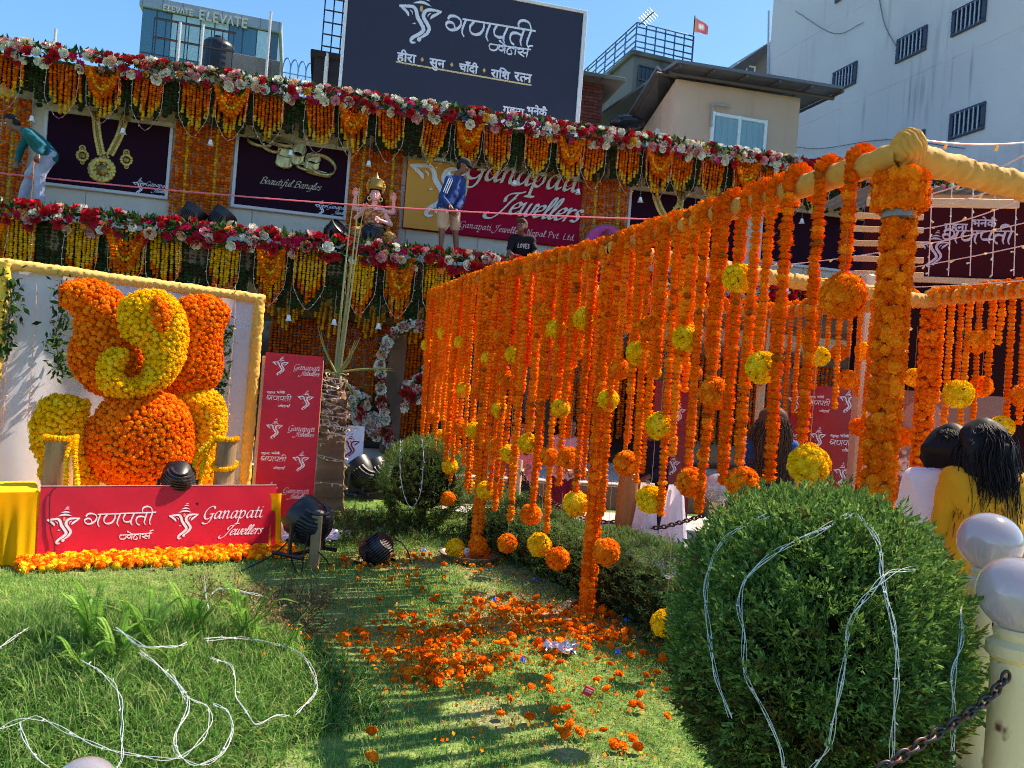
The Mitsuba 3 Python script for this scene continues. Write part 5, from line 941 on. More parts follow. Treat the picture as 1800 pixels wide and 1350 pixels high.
# stage table draped in yellow, behind the board
ST = Plane(PN.o+PN.n*0-[0, 0, 0], 34); zt0 = zt-.03
YF = C(240, 190, 20)
zlow = .33
b = MB(); b.slab(ST, 0, pr0, .02, zlow, -1.5, -.16, YF, .01); b.put('stage_table__cloth_top', 'fabric')
b = MB(); b.slab(ST, -.42, -.005, zt0-.25, zt0-.01, -.62, -.1, YF, .015); b.put('stage_table__end_block', 'fabric')
def drape(key, top, flare, h, col, n=70, amp=.05, mat='cloth', freq=2.2):
    """A hanging, folded skirt along the path top, falling h."""
    p = curve(top, max(2, n//max(1, len(top)-1))); t = np.gradient(p, axis=0); t /= np.linalg.norm(t, axis=1, keepdims=True); o = np.stack([t[:, 1], -t[:, 0], t[:, 0]*0], 1); L = np.concatenate([[0], np.cumsum(np.linalg.norm(np.diff(p, axis=0), axis=1))])
    m = 9; w = np.linspace(0, 1, m); f = np.sin(L*2*math.pi*freq*2.2+2*np.sin(L*3))*.6+np.sin(L*2*math.pi*freq*5+1)*.35
    V = p[:, None]+o[:, None]*(w[None, :, None]**1.2*(flare+amp*f[:, None, None]))-np.array([0, 0, 1])*(w[None, :, None]*h); i, j = np.meshgrid(np.arange(len(p)-1), np.arange(m-1), indexing='ij')
    b = MB(); b.add(V.reshape(-1, 3), np.stack([i*m+j, (i+1)*m+j, (i+1)*m+j+1, i*m+j+1], -1).reshape(-1, 4), col); return b.put(key, mat, True)
drape('stage_table__side_drape', [ST.pt(-.42, zt0-.02, -.64), ST.pt(-.44, zt0-.02, -.35), ST.pt(-.40, zt0-.02, -.1), ST.pt(-.2, zt0-.02, -.09), ST.pt(-.0, zt0-.02, -.09)], .12, zt0-.03, YF)
drape('stage_table__side_drape_001', [ST.pt(pr0-.06, zt0-.05, -.08), ST.pt(pr0+.03, zt0-.05, -.07), ST.pt(pr0+.06, zt0-.05, -.12)], .05, zt0-.06, YF)
tag('stage_table', 'low stage draped in bright yellow cloth behind the red name board', 'stage')

# white backdrop with yellow cloth frame
BK = Plane(at(240, 600, 7.5)*[1, 1, 0], 38); bl, brr = BK.hit(8, 470)[0], BK.hit(452, 560)[0]; bt = BK.hit(240, 495)[1]-.02
b = MB(); n, m = 60, 26; S_, Z_ = np.meshgrid(np.linspace(bl-.6, brr, n), np.linspace(.02, bt, m), indexing='ij'); O_ = .03*np.sin(S_*4+Z_*.6)+.012*np.sin(S_*13+.8*np.sin(Z_*2))+.02*(meshkit.fbm(np.stack([S_*2, Z_*2, S_*0], -1), 3)-.5)
i, j = np.meshgrid(np.arange(n-1), np.arange(m-1), indexing='ij'); b.add(BK.pts(np.stack([S_.ravel(), Z_.ravel(), O_.ravel()], 1)), np.stack([i*m+j, (i+1)*m+j, (i+1)*m+j+1, i*m+j+1], -1).reshape(-1, 4), C(216, 214, 226)); b.put('backdrop__sheet', 'sheet', True)
cloth_beam('backdrop__top_wrap', BK.pt(bl-.6, bt+.02, .03), BK.pt(brr+.05, bt+.02, .03), .048, C(228, 184, 100), .4, 21); cloth_beam('backdrop__side_wrap', BK.pt(brr, bt+.03, .03), BK.pt(brr, .05, .03), .055, C(228, 180, 84), .4, 22); cloth_beam('backdrop__side_wrap_001', BK.pt(bl, bt+.03, .05), BK.pt(bl-.03, .05, .05), .05, C(236, 190, 70), .4, 23)
tag('backdrop', 'white sheet backdrop framed in gathered pale yellow cloth behind the flower elephant', 'backdrop')
for k, (pts, lb) in enumerate(((((10, 480), (20, 530), (10, 590), (0, 620)), 'leafy green vine at the far left of the backdrop'), (((108, 492), (112, 540), (98, 590), (104, 630), (112, 652)), 'leafy green vine hanging left of the flower elephant ear'), (((392, 560), (392, 600), (386, 650), (384, 690)), 'leafy green vine hanging right of the flower elephant ear'))):
    key = name('leaf_vine'); q = curve([BK.pt(*BK.hit(*p, .1), .1) for p in pts], 10); b = MB(); b.tube(q, .006, C(60, 70, 40), 5); b.put(key+'__stem', 'satin'); b = MB(); P = q[rng.integers(0, len(q), 230)]+rng.normal(size=(230, 3))*.045; leaves(b, P, np.array([0, 0, -.5]), .07, GLEAF, spread=.9); b.put(key+'__leaves', 'leaf'); labels[key+'__leaves'] = {'kind': 'stuff'}; tag(key, lb, 'vine')
for k, px in enumerate((18, 62, 378, 412)): wire(name('backdrop_light_wire'), curve([BK.pt(*BK.hit(px+d, y, .06), .06) for d, y in ((2, 500), (0, 570), (-6, 640), (-10, 700), (-14, 760))], 6), .004, LW_, ('fairy light wire hanging at the left edge of the backdrop', 'fairy light wire hanging left of the flower elephant', 'fairy light wire hanging right of the flower elephant ear', 'fairy light wire hanging at the right edge of the backdrop')[k], bulbs=.13, bulbcol=C(246, 206, 140))

# the elephant: padded shapes covered in marigold heads
EP = Plane(at(250, 700, 7.1)*[1, 1, 0], 36)
def outline(px, off=0.0, n=5): return Polygon(curve([EP.hit(*p, off) for p in px]+[EP.hit(*px[0], off)], n)).buffer(0)
def padded(key, part, poly, thick, off, pre, base, r, round_=.24, keep=75):
    """A padded shape of the given outline with flowers set all over it."""
    from shapely import contains_xy
    g = poly.buffer(0); x0, y0, x1, y1 = g.bounds; bd = g.boundary; st = .05
    xs, ys = np.meshgrid(np.arange(x0, x1, st), np.arange(y0, y1, st), indexing='ij'); ok = contains_xy(g, xs, ys)
    def hgt(x, y):
        from shapely import points, distance
        d = distance(points(np.stack([x, y], -1)), bd); q = np.clip(d/round_, 0, 1); return thick*np.sqrt(np.clip(1-(1-q)**2, 0, 1))
    m = trimesh.creation.extrude_polygon(g.buffer(-.02).simplify(.01), .02, engine='earcut'); pts = np.stack([xs[ok], ys[ok]], 1); H = hgt(pts[:, 0], pts[:, 1])
    from scipy.spatial import Delaunay
    rim = np.array([g.exterior.interpolate(t, normalized=True).coords[0] for t in np.linspace(0, 1, 120)]); A2 = np.vstack([pts, rim]); HH = np.concatenate([H*.93, rim[:, 0]*0-.0]); tri = Delaunay(A2).simplices; cen = A2[tri].mean(1); tri = tri[contains_xy(g.buffer(1e-3), cen[:, 0], cen[:, 1])]
    b = MB(); b.add(EP.pts(np.stack([A2[:, 0], A2[:, 1], HH+off], 1)), tri, base); b.put(f'{key}__{part}', 'petal')
    P = []; tries = int(g.area/(r*r)*14); cand = np.stack([rng.uniform(x0, x1, tries), rng.uniform(y0, y1, tries)], 1); cand = cand[contains_xy(g, cand[:, 0], cand[:, 1])]
    # flowers side by side on the padded surface, more of them where it turns away
    h = hgt(cand[:, 0], cand[:, 1]); e = 1e-3; gx = (hgt(cand[:, 0]+e, cand[:, 1])-h)/e; gy = (hgt(cand[:, 0], cand[:, 1]+e)-h)/e; N = np.stack([-gx, -gy, gx*0+1], 1); N /= np.linalg.norm(N, axis=1, keepdims=True); Q = np.stack([cand[:, 0], cand[:, 1], h+off], 1)
    rimp = np.array([g.exterior.interpolate(t).coords[0] for t in np.arange(0, g.exterior.length, r*1.3)]); cen = np.array(g.centroid.coords[0])
    for layer in (.25, .6):
        q = rimp; o = q-cen; o /= np.linalg.norm(o, axis=1, keepdims=True); Q = np.vstack([Q, np.stack([q[:, 0], q[:, 1], q[:, 0]*0+off+thick*layer*.5-.02], 1)]); N = np.vstack([N, np.stack([o[:, 0], o[:, 1], o[:, 0]*0+layer*.6], 1)])
    from scipy.spatial import cKDTree
    tr = cKDTree(Q); alive = np.ones(len(Q), bool); sel = []
    for i_ in range(len(Q)):
        if alive[i_]: sel.append(i_); alive[tr.query_ball_point(Q[i_], r*1.45)] = False
    sel = np.array(sel); rng.shuffle(sel)
    nw = N[sel]@np.stack([EP.s, EP.u, EP.n])
    for c, (i_, nn) in enumerate(zip(sel, nw)):
        M = frame(EP.pts(Q[i_:i_+1])[0], nn+rng.normal(size=3)*.18, r*rng.uniform(.85, 1.2)); inst(f'{key}__{part}__marigold_{c:03d}' if c < keep else f'{key}__{part}__more_marigolds__{c:03d}', f'{pre}_{rng.integers(3)}', M)
    if len(sel) > keep: labels[f'{key}__{part}__more_marigolds'] = {'kind': 'stuff'}
    return len(sel)
EL_ = 'flower_elephant'; R_ = .0245; ob, yb_ = (.42, .08, .003), (.5, .3, .004); tot = 0
EARL = ((104, 505), (125, 495), (160, 492), (190, 502), (215, 520), (232, 560), (262, 620), (258, 690), (215, 700), (165, 690), (138, 668), (122, 640), (122, 610), (131, 580), (128, 553), (108, 535))
EARR = ((302, 545), (320, 525), (350, 519), (380, 524), (402, 545), (398, 565), (390, 585), (388, 612), (390, 645), (378, 675), (350, 690), (300, 692), (285, 660), (300, 600))
HEAD = ((200, 560), (205, 535), (228, 517), (258, 512), (290, 522), (312, 552), (319, 590), (313, 630), (296, 662), (275, 682), (240, 695), (205, 696), (176, 688), (166, 668), (165, 640), (174, 624), (192, 614), (212, 614), (216, 628), (208, 645), (206, 655), (216, 665), (232, 663), (244, 648), (247, 632), (240, 612), (222, 602), (207, 588))
BELLY = ((185, 700), (240, 684), (295, 692), (325, 720), (335, 765), (328, 808), (300, 842), (255, 856), (205, 855), (165, 832), (147, 790), (152, 745))
ARML = ((54, 742), (72, 705), (105, 694), (140, 700), (156, 712), (150, 770), (170, 850), (80, 850), (68, 810), (56, 785))
ARMR = ((315, 690), (345, 684), (375, 686), (393, 710), (396, 745), (388, 790), (375, 850), (310, 855), (322, 800), (332, 760), (322, 715))
tot += padded(EL_, 'ear', outline(EARL), .16, 0, 'marigold_coarse', ob, R_, keep=55); tot += padded(EL_, 'ear_001', outline(EARR), .16, 0, 'marigold_coarse', ob, R_, keep=55)
tot += padded(EL_, 'arm', outline(ARML), .2, .0, 'marigold_yellow', yb_, R_, keep=45); tot += padded(EL_, 'arm_001', outline(ARMR), .2, .0, 'marigold_yellow', yb_, R_, keep=40)
tot += padded(EL_, 'belly', outline(BELLY), .3, .08, 'marigold_coarse', ob, R_, .3, keep=55); tot += padded(EL_, 'head', outline(HEAD), .2, .2, 'marigold_yellow', yb_, R_, .16, keep=45)
tot += padded(EL_, 'forehead_mark', outline(((258, 524), (272, 537), (281, 552), (278, 572), (266, 585), (254, 570), (247, 552)), n=2), .05, .4, 'marigold_coarse', ob, R_*.9, .1, keep=5)
tag(EL_, 'large elephant headed figure covered in orange and yellow marigold heads on the stage', 'flower sculpture')
# two wooden stumps with yellow garlands
scene['wood'] = {'type': 'twosided', 'b': {'type': 'bumpmap', 't': proc(lambda p, n, uv: fbm(p.x*40, p.y*40, p.z*3, 3), 2e-3), 'scale': .008, 'b': {'type': 'principled', 'base_color': proc(lambda p, n, uv: mix(C(176, 146, 104), C(104, 82, 58), fbm(p.x*30, p.y*30, p.z*2.2, 4))), 'roughness': .8}}}
for k, (xl, xr, yt, yb2, lb) in enumerate(((84, 130, 772, 866, 'wooden stump with a yellow garland in front of the left arm of the flower elephant'), (382, 416, 774, 866, 'wooden stump with a yellow garland in front of the right arm of the flower elephant'))):
    key = name('wooden_stump'); c = at((xl+xr)/2, yt, (6.3, 6.85)[k]); rr = (xr-xl)/2/FOC*c[1]; zt1 = c[2]; b = MB(); b.lathe([(0, 0), (rr*1.1, 0), (rr*1.02, (zt1-zlow)*.5), (rr, zt1-zlow-.01), (rr*.97, zt1-zlow), (0, zt1-zlow)], C(150), frame((c[0], c[1], zlow), (0, 0, 1), 1, 0), 22); b.put(key+'__log', 'wood', 40)
    base = np.array([c[0], c[1], zt1]); kk = 0
    sgn = 1 if k == 0 else -1; ring = [base+[rr*1.0*math.cos(a), rr*1.0*math.sin(a), .015] for a in np.linspace(-2.8, .6, 12)][::sgn]
    for off in (0, .05):
        path = curve(ring+[base+[sgn*(rr+.03+off), -.12, -.08], base+[sgn*(rr+.05+off*1.6), -.16, -.25], base+[sgn*(rr+.08+off*2.4), -.16, zlow-zt1+.02]], 4); L = np.concatenate([[0], np.cumsum(np.linalg.norm(np.diff(path, axis=0), axis=1))])
        for d in np.arange(0, L[-1], .03):
            q = np.array([np.interp(d, L, path[:, i]) for i in range(3)]); i_ = min(int(np.searchsorted(L, d)), len(path)-2); inst(f'{key}__marigold_{kk:03d}', f'marigold_yellow_{rng.integers(3)}', frame(q, path[i_+1]-path[i_], .026)); kk += 1
    if k == 1:
        for a in np.arange(0, 6.283, .16): inst(f'{key}__marigold_{kk:03d}', f'marigold_yellow_{rng.integers(3)}', frame(base+[rr*1.08*math.cos(a), rr*1.08*math.sin(a), -.22+.03*math.sin(a)], (-math.sin(a), math.cos(a), 0), .024)); kk += 1
    tag(key, lb, 'stump')

# the tall red banner with rows of emblems
BN = Plane(at(512, 750, 8.15)*[1, 1, 0], 17, 6); q = [BN.hit(*p) for p in ((468, 618), (570, 628), (548, 891), (445, 889))]; l, r_, t, bo = (q[0][0]+q[3][0])/2, (q[1][0]+q[2][0])/2, (q[0][1]+q[1][1])/2, (q[2][1]+q[3][1])/2
key = 'tall_banner'; RD = C(196, 14, 40); b = MB(); b.slab(BN, l, r_, bo-.12, t, -.03, 0, RD); b.put(key+'__sheet', 'vinyl'); b = MB()
for s in (l-.02, r_-.02): b.slab(BN, s-.012, s+.03, -.0 if False else bo-.3, t-.04, -.075, -.031, C(206, 166, 120), .004)
b.put(key+'__batten', 'satin')
def banner_row(key, pl, kind, em, tx, part):
    put_emblem(key, pl, *em, WH, 'emblem_'+part)
    if kind == 'l': latin_fit(key, pl, 'Ganapati', tx[0], tx[1], 'name_'+part); latin_fit(key, pl, 'Jewellers', tx[2], tx[3], 'trade_'+part, w=.22, h=.08, slant=.5, gap=-.02)
    else:
        deva_on(key, pl, ganapati_deva(.9), tx[0], tx[1], .001, WH, 'name_'+part, .002); deva_on(key, pl, jewellers_deva(.9), tx[2], tx[3], .001, WH, 'trade_'+part, .002)
        y = tx[0][1]-2; x0, x1 = tx[0][0], tx[1][0]-10
        for k, w_ in enumerate(('gahana', 'bhanekai')):
            g = word(w_); a = g.bounds; u = pl.hit(x0+k*(x1-x0)*.5, y); v = pl.hit(x0+(k+.85)*(x1-x0)*.5, y); sc = (v[0]-u[0])/(a[2]-a[0]); text_on(key, affinity.affine_transform(g, [sc, 0, 0, sc*.8, u[0]-a[0]*sc, u[1]-.02]), pl, .001, WH, f'word_{k}_{part}', .002)
banner_row(key, BN, 'l', (479, 637, 508, 637), ((516, 649), (562, 652), (528, 659), (560, 662)), 'first'); banner_row(key, BN, 'd', (523, 697, 552, 698), ((469, 690), (514, 694), (489, 709), (511, 710)), 'second'); banner_row(key, BN, 'l', (468, 747, 498, 748), ((506, 756), (553, 760), (518, 766), (550, 769)), 'third')
banner_row(key, BN, 'd', (514, 804, 544, 805), ((459, 797), (505, 800), (480, 818), (502, 819)), 'fourth'); latin_fit(key, BN, 'Ganapati', (497, 866), (543, 868), 'name_fifth'); latin_fit(key, BN, 'Jewellers', (508, 876), (540, 877), 'trade_fifth', w=.22, h=.08, slant=.5, gap=-.02); put_emblem(key, BN, 461, 857, 489, 857, WH, 'emblem_fifth')
tag(key, 'tall red banner with repeated white emblems and lettering beside the palm trunk', 'banner')
# red photo wall, mural and small red banner inside the pavilion
RW = Plane(at(1455, 780, 8.6)*[1, 1, 0], 10); a, c = RW.hit(1393, 690), RW.hit(1512, 684); key = 'photo_wall'; b = MB(); b.slab(RW, a[0], c[0], .25, RW.hit(1450, 679)[1], -.04, 0, C(170, 10, 22)); b.put(key+'__sheet', 'vinyl')
banner_row(key, RW, 'd', (1475, 699, 1505, 698), ((1421, 698), (1461, 695), (1440, 718), (1459, 717)), 'first'); banner_row(key, RW, 'd', (1424, 764, 1452, 763), ((1459, 767), (1505, 764), (1480, 786), (1503, 785)), 'second'); put_emblem(key, RW, 1465, 826, 1494, 826, WH, 'emblem_third'); put_emblem(key, RW, 1385, 700, 1412, 700, WH, 'emblem_fourth'); latin_fit(key, RW, 'Ganapati', (1380, 768), (1414, 767), 'name_third'); latin_fit(key, RW, 'Jewellers', (1386, 779), (1412, 778), 'trade_third', w=.22, h=.08, slant=.5, gap=-.02)
tag(key, 'red photo wall with white emblems standing inside the pavilion behind the near strings', 'banner')
key = 'small_banner'; SB = Plane(at(1185, 800, 8.9)*[1, 1, 0], 12); a, c = SB.hit(1152, 690), SB.hit(1224, 690); b = MB(); b.slab(SB, a[0], c[0], .2, SB.hit(1190, 672)[1], -.03, 0, C(150, 10, 22)); b.put(key+'__sheet', 'satin'); put_emblem(key, SB, 1170, 812, 1196, 812, WH, 'emblem'); put_emblem(key, SB, 1180, 720, 1206, 720, WH, 'emblem_001'); deva_on(key, SB, ganapati_deva(.9), (1153, 806), (1170, 806), .001, WH, 'lettering', .002); deva_on(key, SB, ganapati_deva(.9), (1198, 866), (1222, 866), .001, WH, 'lettering_001', .002); tag(key, 'narrow red banner with white emblems deep inside the pavilion', 'banner')
key = 'mural_panel'; MU = Plane(at(1660, 780, 7.4)*[1, 1, 0], -14); a, c = MU.hit(1555, 700), MU.hit(1775, 690); zt = MU.hit(1650, 690)[1]; b = MB(); b.slab(MU, a[0], c[0], .1, zt, -.04, 0, C(120, 88, 80)); b.put(key+'__sheet', 'satin'); b = MB(); rr_ = affinity.scale(Point(MU.hit(1620, 760)).buffer(1, 16), .22, .32); b.prism(rr_, .003, C(150, 116, 106), MU, .001); b.prism(affinity.scale(Point(MU.hit(1640, 860)).buffer(1, 16), .5, .42), .003, C(96, 66, 62), MU, .001); b.put(key+'__print', 'satin')
b = MB()
for k in range(60):
    p = MU.hit(1590+rng.uniform(-14, 30), 800+rng.uniform(-40, 70)); m = trimesh.creation.icosphere(0, radius=.028); b.add(MU.pts(np.array(m.vertices)*[1, 1, .3]+[p[0], p[1], .006]), m.faces, C(186, 160, 150), .4)
for k in range(46): p = MU.hit(1650+k*2.6, 752+3*math.sin(k*.4)); m = trimesh.creation.icosphere(0, radius=.02); b.add(MU.pts(np.array(m.vertices)*[1, 1, .3]+[p[0], p[1], .006]), m.faces, C(196, 186, 186), .4)
b.put(key+'__jewellery_print', 'satin'); tag(key, 'brown printed mural of jewellery behind the strings at right', 'mural')
b = MB(); p = at(1516, 720, 8.1); b.box((p[0], p[1], 1.55), (.17, .17, 3.1), C(216, 186, 150), bev=.01); b.put('cream_pillar', 'satin'); tag('cream_pillar', 'square cream pillar behind the thick marigold post', 'pillar')
for k, (px, py, w_, lb) in enumerate(((614, 800, 46, 'white standee with a dark red emblem left of the entrance'), (1140, 830, 26, 'white standee with a dark red emblem inside the pavilion'))):
    key = name('white_standee'); WS = Plane(at(px, py, (11.2, 9.2)[k])*[1, 1, 0], 11); h = w_/2/FOC*WS.o[1]; zt = WS.hit(px, (748, 760)[k])[1]; b = MB(); b.slab(WS, -h, h, .35, zt, -.03, 0, C(222, 220, 236)); b.put(key+'__board', 'satin'); put_emblem(key, WS, px-w_*.36, py-24, px+w_*.42, py-24, C(150, 16, 40), 'emblem'); tag(key, lb, 'sign')
# ---------------------------------------------------------------- people
_ico = trimesh.creation.icosphere(1).vertices
def hull(pts): return manifold3d.Manifold.hull_points(np.asarray(pts, np.float64))
def bone(p, q, a, b_): return hull(np.vstack([_ico*a+p, _ico*b_+q]))
def blob(parts, length=.03, it=8):
    m = parts[0]
    for q in parts[1:]: m = m+q
    me = m.refine_to_length(length).to_mesh(); t = trimesh.Trimesh(np.array(me.vert_properties[:, :3], float), np.array(me.tri_verts), process=True); trimesh.smoothing.filter_taubin(t, .5, .53, it); return t
def skinmesh(key, parts, col, mat='fabric', length=.03, it=8, var=.06):
    t = blob(parts, length, it); b = MB(); n = meshkit.fbm(t.vertices*6, 3)[:, None]; b.add(t.vertices, t.faces, np.asarray(col)*(1-var+2*var*n)); b.put(key, mat, True)
def hand(w, d, palm, s=1.0, curl=.5):
    """A palm with five bent fingers, from the wrist w along d, the palm facing palm."""
    d, palm = unit(d), unit(palm); palm = unit(palm-d*(palm@d)); x = np.cross(d, palm); P = [bone(w, w+d*.05*s, .024*s, .03*s), hull(np.vstack([_ico*.017*s+w+d*.085*s+x*k*s for k in (-.032, .0, .032)]+[_ico*.02*s+w+d*.03*s+x*k*s for k in (-.02, .02)]))]
    for i, (o, L) in enumerate(((-.033, .06), (-.011, .075), (.011, .07), (.031, .055))):
        a = w+d*.088*s+x*o*s; m_ = a+(d*math.cos(curl)+palm*math.sin(curl))*L*.55*s; e = m_+(d*math.cos(curl*2.1)+palm*math.sin(curl*2.1))*L*.5*s; P += [bone(a, m_, .0095*s, .009*s), bone(m_, e, .009*s, .0075*s)]
    a = w+d*.03*s-x*.03*s; m_ = a+(d*.6-x*.6+palm*.4)*.045*s; P += [bone(a, m_, .012*s, .011*s), bone(m_, m_+(d*.9+palm*.4)*.035*s, .011*s, .008*s)]
    return P
def head(key, c, face, up, skin, hair, s=1.0, long=0.0, cap=None, hang=None, beard=False):
    f, u = unit(face), unit(up); u = unit(u-f*(u@f)); r_ = np.cross(f, u); L = lambda x, y, z: c+(r_*x+f*y+u*z)*s   # x right, y forward, z up
    P = [hull(np.vstack([L(0, -.012, .02)+_ico*.076*s, L(0, .008, .035)+_ico*.074*s, L(0, .03, -.04)+_ico*.056*s, L(0, .045, -.085)+_ico*.03*s])), bone(L(0, .088, .005), L(0, .105, -.03), .008*s, .013*s), bone(L(0, .088, -.06), L(0, .09, -.062), .016*s, .012*s)]
    for sx in (-1, 1): P.append(hull(np.vstack([L(sx*.078, -.005, z)+_ico*.011*s for z in (-.022, .02)]+[L(sx*.086, -.018, .012)+_ico*.009*s])))
    eb = MB()
    for sx in (-1, 1):
        m = trimesh.creation.icosphere(1, radius=.011*s); eb.add(m.vertices+L(sx*.03, .078, .012), m.faces, C(235)); m = trimesh.creation.icosphere(1, radius=.006*s); eb.add(m.vertices+L(sx*.03, .087, .012), m.faces, C(30, 20, 16)); eb.tube([L(sx*.048, .07, .03), L(sx*.03, .083, .036), L(sx*.013, .083, .031)], .004*s, C(24, 18, 16), 5)
    eb.put(key+'__eyes', 'gloss'); eb = MB(); eb.tube([L(-.022, .083, -.055), L(0, .094, -.056), L(.022, .083, -.055)], [.003*s, .006*s, .003*s], C(140, 70, 66), 6); eb.put(key+'__mouth', 'satin')
    H = [hull(np.vstack([L(0, -.022, .045)+_ico*.083*s, L(0, -.04, -.02)+_ico*.068*s, L(0, .02, .078)+_ico*.058*s]))]
    if hair is not None:
        if long: H = [hull(np.vstack([L(0, -.02, .042)+_ico*.078*s, L(0, -.036, -.02)+_ico*.062*s, L(0, .015, .07)+_ico*.054*s]))]
        skinmesh(key+'__hair', H, hair, 'hair', .016*s, 4, .3)
    if cap is not None:
        k = [hull(np.vstack([L(0, -.02, .06)+_ico*.09*s, L(0, .02, .075)+_ico*.076*s])), hull(np.vstack([L(x, y, .055)+_ico*.008*s for x, y in ((-.07, .06), (.07, .06), (-.05, .15), (.05, .15), (0, .165))]))]; skinmesh(key+'__cap', k, cap, 'fabric', .02*s, 3)
    if long:
        b = MB(); n = 1150; hd = unit(hang if hang is not None else (0, 0, -1)); skinmesh(key+'__hair_mass', [hull(np.vstack([L(x, y, z)+_ico*.075*s for x, y, z in ((-.045, -.04, .06), (.045, -.04, .06), (0, -.05, .09))]+[L(x, -.07, -.03)+_ico*.05*s for x in (-.07, .07)])), hull(np.vstack([L(x, -.075, -.03)+_ico*.045*s for x in (-.075, .075)]+[L(x, -.07, -.03)+hd*long*.8+_ico*.03*s for x in (-.12, -.04, .05, .12)]))], np.asarray(hair)*1.0, 'hair', .02, 3, .4)
        for i in range(n):
            a = rng.uniform(-2.5, 2.5); r0 = .088*s; p0 = L(math.sin(a)*.03*rng.random(), .04-.11*rng.random(), .128+.012*rng.random()); p1 = L(math.sin(a)*.1, -.03-math.cos(a)*.095, .03+.04*rng.random()); hd = unit(hang if hang is not None else (0, 0, -1)); ln = long*rng.uniform(.7, 1.05); e = p1+hd*ln*.35+rng.normal(size=3)*.02-f*.02+r_*math.sin(a)*.03; g = p1+hd*ln+rng.normal(size=3)*.025-f*.05+r_*math.sin(a)*.05
            q = curve([p0, p1, e, g], 5); q[6:] += np.sin(np.linspace(0, 9+2*rng.random(), len(q)-6)+rng.random())[:, None]*unit(r_+rng.normal(size=3)*.5)*.014; w = np.linspace(.0055, .001, len(q))*rng.uniform(.7, 1.4); b.tube(q, w, np.asarray(hair)*rng.uniform(.6, 1.7), 5, False)
        b.put(key+'__long_hair', 'hair', True); labels[key+'__long_hair'] = {'kind': 'stuff'}
    return P
def person(J, label, skin, face, shirt=None, sleeve=1.0, pants=None, leg=1.0, hair=(.012, .01, .009), long=0, cap=None, shoes=None, hang=None, up=(0, 0, 1), s=1.0, curl=.6, skirt=None, cat='person', palmL=(0, 0, -1), palmR=(0, 0, -1)):
    key = name('person'); j = {k: np.asarray(v, float) for k, v in J.items()}; mid = lambda a, b_, t: a*(1-t)+b_*t
    P = head(key, j['head'], face, up, skin, hair, s, long, cap, hang); P.append(bone(j['neck'], j['head']-np.asarray(up)*.06*s, .055*s, .05*s))
    ch = (j['shL']+j['shR'])/2; pel = (j['hipL']+j['hipR'])/2; torso = [hull(np.vstack([_ico*.075*s+mid(j['shL'], ch, .15), _ico*.075*s+mid(j['shR'], ch, .15), _ico*.1*s+mid(ch, pel, .35), _ico*.085*s+mid(ch, pel, .1)])), hull(np.vstack([_ico*.1*s+mid(ch, pel, .35)+(j['shL']-ch)*.35, _ico*.1*s+mid(ch, pel, .35)+(j['shR']-ch)*.35, _ico*.1*s+j['hipL'], _ico*.1*s+j['hipR']])), bone(j['neck'], mid(ch, pel, .12), .055*s, .08*s)]
    P += torso; arms, legs = [], []
    for q in 'LR':
        P += [bone(j['sh'+q], j['el'+q], .05*s, .038*s), bone(j['el'+q], j['wr'+q], .038*s, .026*s)]+hand(j['wr'+q], j['wr'+q]-j['el'+q], dict(L=palmL, R=palmR)[q], s, curl)
        P += [bone(j['hip'+q], j['kn'+q], .082*s, .054*s), bone(j['kn'+q], j['an'+q], .055*s, .036*s)]
        ft = unit(np.asarray(face)*[1, 1, 0]) if 'ft' not in j else unit(j['ft']); P += [hull(np.vstack([_ico*.036*s+j['an'+q]-[0, 0, .03], _ico*.03*s+j['an'+q]+ft*.14*s-[0, 0, .055*s], _ico*.034*s+j['an'+q]-ft*.04*s-[0, 0, .05*s]]))]
    skinmesh(key+'__body', P, skin, 'satin', .022*s, 5, .05)
    if shirt is not None:
        Q = [bone(mid(j['neck'], ch, .5), mid(ch, pel, .2), .07*s, .1*s), hull(np.vstack([_ico*.085*s+mid(j['shL'], ch, .12), _ico*.085*s+mid(j['shR'], ch, .12), _ico*.118*s+mid(ch, pel, .4)+(j['shL']-ch)*.3, _ico*.118*s+mid(ch, pel, .4)+(j['shR']-ch)*.3])), hull(np.vstack([_ico*.118*s+mid(ch, pel, .35)+(j['shL']-ch)*.3, _ico*.118*s+mid(ch, pel, .35)+(j['shR']-ch)*.3, _ico*.118*s+j['hipL'], _ico*.118*s+j['hipR']]))]
        for q in 'LR':
            Q.append(bone(j['sh'+q], mid(j['sh'+q], j['el'+q], min(1, sleeve)), .068*s, .055*s))
            if sleeve > 1: Q.append(bone(j['el'+q], mid(j['el'+q], j['wr'+q], sleeve-1), .055*s, .042*s))
        t = blob(Q, .026*s, 4); v = np.array(t.vertices); v += np.array(t.vertex_normals)*(.016*s*(meshkit.fbm(v*[9, 9, 14], 3)-.5))[:, None]*2; b = MB(); b.add(v, t.faces, np.asarray(shirt)*(.9+.2*meshkit.fbm(v*7, 2)[:, None])); b.put(key+'__shirt', 'fabric', True)
    if pants is not None:
        Q = [hull(np.vstack([_ico*.112*s+j['hipL'], _ico*.112*s+j['hipR'], _ico*.105*s+mid(pel, ch, .2)]))]
        for q in 'LR':
            Q.append(bone(j['hip'+q], mid(j['hip'+q], j['kn'+q], min(1, leg)), .105*s, .082*s))
            if leg > 1: Q.append(bone(j['kn'+q], mid(j['kn'+q], j['an'+q], leg-1), .078*s, .062*s))
        t = blob(Q, .028*s, 4); v = np.array(t.vertices); v += np.array(t.vertex_normals)*(.016*s*(meshkit.fbm(v*[9, 9, 12]+5, 3)-.5))[:, None]*2; b = MB(); b.add(v, t.faces, np.asarray(pants)*(.9+.2*meshkit.fbm(v*7, 2)[:, None])); b.put(key+'__trousers' if leg > 1 else key+'__shorts', 'fabric', True)
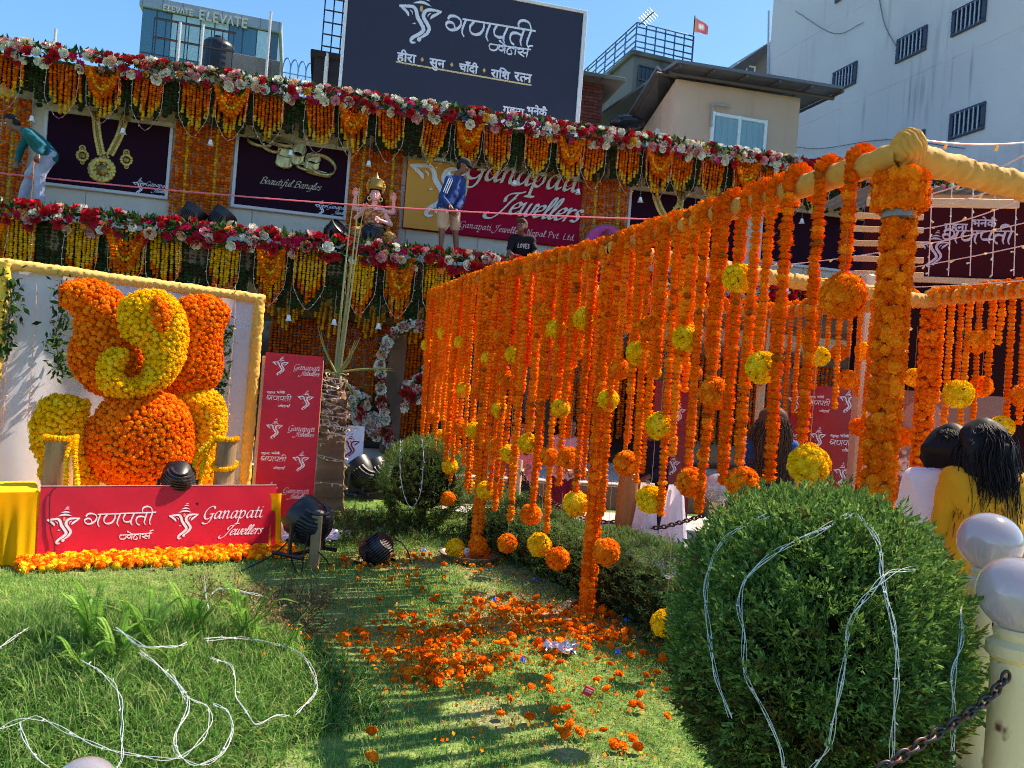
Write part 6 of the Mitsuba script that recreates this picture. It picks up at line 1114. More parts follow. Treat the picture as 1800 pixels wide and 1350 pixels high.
    if skirt is not None:
        prof = [(.13*s, pel[2]+.1), (.17*s, pel[2]-.1), (.24*s, pel[2]*.45), (.3*s, .06)]; b = MB(); k = np.arange(40)*2*np.pi/40; pr = np.array(prof); zz = np.linspace(0, 1, 14); rr = np.interp(zz, np.linspace(0, 1, 4), pr[:, 0]); hz = np.interp(zz, np.linspace(0, 1, 4), pr[:, 1]); R_k = rr[:, None]*(1+.1*zz[:, None]*np.sin(k*9+3*zz[:, None])); V = np.stack([pel[0]+R_k*np.cos(k), pel[1]+R_k*np.sin(k), np.repeat(hz[:, None], 40, 1)], -1).reshape(-1, 3)
        i, jj = np.meshgrid(np.arange(13), np.arange(40), indexing='ij'); j2 = (jj+1) % 40; b.add(V, np.stack([i*40+jj, i*40+j2, (i+1)*40+j2, (i+1)*40+jj], -1).reshape(-1, 4), skirt); b.put(key+'__skirt', 'fabric', True)
    if shoes is not None:
        Q = []
        for q in 'LR': ft = unit(np.asarray(face)*[1, 1, 0]) if 'ft' not in j else unit(j['ft']); Q.append(hull(np.vstack([_ico*.046*s+j['an'+q]-[0, 0, .03], _ico*.04*s+j['an'+q]+ft*.15*s-[0, 0, .055*s], _ico*.044*s+j['an'+q]-ft*.045*s-[0, 0, .05*s]])))
        skinmesh(key+'__shoes', Q, shoes, 'satin', .03*s, 2)
    tag(key, label, cat); return key, j
def jf(px, py, off): return FA.pt(*FA.hit(px, py, off), off)
SK, SK2 = C(150, 104, 80), C(120, 78, 58)
# the man stooping at the left end of the canopy
k, j = person(dict(head=jf(21, 216, .75), neck=jf(38, 228, .75), shL=jf(52, 236, .58), shR=jf(50, 233, .95), elL=jf(36, 262, .55), wrL=jf(30, 285, .6), elR=jf(76, 258, 1.0), wrR=jf(68, 272, 1.08), hipL=jf(86, 272, .66), hipR=jf(87, 274, .86), knL=jf(55, 304, .62), knR=jf(70, 308, .9), anL=jf(38, 355, .62), anR=jf(70, 358, .9), ft=-FA.s), 'man in a teal shirt and pale jeans stooping at the left end of the canopy', SK2, -FA.s*.85-np.array([0, 0, .5])+FA.n*.2, C(30, 96, 106), 1.85, C(160, 166, 188), 1.95, up=-FA.s*.35+np.array([0, 0, 1]), shoes=C(60), curl=.9)
# the man standing in front of the sign
k, j = person(dict(head=jf(814, 293, .95), neck=jf(803, 308, .9), shL=jf(789, 317, 1.06), shR=jf(812, 318, .72), elL=jf(776, 347, 1.14), wrL=jf(789, 360, 1.2), elR=jf(812, 352, .95), wrR=jf(802, 368, 1.1), hipL=jf(780, 362, .98), hipR=jf(799, 364, .8), knL=jf(777, 400, 1.0), knR=jf(800, 403, .82), anL=jf(775, 446, .98), anR=jf(803, 450, .8), ft=FA.s+FA.n*.4), 'man in a blue jacket, khaki shorts and a cap standing before the shop sign', SK2, FA.s*.8+FA.n*.35-np.array([0, 0, .45]), C(40, 66, 124), 1.9, C(196, 166, 138), .9, cap=C(40, 42, 52), up=FA.s*.3+np.array([0, 0, 1]), shoes=C(50), curl=.9)
b = MB()
for o in (-.03, 0, .03):
    a, c = j['shL'], j['elL']; d = unit(c-a); sd = unit(np.cross(d, FA.n)); b.tube([a+d*t*np.linalg.norm(c-a)+FA.n*(.075-.012*t)+sd*(o-.02)+[0, 0, .035*(1-t)*0] for t in np.linspace(-.05, .75, 7)], .007, C(220), 5)
b.put(k+'__sleeve_stripes', 'fabric'); labels[k+'__sleeve_stripes'] = {'label': 'three white stripes down the sleeve'}
# the man sitting on the canopy
k, j = person(dict(head=jf(917, 399, 1.2), neck=jf(916, 414, 1.12), shL=jf(900, 421, 1.12), shR=jf(935, 421, 1.12), elL=jf(895, 443, 1.2), wrL=jf(908, 455, 1.34), elR=jf(941, 444, 1.2), wrR=jf(928, 456, 1.34), hipL=jf(908, 459, 1.0), hipR=jf(926, 459, 1.0), knL=jf(886, 463, 1.26), knR=jf(948, 464, 1.26), anL=jf(924, 466, 1.3), anR=jf(912, 466, 1.36), ft=FA.s), 'man in a printed black T-shirt and cap sitting cross legged on the canopy', SK2, FA.n*.8-FA.s*.45+np.array([0, 0, .35]), C(26, 24, 28), .75, C(70, 66, 76), 1.9, hair=(.012, .01, .009), cap=C(90, 72, 74), s=.97, curl=.9, palmL=(0, 0, 1), palmR=(0, 0, 1))
o = (j['shL']+j['shR'])/2*.55+(j['hipL']+j['hipR'])/2*.45; SHP = Plane(o, FA.deg, 0)
for t, (txt, z) in enumerate((('LOVES', .0),)):
    try:
        g, w = latin(txt, slant=0, straight=True, w=.24, h=.24, gap=.16); sc = .2/w; b = MB(); b.prism(affinity.affine_transform(g, [sc, 0, 0, sc*1.25, -.1, z]), .02, C(200), SHP, .112); b.put(k+f'__print_{t:03d}' if t else k+'__print', 'fabric')
    except KeyError: pass
# the women inside the pavilion, seen from behind
def stand(px, py, Y, face, lean=0.0, hgt=1.58):
    """Joints of a standing figure whose head top is seen at a spot."""
    p = at(px, py, Y); x0, y0 = p[0], p[1]; f = unit(np.array([face[0], face[1], 0])); r_ = np.array([f[1], -f[0], 0]); H = p[2]; k = H/1.6; B = np.array([x0, y0, 0])-f*lean*.6
    L = lambda x, y, z: B+r_*x*k+f*(y*k+lean*max(0, z-.85)/.75*.6)+np.array([0, 0, z*k])
    return dict(head=L(0, .03, 1.485), neck=L(0, 0, 1.35), shL=L(-.17, 0, 1.3), shR=L(.17, 0, 1.3), elL=L(-.21, .03, 1.04), wrL=L(-.16, .2, .95), elR=L(.21, .03, 1.04), wrR=L(.16, .2, .95), hipL=L(-.09, 0, .86), hipR=L(.09, 0, .86), knL=L(-.09, .02, .47), knR=L(.09, .02, .47), anL=L(-.09, 0, .09), anR=L(.09, 0, .09))
BLK = (.008, .007, .008)
person(stand(1732, 757, 4.3, (.25, 1), .25), 'woman with long black hair and a yellow top, head bent, behind the globe lamps', SK, np.array([.25, .85, -.6]), C(206, 150, 26), 1.4, None, skirt=C(196, 140, 30), hair=BLK, long=.56, hang=(0, -.16, -1), s=1.08)
person(stand(1672, 766, 4.5, (.7, .8), .25), 'woman in a white top with black hair, bending beside the woman in yellow', SK, np.array([.7, .5, -.6]), C(222, 220, 230), 1.2, None, skirt=C(206, 202, 214), hair=BLK, long=.42, hang=(.5, .2, -1), s=1.08)
person(stand(1360, 722, 6.3, (.2, 1)), 'woman with long brown hair and a blue dress inside the pavilion', SK, np.array([.2, 1, 0]), C(24, 70, 130), .8, None, skirt=C(26, 66, 128), hair=(.07, .04, .025), long=.6, s=1.0)
person(stand(925, 742, 8.6, (-.6, -.8)), 'person in a pink top behind the strings of the middle bay', SK, np.array([-.6, -.8, 0]), C(220, 130, 150), 1.3, C(40, 40, 56), 1.95, hair=BLK, long=.3)
person(stand(1000, 738, 9.0, (.5, -.8)), 'person in a pale pink shawl standing beside the person in pink', SK, np.array([.5, -.8, 0]), C(226, 176, 186), 1.6, C(120, 30, 50), 1.95, hair=BLK, long=.3)
pz = at(1150, 800, 8.2); st = stand(1155, 742, 8.2, (-.8, -.5)); person(st, 'person in dark navy clothes deep inside the pavilion near the chain', SK2, np.array([-.8, -.5, 0]), C(26, 30, 56), 1.8, C(24, 26, 40), 1.95, hair=BLK)

# ---------------------------------------------------------------- idols on the canopy
IP = Plane(FA.pt(FA.hit(655, 400, .8)[0], ZLED, .8), FA.deg); key = 'goddess_statue'
def L3(x, z, o=0.0): return IP.pt(x, z, o)
b = MB(); b.prism(Polygon([(-.42, 0), (.46, 0), (.46, .34), (.3, .46), (-.4, .46)]).buffer(.02), .3, C(40, 130, 170), IP, -.1); b.put(key+'__pedestal', 'satin', 40)
b = MB()
for a in np.linspace(.2, 2.94, 9):
    for y in (0, .12):
        m = trimesh.creation.icosphere(1); v = np.array(m.vertices)*[.1, .045, .17]; R_ = trimesh.transformations.rotation_matrix(math.pi/2-a, [0, 1, 0])[:3, :3]; v = v@R_.T; b.add(IP.pts(np.stack([v[:, 0]+.3*math.cos(a), v[:, 2]+.3+.12*math.sin(a)*0+.1*math.sin(a)-y*.6, v[:, 1]+.22+y], 1)), m.faces, C(216, 70, 120), .1)
b.put(key+'__lotus', 'satin')
SKN = C(226, 160, 160); hd = L3(0, 1.06, .22); Q = head(key, hd, FA.n, (0, 0, 1), SKN, BLK, .95)
Q += [bone(L3(0, .85, .18), L3(0, 1.0, .2), .05, .045), hull(np.vstack([_ico*.07+L3(-.13, .82, .18), _ico*.07+L3(.13, .82, .18), _ico*.1+L3(0, .55, .18)])), bone(L3(0, .5, .18), L3(-.26, .42, .3), .1, .08), bone(L3(-.26, .42, .3), L3(.0, .38, .4), .075, .05), bone(L3(.0, .5, .18), L3(.28, .4, .3), .1, .08), bone(L3(.28, .4, .3), L3(.34, .12, .36), .07, .045)]
for sx, el, wr in ((-1, (-.3, .82, .14), (-.3, 1.0, .2)), (1, (.3, .84, .14), (.29, 1.0, .2)), (-1, (-.27, .66, .26), (-.16, .78, .38)), (1, (.27, .62, .26), (.1, .64, .4))):
    s_ = L3(sx*.14, .82, .18); Q += [bone(s_, L3(*el), .045, .036), bone(L3(*el), L3(*wr), .036, .026)]+hand(L3(*wr), L3(*wr)-L3(*el), FA.n, .9, .4)
skinmesh(key+'__figure', Q, SKN, 'satin', .022, 4, .04)
GL = C(196, 150, 50); b = MB()
Q = [hull(np.vstack([_ico*.09+L3(-.1, .78, .18), _ico*.09+L3(.1, .78, .18), _ico*.12+L3(0, .52, .2)])), bone(L3(0, .5, .2), L3(-.26, .42, .32), .12, .1), bone(L3(-.26, .42, .3), L3(-.02, .36, .4), .095, .06), bone(L3(.0, .5, .2), L3(.28, .4, .32), .12, .1), bone(L3(.28, .4, .32), L3(.33, .16, .36), .09, .06)]
t = blob(Q, .025, 3); v = np.array(t.vertices); n_ = meshkit.fbm(v*30, 3)[:, None]; b.add(v+np.array(t.vertex_normals)*(n_-.5)*.03, t.faces, np.where(n_ > .55, C(150, 40, 36), np.where(n_ > .42, GL, C(120, 80, 30)))); b.put(key+'__robe', 'satin', True)
b = MB(); b.lathe([(.1, 1.14), (.12, 1.18), (.1, 1.24), (.105, 1.3), (.06, 1.3), (.035, 1.34), (.02, 1.38), (.006, 1.42), (0, 1.43)], GL*.55, IP.M(0, 0, .21)@np.array([[1, 0, 0, 0], [0, 0, 1, 0], [0, -1, 0, 0], [0, 0, 0, 1.]]), 14)
for a in np.linspace(-.6, 3.74, 15): m = trimesh.creation.icosphere(1, radius=.024); b.add(m.vertices+L3(.13*math.cos(a), 1.2+.13*math.sin(a), .17), m.faces, GL, .3)
for sx in (-1, 1): m = trimesh.creation.torus(.03, .008, 12, 6); b.add(IP.pts(np.array(m.vertices)[:, [0, 1, 2]]+[sx*.085, 1.0, .22]), m.faces, C(220, 200, 130))
b.put(key+'__crown', 'satin', 40)
b = MB()
for i in range(60): sx = rng.choice([-1, 1]); p0 = L3(sx*.06, 1.12, .18); p1 = L3(sx*(.12+.03*rng.random()), .95, .15); p2 = L3(sx*(.16+.06*rng.random()), .6+.1*rng.random(), .14+.06*rng.random()); b.tube(curve([p0, p1, p2], 4), .022, BLK, 5, False)
b.put(key+'__long_hair', 'hair'); tag(key, 'seated goddess statue with golden crown and robe on a pink lotus, on the canopy', 'statue')
# elephant headed idol on an arched pink board
IQ = Plane(FA.pt(FA.hit(1062, 420, .8)[0], ZLED, .8), FA.deg); key = 'elephant_idol'; PKB = C(168, 40, 130)
arch = affinity.scale(Point(.04, .72).buffer(1, 16), .37, .36).union(sbox(-.33, .0, .41, .72)).union(affinity.scale(Point(-.34, .42).buffer(1, 10), .17, .2)).union(sbox(-.5, 0, .45, .4))
b = MB(); b.prism(arch.buffer(.03), .04, C(90, 70, 60), IQ, -.03); b.prism(arch, .05, PKB, IQ, -.03); b.put(key+'__board', 'satin')
def Lq(x, z, o=0.0): return IQ.pt(x, z, o)
FL = C(226, 166, 160); Q = [hull(np.vstack([_ico*.11+Lq(.02, .74, .1), _ico*.07+Lq(.02, .66, .13)])), bone(Lq(.02, .66, .19), Lq(.05, .52, .23), .05, .04), bone(Lq(.05, .52, .23), Lq(.0, .43, .24), .04, .03), bone(Lq(.0, .43, .24), Lq(-.06, .45, .25), .03, .02), hull(np.vstack([_ico*.13+Lq(.03, .28, .12), _ico*.1+Lq(.03, .46, .1)]))]
for sx in (-1, 1): Q += [hull(np.vstack([_ico*.025+Lq(.02+sx*.1, .78, .08), _ico*.02+Lq(.02+sx*.2, .8, .07), _ico*.02+Lq(.02+sx*.21, .66, .07), _ico*.02+Lq(.02+sx*.12, .6, .08)]))]
for el, wr in (((-.2, .42, .12), (-.3, .5, .2)), ((.24, .46, .12), (.3, .6, .18)), ((-.18, .28, .2), (-.16, .36, .32)), ((.2, .28, .2), (.14, .3, .32))): Q += [bone(Lq(.03+np.sign(el[0])*.09, .46, .1), Lq(*el), .05, .04), bone(Lq(*el), Lq(*wr), .04, .03)]+hand(Lq(*wr), Lq(*wr)-Lq(*el)+np.array([0, 0, .05]), FA.n, .95, .3)
skinmesh(key+'__figure', Q, FL, 'satin', .022, 4, .06)
b = MB(); b.lathe([(.1, .82), (.115, .87), (.08, .94), (.03, 1.0), (0, 1.01)], C(130, 40, 40), IQ.M(.02, 0, .1)@np.array([[1, 0, 0, 0], [0, 0, 1, 0], [0, -1, 0, 0], [0, 0, 0, 1.]]), 14); b.put(key+'__crown', 'satin', 40); tag(key, 'pink elephant headed idol on an arched pink board right of the shop sign', 'statue')
# ---------------------------------------------------------------- clipped bushes, hedge, ferns, shrub, palm
def spray_mesh(n, seed, cols):
    """A flat sprig of scale leaves, about 1 long, pointing along z."""
    r = np.random.default_rng(seed); b = MB(); P, F_, c = [], [], []
    def leaf(p, d, L, w, nrm):
        s = np.cross(d, nrm); s /= np.linalg.norm(s)+1e-9; o = len(P)*4
        P.append(np.array([p, p+d*L*.5+s*w+nrm*.01, p+d*L, p+d*L*.5-s*w+nrm*.01])); F_.append([[o, o+1, o+2], [o, o+2, o+3]]); c.append(np.tile(cols[r.integers(len(cols))]*(.75+.5*r.random()), (4, 1)))
    nrm = np.array([0, 1., 0]); 
    for k in range(n):
        t = (k+.5)/n; p = np.array([0, .06*math.sin(t*3), t*.75]); sd = 1 if k % 2 else -1; a = .75-.3*t; d = unit([sd*math.sin(a), r.normal()*.25, math.cos(a)]); L = .42*(1-.55*t)*(.8+.4*r.random()); leaf(p, d, L, .032, nrm)
        q = p+d*L*.45; leaf(q, unit(d+[-sd*.5, .2*r.normal(), .3]), L*.55, .026, nrm); leaf(q, unit(d+[sd*.35, .2*r.normal(), -.1]), L*.5, .026, nrm)
    leaf(np.array([0, 0, .7]), np.array([0, 0, 1.]), .3, .04, nrm); b.add(np.vstack(P), np.vstack(F_), np.vstack(c)); return b
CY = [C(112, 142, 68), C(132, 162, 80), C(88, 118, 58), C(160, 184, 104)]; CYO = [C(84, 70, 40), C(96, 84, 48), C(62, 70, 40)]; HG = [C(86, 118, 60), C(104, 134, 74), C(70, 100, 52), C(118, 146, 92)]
for k in range(3): spray_mesh(8, 200+k, CY).group(f'sprig_green_{k}', 'leaf'); spray_mesh(8, 210+k, CYO+CY[2:3]).group(f'sprig_brown_{k}', 'leaf')
for k in range(2): spray_mesh(5, 220+k, CY).group(f'sprig_small_{k}', 'leaf'); spray_mesh(5, 230+k, HG).group(f'sprig_hedge_{k}', 'leaf')
WSIL = C(206, 210, 214)
def bush(key, c, rad, n, size, sgs, label, top_bias=.5, inner=True, trunk=True, zcut=-.95, dry=None):
    """A clipped round bush: sprigs through a shell over a twiggy core, looser and browner below."""
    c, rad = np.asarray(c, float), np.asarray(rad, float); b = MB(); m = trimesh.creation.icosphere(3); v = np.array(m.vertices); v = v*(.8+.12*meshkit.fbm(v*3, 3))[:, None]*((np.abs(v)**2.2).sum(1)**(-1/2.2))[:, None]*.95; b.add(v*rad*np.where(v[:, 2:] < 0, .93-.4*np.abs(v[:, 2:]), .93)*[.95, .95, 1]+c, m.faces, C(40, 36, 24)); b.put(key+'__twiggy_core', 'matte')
    if trunk: b = MB(); b.tube([(c[0], c[1], 0), (c[0]+.02, c[1], c[2]*.5), (c[0], c[1], c[2])], [.05, .04, .03], C(96, 74, 56), 8); b.put(key+'__trunk', 'matte')
    for k in range(n):
        d = unit(rng.normal(size=3))
        if d[2] < zcut: continue
        l = meshkit.fbm(d*3.3+c, 3); rr = (.86+.2*l+.06*rng.normal()*.6)*(1 if rng.random() < .8 else .9); sq = (np.abs(d[0])**2.2+np.abs(d[1])**2.2+np.abs(d[2])**2.2)**(-1/2.2); p = c+d*rad*rr*sq*.97*np.array([1-.4*max(0, -d[2])**1.3, 1-.4*max(0, -d[2])**1.3, 1]); nr = unit(d/rad); ax = unit(nr+rng.normal(size=3)*.42+np.array([0, 0, .45]))
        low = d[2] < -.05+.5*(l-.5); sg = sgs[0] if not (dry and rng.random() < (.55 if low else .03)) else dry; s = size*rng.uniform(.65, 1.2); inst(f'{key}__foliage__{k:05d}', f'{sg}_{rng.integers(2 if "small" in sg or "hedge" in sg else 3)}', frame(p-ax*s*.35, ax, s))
    labels[key+'__foliage'] = {'kind': 'stuff'}; tag(key, label, 'bush')
BC, BR_ = np.array([1.035, 2.5, .80]), np.array([.43, .45, .55])
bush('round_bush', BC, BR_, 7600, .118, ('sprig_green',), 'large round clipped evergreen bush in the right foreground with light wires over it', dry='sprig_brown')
def over(pts, c=BC, rad=BR_, k=1.08):
    """Spots of the photograph laid on the bush's surface."""
    out = []
    for px, py in pts:
        d = ray(px, py); o = (EYE-c)/rad; e = d/rad; A, B_, Q = e@e, 2*o@e, o@o-k*k; D = B_*B_-4*A*Q; t = (-B_-math.sqrt(D))/(2*A) if D > 0 else -B_/(2*A); out.append(EYE+d*t)
    return np.array(out)
def strand(key, pts, lb, group=None, r=.0009, nstr=4, bulbs=.11, spread=.006):
    p = curve(pts, 8); key = name(key); L = np.linspace(0, 1, len(p))
    for k in range(nstr):
        b = MB(); ph = rng.random(3)*6; w = np.stack([np.sin(L*len(pts)*2.2+ph[0]), np.sin(L*len(pts)*1.7+ph[1]), np.sin(L*len(pts)*2.9+ph[2])], 1)*spread; b.tube(p+w, r, WSIL, 5); b.put(f'{key}__wire_{k:03d}' if k else key+'__wire', 'gloss')
    b = MB(); D = np.concatenate([[0], np.cumsum(np.linalg.norm(np.diff(p, axis=0), axis=1))])
    for d in np.arange(.03, D[-1], bulbs): q = np.array([np.interp(d, D, p[:, i]) for i in range(3)]); a = unit(rng.normal(size=3)); b.tube([q, q+a*r*11], [r*1.6, r*2.2], C(222, 226, 230), 5)
    b.put(key+'__bulbs', 'gloss'); labels[key+'__bulbs'] = {'kind': 'stuff'}; tag(key, lb, 'string lights', group)
for pts, lb in ((((1620, 998), (1560, 1010), (1525, 1045), (1495, 1100), (1482, 1170), (1470, 1250), (1455, 1310), (1425, 1360)), 'light wire strands running down the middle of the round bush'), (((1500, 900), (1440, 935), (1370, 965), (1320, 1010), (1300, 1060), (1306, 1120), (1312, 1180), (1330, 1230), (1370, 1310), (1380, 1360)), 'light wire crossing the top left of the round bush'), (((1350, 905), (1290, 935), (1255, 975), (1240, 1040), (1247, 1110), (1258, 1190), (1285, 1260)), 'light wire down the left flank of the round bush'), (((1510, 905), (1540, 950), (1550, 1000), (1562, 1060), (1572, 1130), (1577, 1220), (1570, 1300), (1562, 1360)), 'light wire down the right of the middle of the round bush'), (((1690, 1060), (1690, 1120), (1675, 1180), (1678, 1240), (1672, 1320)), 'light wire down the right flank of the round bush')): strand('bush_light_wire', over(pts), lb)
TB = at(745, 835, 8.5); bush('small_topiary', (TB[0], 8.5, .5), (.5, .5, .53), 3400, .1, ('sprig_small',), 'small round clipped bush with light wires beside the far end of the marigold wall', dry='sprig_brown')
strand('topiary_light_wire', [p for p in over(((705, 775), (703, 830), (712, 875), (725, 890), (740, 860), (745, 800), (740, 770)), np.array([TB[0], 8.5, .5]), np.array([.5, .5, .53]))], 'thin light wire looped down the small clipped bush', r=.003, nstr=1)
# low hedge along the marigold wall
HP = [p+DIRW*.42 for p in (Npt+(Npt-Mpt)*.1, Npt*.5+Mpt*.5, Mpt, Mpt*.5+Fpt*.5, Fpt+(Mpt-Fpt)*.1, Fpt+(Fpt-Mpt)*.45)]; hq = curve(HP, 12); b = MB()
for i in range(len(hq)-1):
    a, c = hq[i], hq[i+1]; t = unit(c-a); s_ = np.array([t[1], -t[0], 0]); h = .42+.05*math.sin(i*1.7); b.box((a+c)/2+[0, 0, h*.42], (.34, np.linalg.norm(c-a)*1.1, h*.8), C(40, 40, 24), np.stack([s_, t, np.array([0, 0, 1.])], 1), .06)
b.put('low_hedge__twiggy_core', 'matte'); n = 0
for k in range(8200):
    i = rng.integers(0, len(hq)-1); a = hq[i]+(hq[i+1]-hq[i])*rng.random(); u = rng.random(); h = .5+.11*meshkit.noise(np.array([a[0]*3, a[1]*3, 1.])); an = rng.uniform(-.5, math.pi+.3); w = .24+.05*rng.normal(); o = DIRW*math.cos(an)*w*-1; z = h*(.5+.5*math.sin(an))*.98 if math.sin(an) > 0 else h*.45*rng.random(); nr = unit(-DIRW*math.cos(an)+np.array([0, 0, max(0, math.sin(an))]))
    if abs(math.cos(an)) > .6: z = h*rng.random()**.7
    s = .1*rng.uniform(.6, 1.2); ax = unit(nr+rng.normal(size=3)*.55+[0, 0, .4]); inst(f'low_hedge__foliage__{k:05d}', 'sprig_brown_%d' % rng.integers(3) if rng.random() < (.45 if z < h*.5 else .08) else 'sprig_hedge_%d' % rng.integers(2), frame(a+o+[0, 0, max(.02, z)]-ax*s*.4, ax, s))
labels['low_hedge__foliage'] = {'kind': 'stuff'}; tag('low_hedge', 'low leafy green hedge running behind the marigold wall', 'hedge')
# creeping cover in the shade between the palm and the marigold wall
for k in range(1500):
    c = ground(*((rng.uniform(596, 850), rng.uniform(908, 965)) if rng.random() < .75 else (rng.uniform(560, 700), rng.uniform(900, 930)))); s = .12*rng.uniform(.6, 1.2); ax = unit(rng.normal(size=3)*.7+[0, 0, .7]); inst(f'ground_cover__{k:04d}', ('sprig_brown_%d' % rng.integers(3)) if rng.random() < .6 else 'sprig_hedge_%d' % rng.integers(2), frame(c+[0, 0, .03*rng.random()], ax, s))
tag('ground_cover', 'dull brownish creeping ground cover in the shade before the plinth', 'ground cover', kind='stuff')
# ferns
def fern(px, py, n, L, lb, lean=None):
    key = name('fern'); p = ground(px, py); p[2] = hmound(p[0], p[1])-.02
    for k in range(n):
        a = rng.uniform(0, 6.283); l = L*rng.uniform(.65, 1.1); out = np.array([math.cos(a), math.sin(a), 0])*(.25+.5*rng.random()); q = curve([p+rng.normal(size=3)*[.1, .07, 0], p+out*l*.3+[0, 0, l*.5], p+out*l*.7+[0, 0, l*.85], p+out*l*1.15+[0, 0, l*(1.0 if rng.random() < .5 else .85)]], 9); m = len(q); b = MB(); b.tube(q, np.linspace(.004, .001, m), C(110, 140, 60), 4); t = np.gradient(q, axis=0); t /= np.linalg.norm(t, axis=1, keepdims=True); s = np.cross(t, np.array([0, 0, 1.])+out*.3); s /= np.linalg.norm(s, axis=1, keepdims=True)+1e-9; col = (C(120, 168, 66), C(104, 152, 58), C(140, 182, 84))[rng.integers(3)]; hw = .0028
        for i in range(2, m):
            w = .03*math.sin(math.pi*min(1, (i/m)**.7*.97+.02))*(L/.4)
            for sg_ in (-1, 1):
                for h in (0, .5):
                    c = q[i]-t[i]*h*np.linalg.norm(q[i]-q[i-1]); e = c+s[i]*sg_*w+t[i]*w*.25-[0, 0, w*.12]; b.add([c-t[i]*.001, c+s[i]*sg_*w*.45+t[i]*(.004+hw), e, c+s[i]*sg_*w*.5+t[i]*(.003-hw)], [[0, 1, 2], [0, 2, 3]], col*rng.uniform(.8, 1.2))
        b.put(f'{key}__frond_{k:03d}' if k else key+'__frond', 'leaf')
    tag(key, lb, 'fern')
for q in ((160, 1125, 9, .42, 'bright green fern at the left on top of the mound'), (205, 1150, 6, .34, 'fern in the middle of the row, left of the white wire bundle'), (262, 1118, 8, .36, 'fern behind the middle of the mound with upright fronds'), (335, 1100, 9, .4, 'fern right of the middle with tall dark fronds'), (430, 1110, 9, .42, 'tall fern at the right end of the fern row, wrapped with wire'), (500, 1130, 4, .28, 'small drooping fern at the right edge of the mound'), (150, 1165, 4, .25, 'small fern in front of the row at left'), (308, 1160, 3, .2, 'smallest fern in front of the row at right')): fern(q[0], q[1]+26, q[2]+3, q[3]*.85, q[4])
# dry creeping shrub
key = 'dry_shrub'; b = MB(); bl_ = MB()
for k in range(190):
    c = ground(rng.uniform(350, 560), rng.uniform(1040, 1120)); c[2] = hmound(c[0], c[1]); d = unit(rng.normal(size=3)*[1, 1, .4]+[0, 0, .5]); q = curve([c, c+d*.1+rng.normal(size=3)*.02, c+d*.2+rng.normal(size=3)*.03], 4); b.tube(q, np.linspace(.003, .001, len(q)), C(96, 78, 58), 4, False); P = q[rng.integers(2, len(q), 16)]+rng.normal(size=(16, 3))*.015; leaves(bl_, P, d, .024, [C(120, 112, 70), C(140, 110, 84), C(90, 100, 60), C(150, 124, 100)])
b.put(key+'__twigs', 'matte'); bl_.put(key+'__leaves', 'leaf'); labels[key+'__leaves'] = {'kind': 'stuff'}; labels[key+'__twigs'] = {'kind': 'stuff'}; tag(key, 'low dry reddish brown shrub behind the ferns', 'shrub')
# strappy grass clump by the lamp post
key = 'strap_leaf_clump'; b = MB()
for k in range(420):
    c = at(1700+rng.uniform(-70, 110), 1290, 2.55+rng.uniform(-.15, .5)); c[2] = 0; a = rng.uniform(0, 6.283); o = np.array([math.cos(a), math.sin(a), 0]); l = rng.uniform(.25, .5); q = curve([c, c+o*l*.2+[0, 0, l*.7], c+o*l*.55+[0, 0, l*.85], c+o*l*.9+[0, 0, l*.55]], 4); t = np.gradient(q, axis=0); s = np.cross(t, [0, 0, 1]); s /= np.linalg.norm(s, axis=1, keepdims=True)+1e-9; w = np.linspace(.006, .001, len(q))[:, None]; v = np.stack([q-s*w, q+s*w], 1).reshape(-1, 3); i = np.arange(len(q)-1)*2; b.add(v, np.stack([i, i+1, i+3, i+2], 1), C(96, 128, 100)*rng.uniform(.7, 1.4))
b.put(key, 'leaf', True); tag(key, 'clump of narrow dark strap leaves at the foot of the lamp post', 'plant')
# palm trunk with wires, bound spear leaves and a few fronds
PT = ground(576, 902); key = 'palm_tree'; top = at(592, 660, PT[1]); b = MB(); zz = np.linspace(0, top[2], 46); r = np.interp(zz/top[2], [0, .06, .4, .8, 1], [.22, .175, .155, .145, .06]); r = r*(1+.05*(np.arange(46) % 3 == 0)); cx = np.interp(zz/top[2], [0, 1], [0, top[0]-PT[0]-.0]); k = np.arange(20)*2*np.pi/20
col = np.array([C(138, 112, 88)*(.8+.4*meshkit.noise(np.array([z*9, 1., 2.]))) for z in zz]); b.tube(np.stack([PT[0]+cx, PT[1]+zz*0, zz], 1), r, col, 20); b.put(key+'__trunk', 'matte')
b = MB()
for kk in range(70):
    z = rng.uniform(.55, .97)*top[2]; a = rng.uniform(0, 6.283); o = np.array([math.cos(a), math.sin(a), 0]); c = np.array([PT[0]+np.interp(z/top[2], [0, 1], [0, top[0]-PT[0]]), PT[1], z])+o*np.interp(z/top[2], [.4, .8, 1], [.17, .16, .08]); b.add([c-np.cross(o, [0, 0, 1])*.03, c+np.cross(o, [0, 0, 1])*.03, c+o*.05+[0, 0, rng.uniform(.06, .14)]], [[0, 1, 2]], C(112, 92, 74)*rng.uniform(.7, 1.3))
b.put(key+'__leaf_scars', 'matte'); labels[key+'__leaf_scars'] = {'kind': 'stuff'}
b = MB()
for q, w in ((((592, 665), (606, 560), (622, 430), (632, 330)), .02), (((588, 668), (598, 560), (610, 440), (621, 350)), .02), (((596, 665), (612, 550), (630, 420), (641, 362)), .014)):
    p = np.array([at(x, y, PT[1]-.05+.03*i) for i, (x, y) in enumerate(q)]); c_ = curve(p, 6); b.tube(c_, np.linspace(w, .004, len(c_)), C(150, 154, 110), 6)
b.put(key+'__spear_leaf', 'matte'); b = MB()
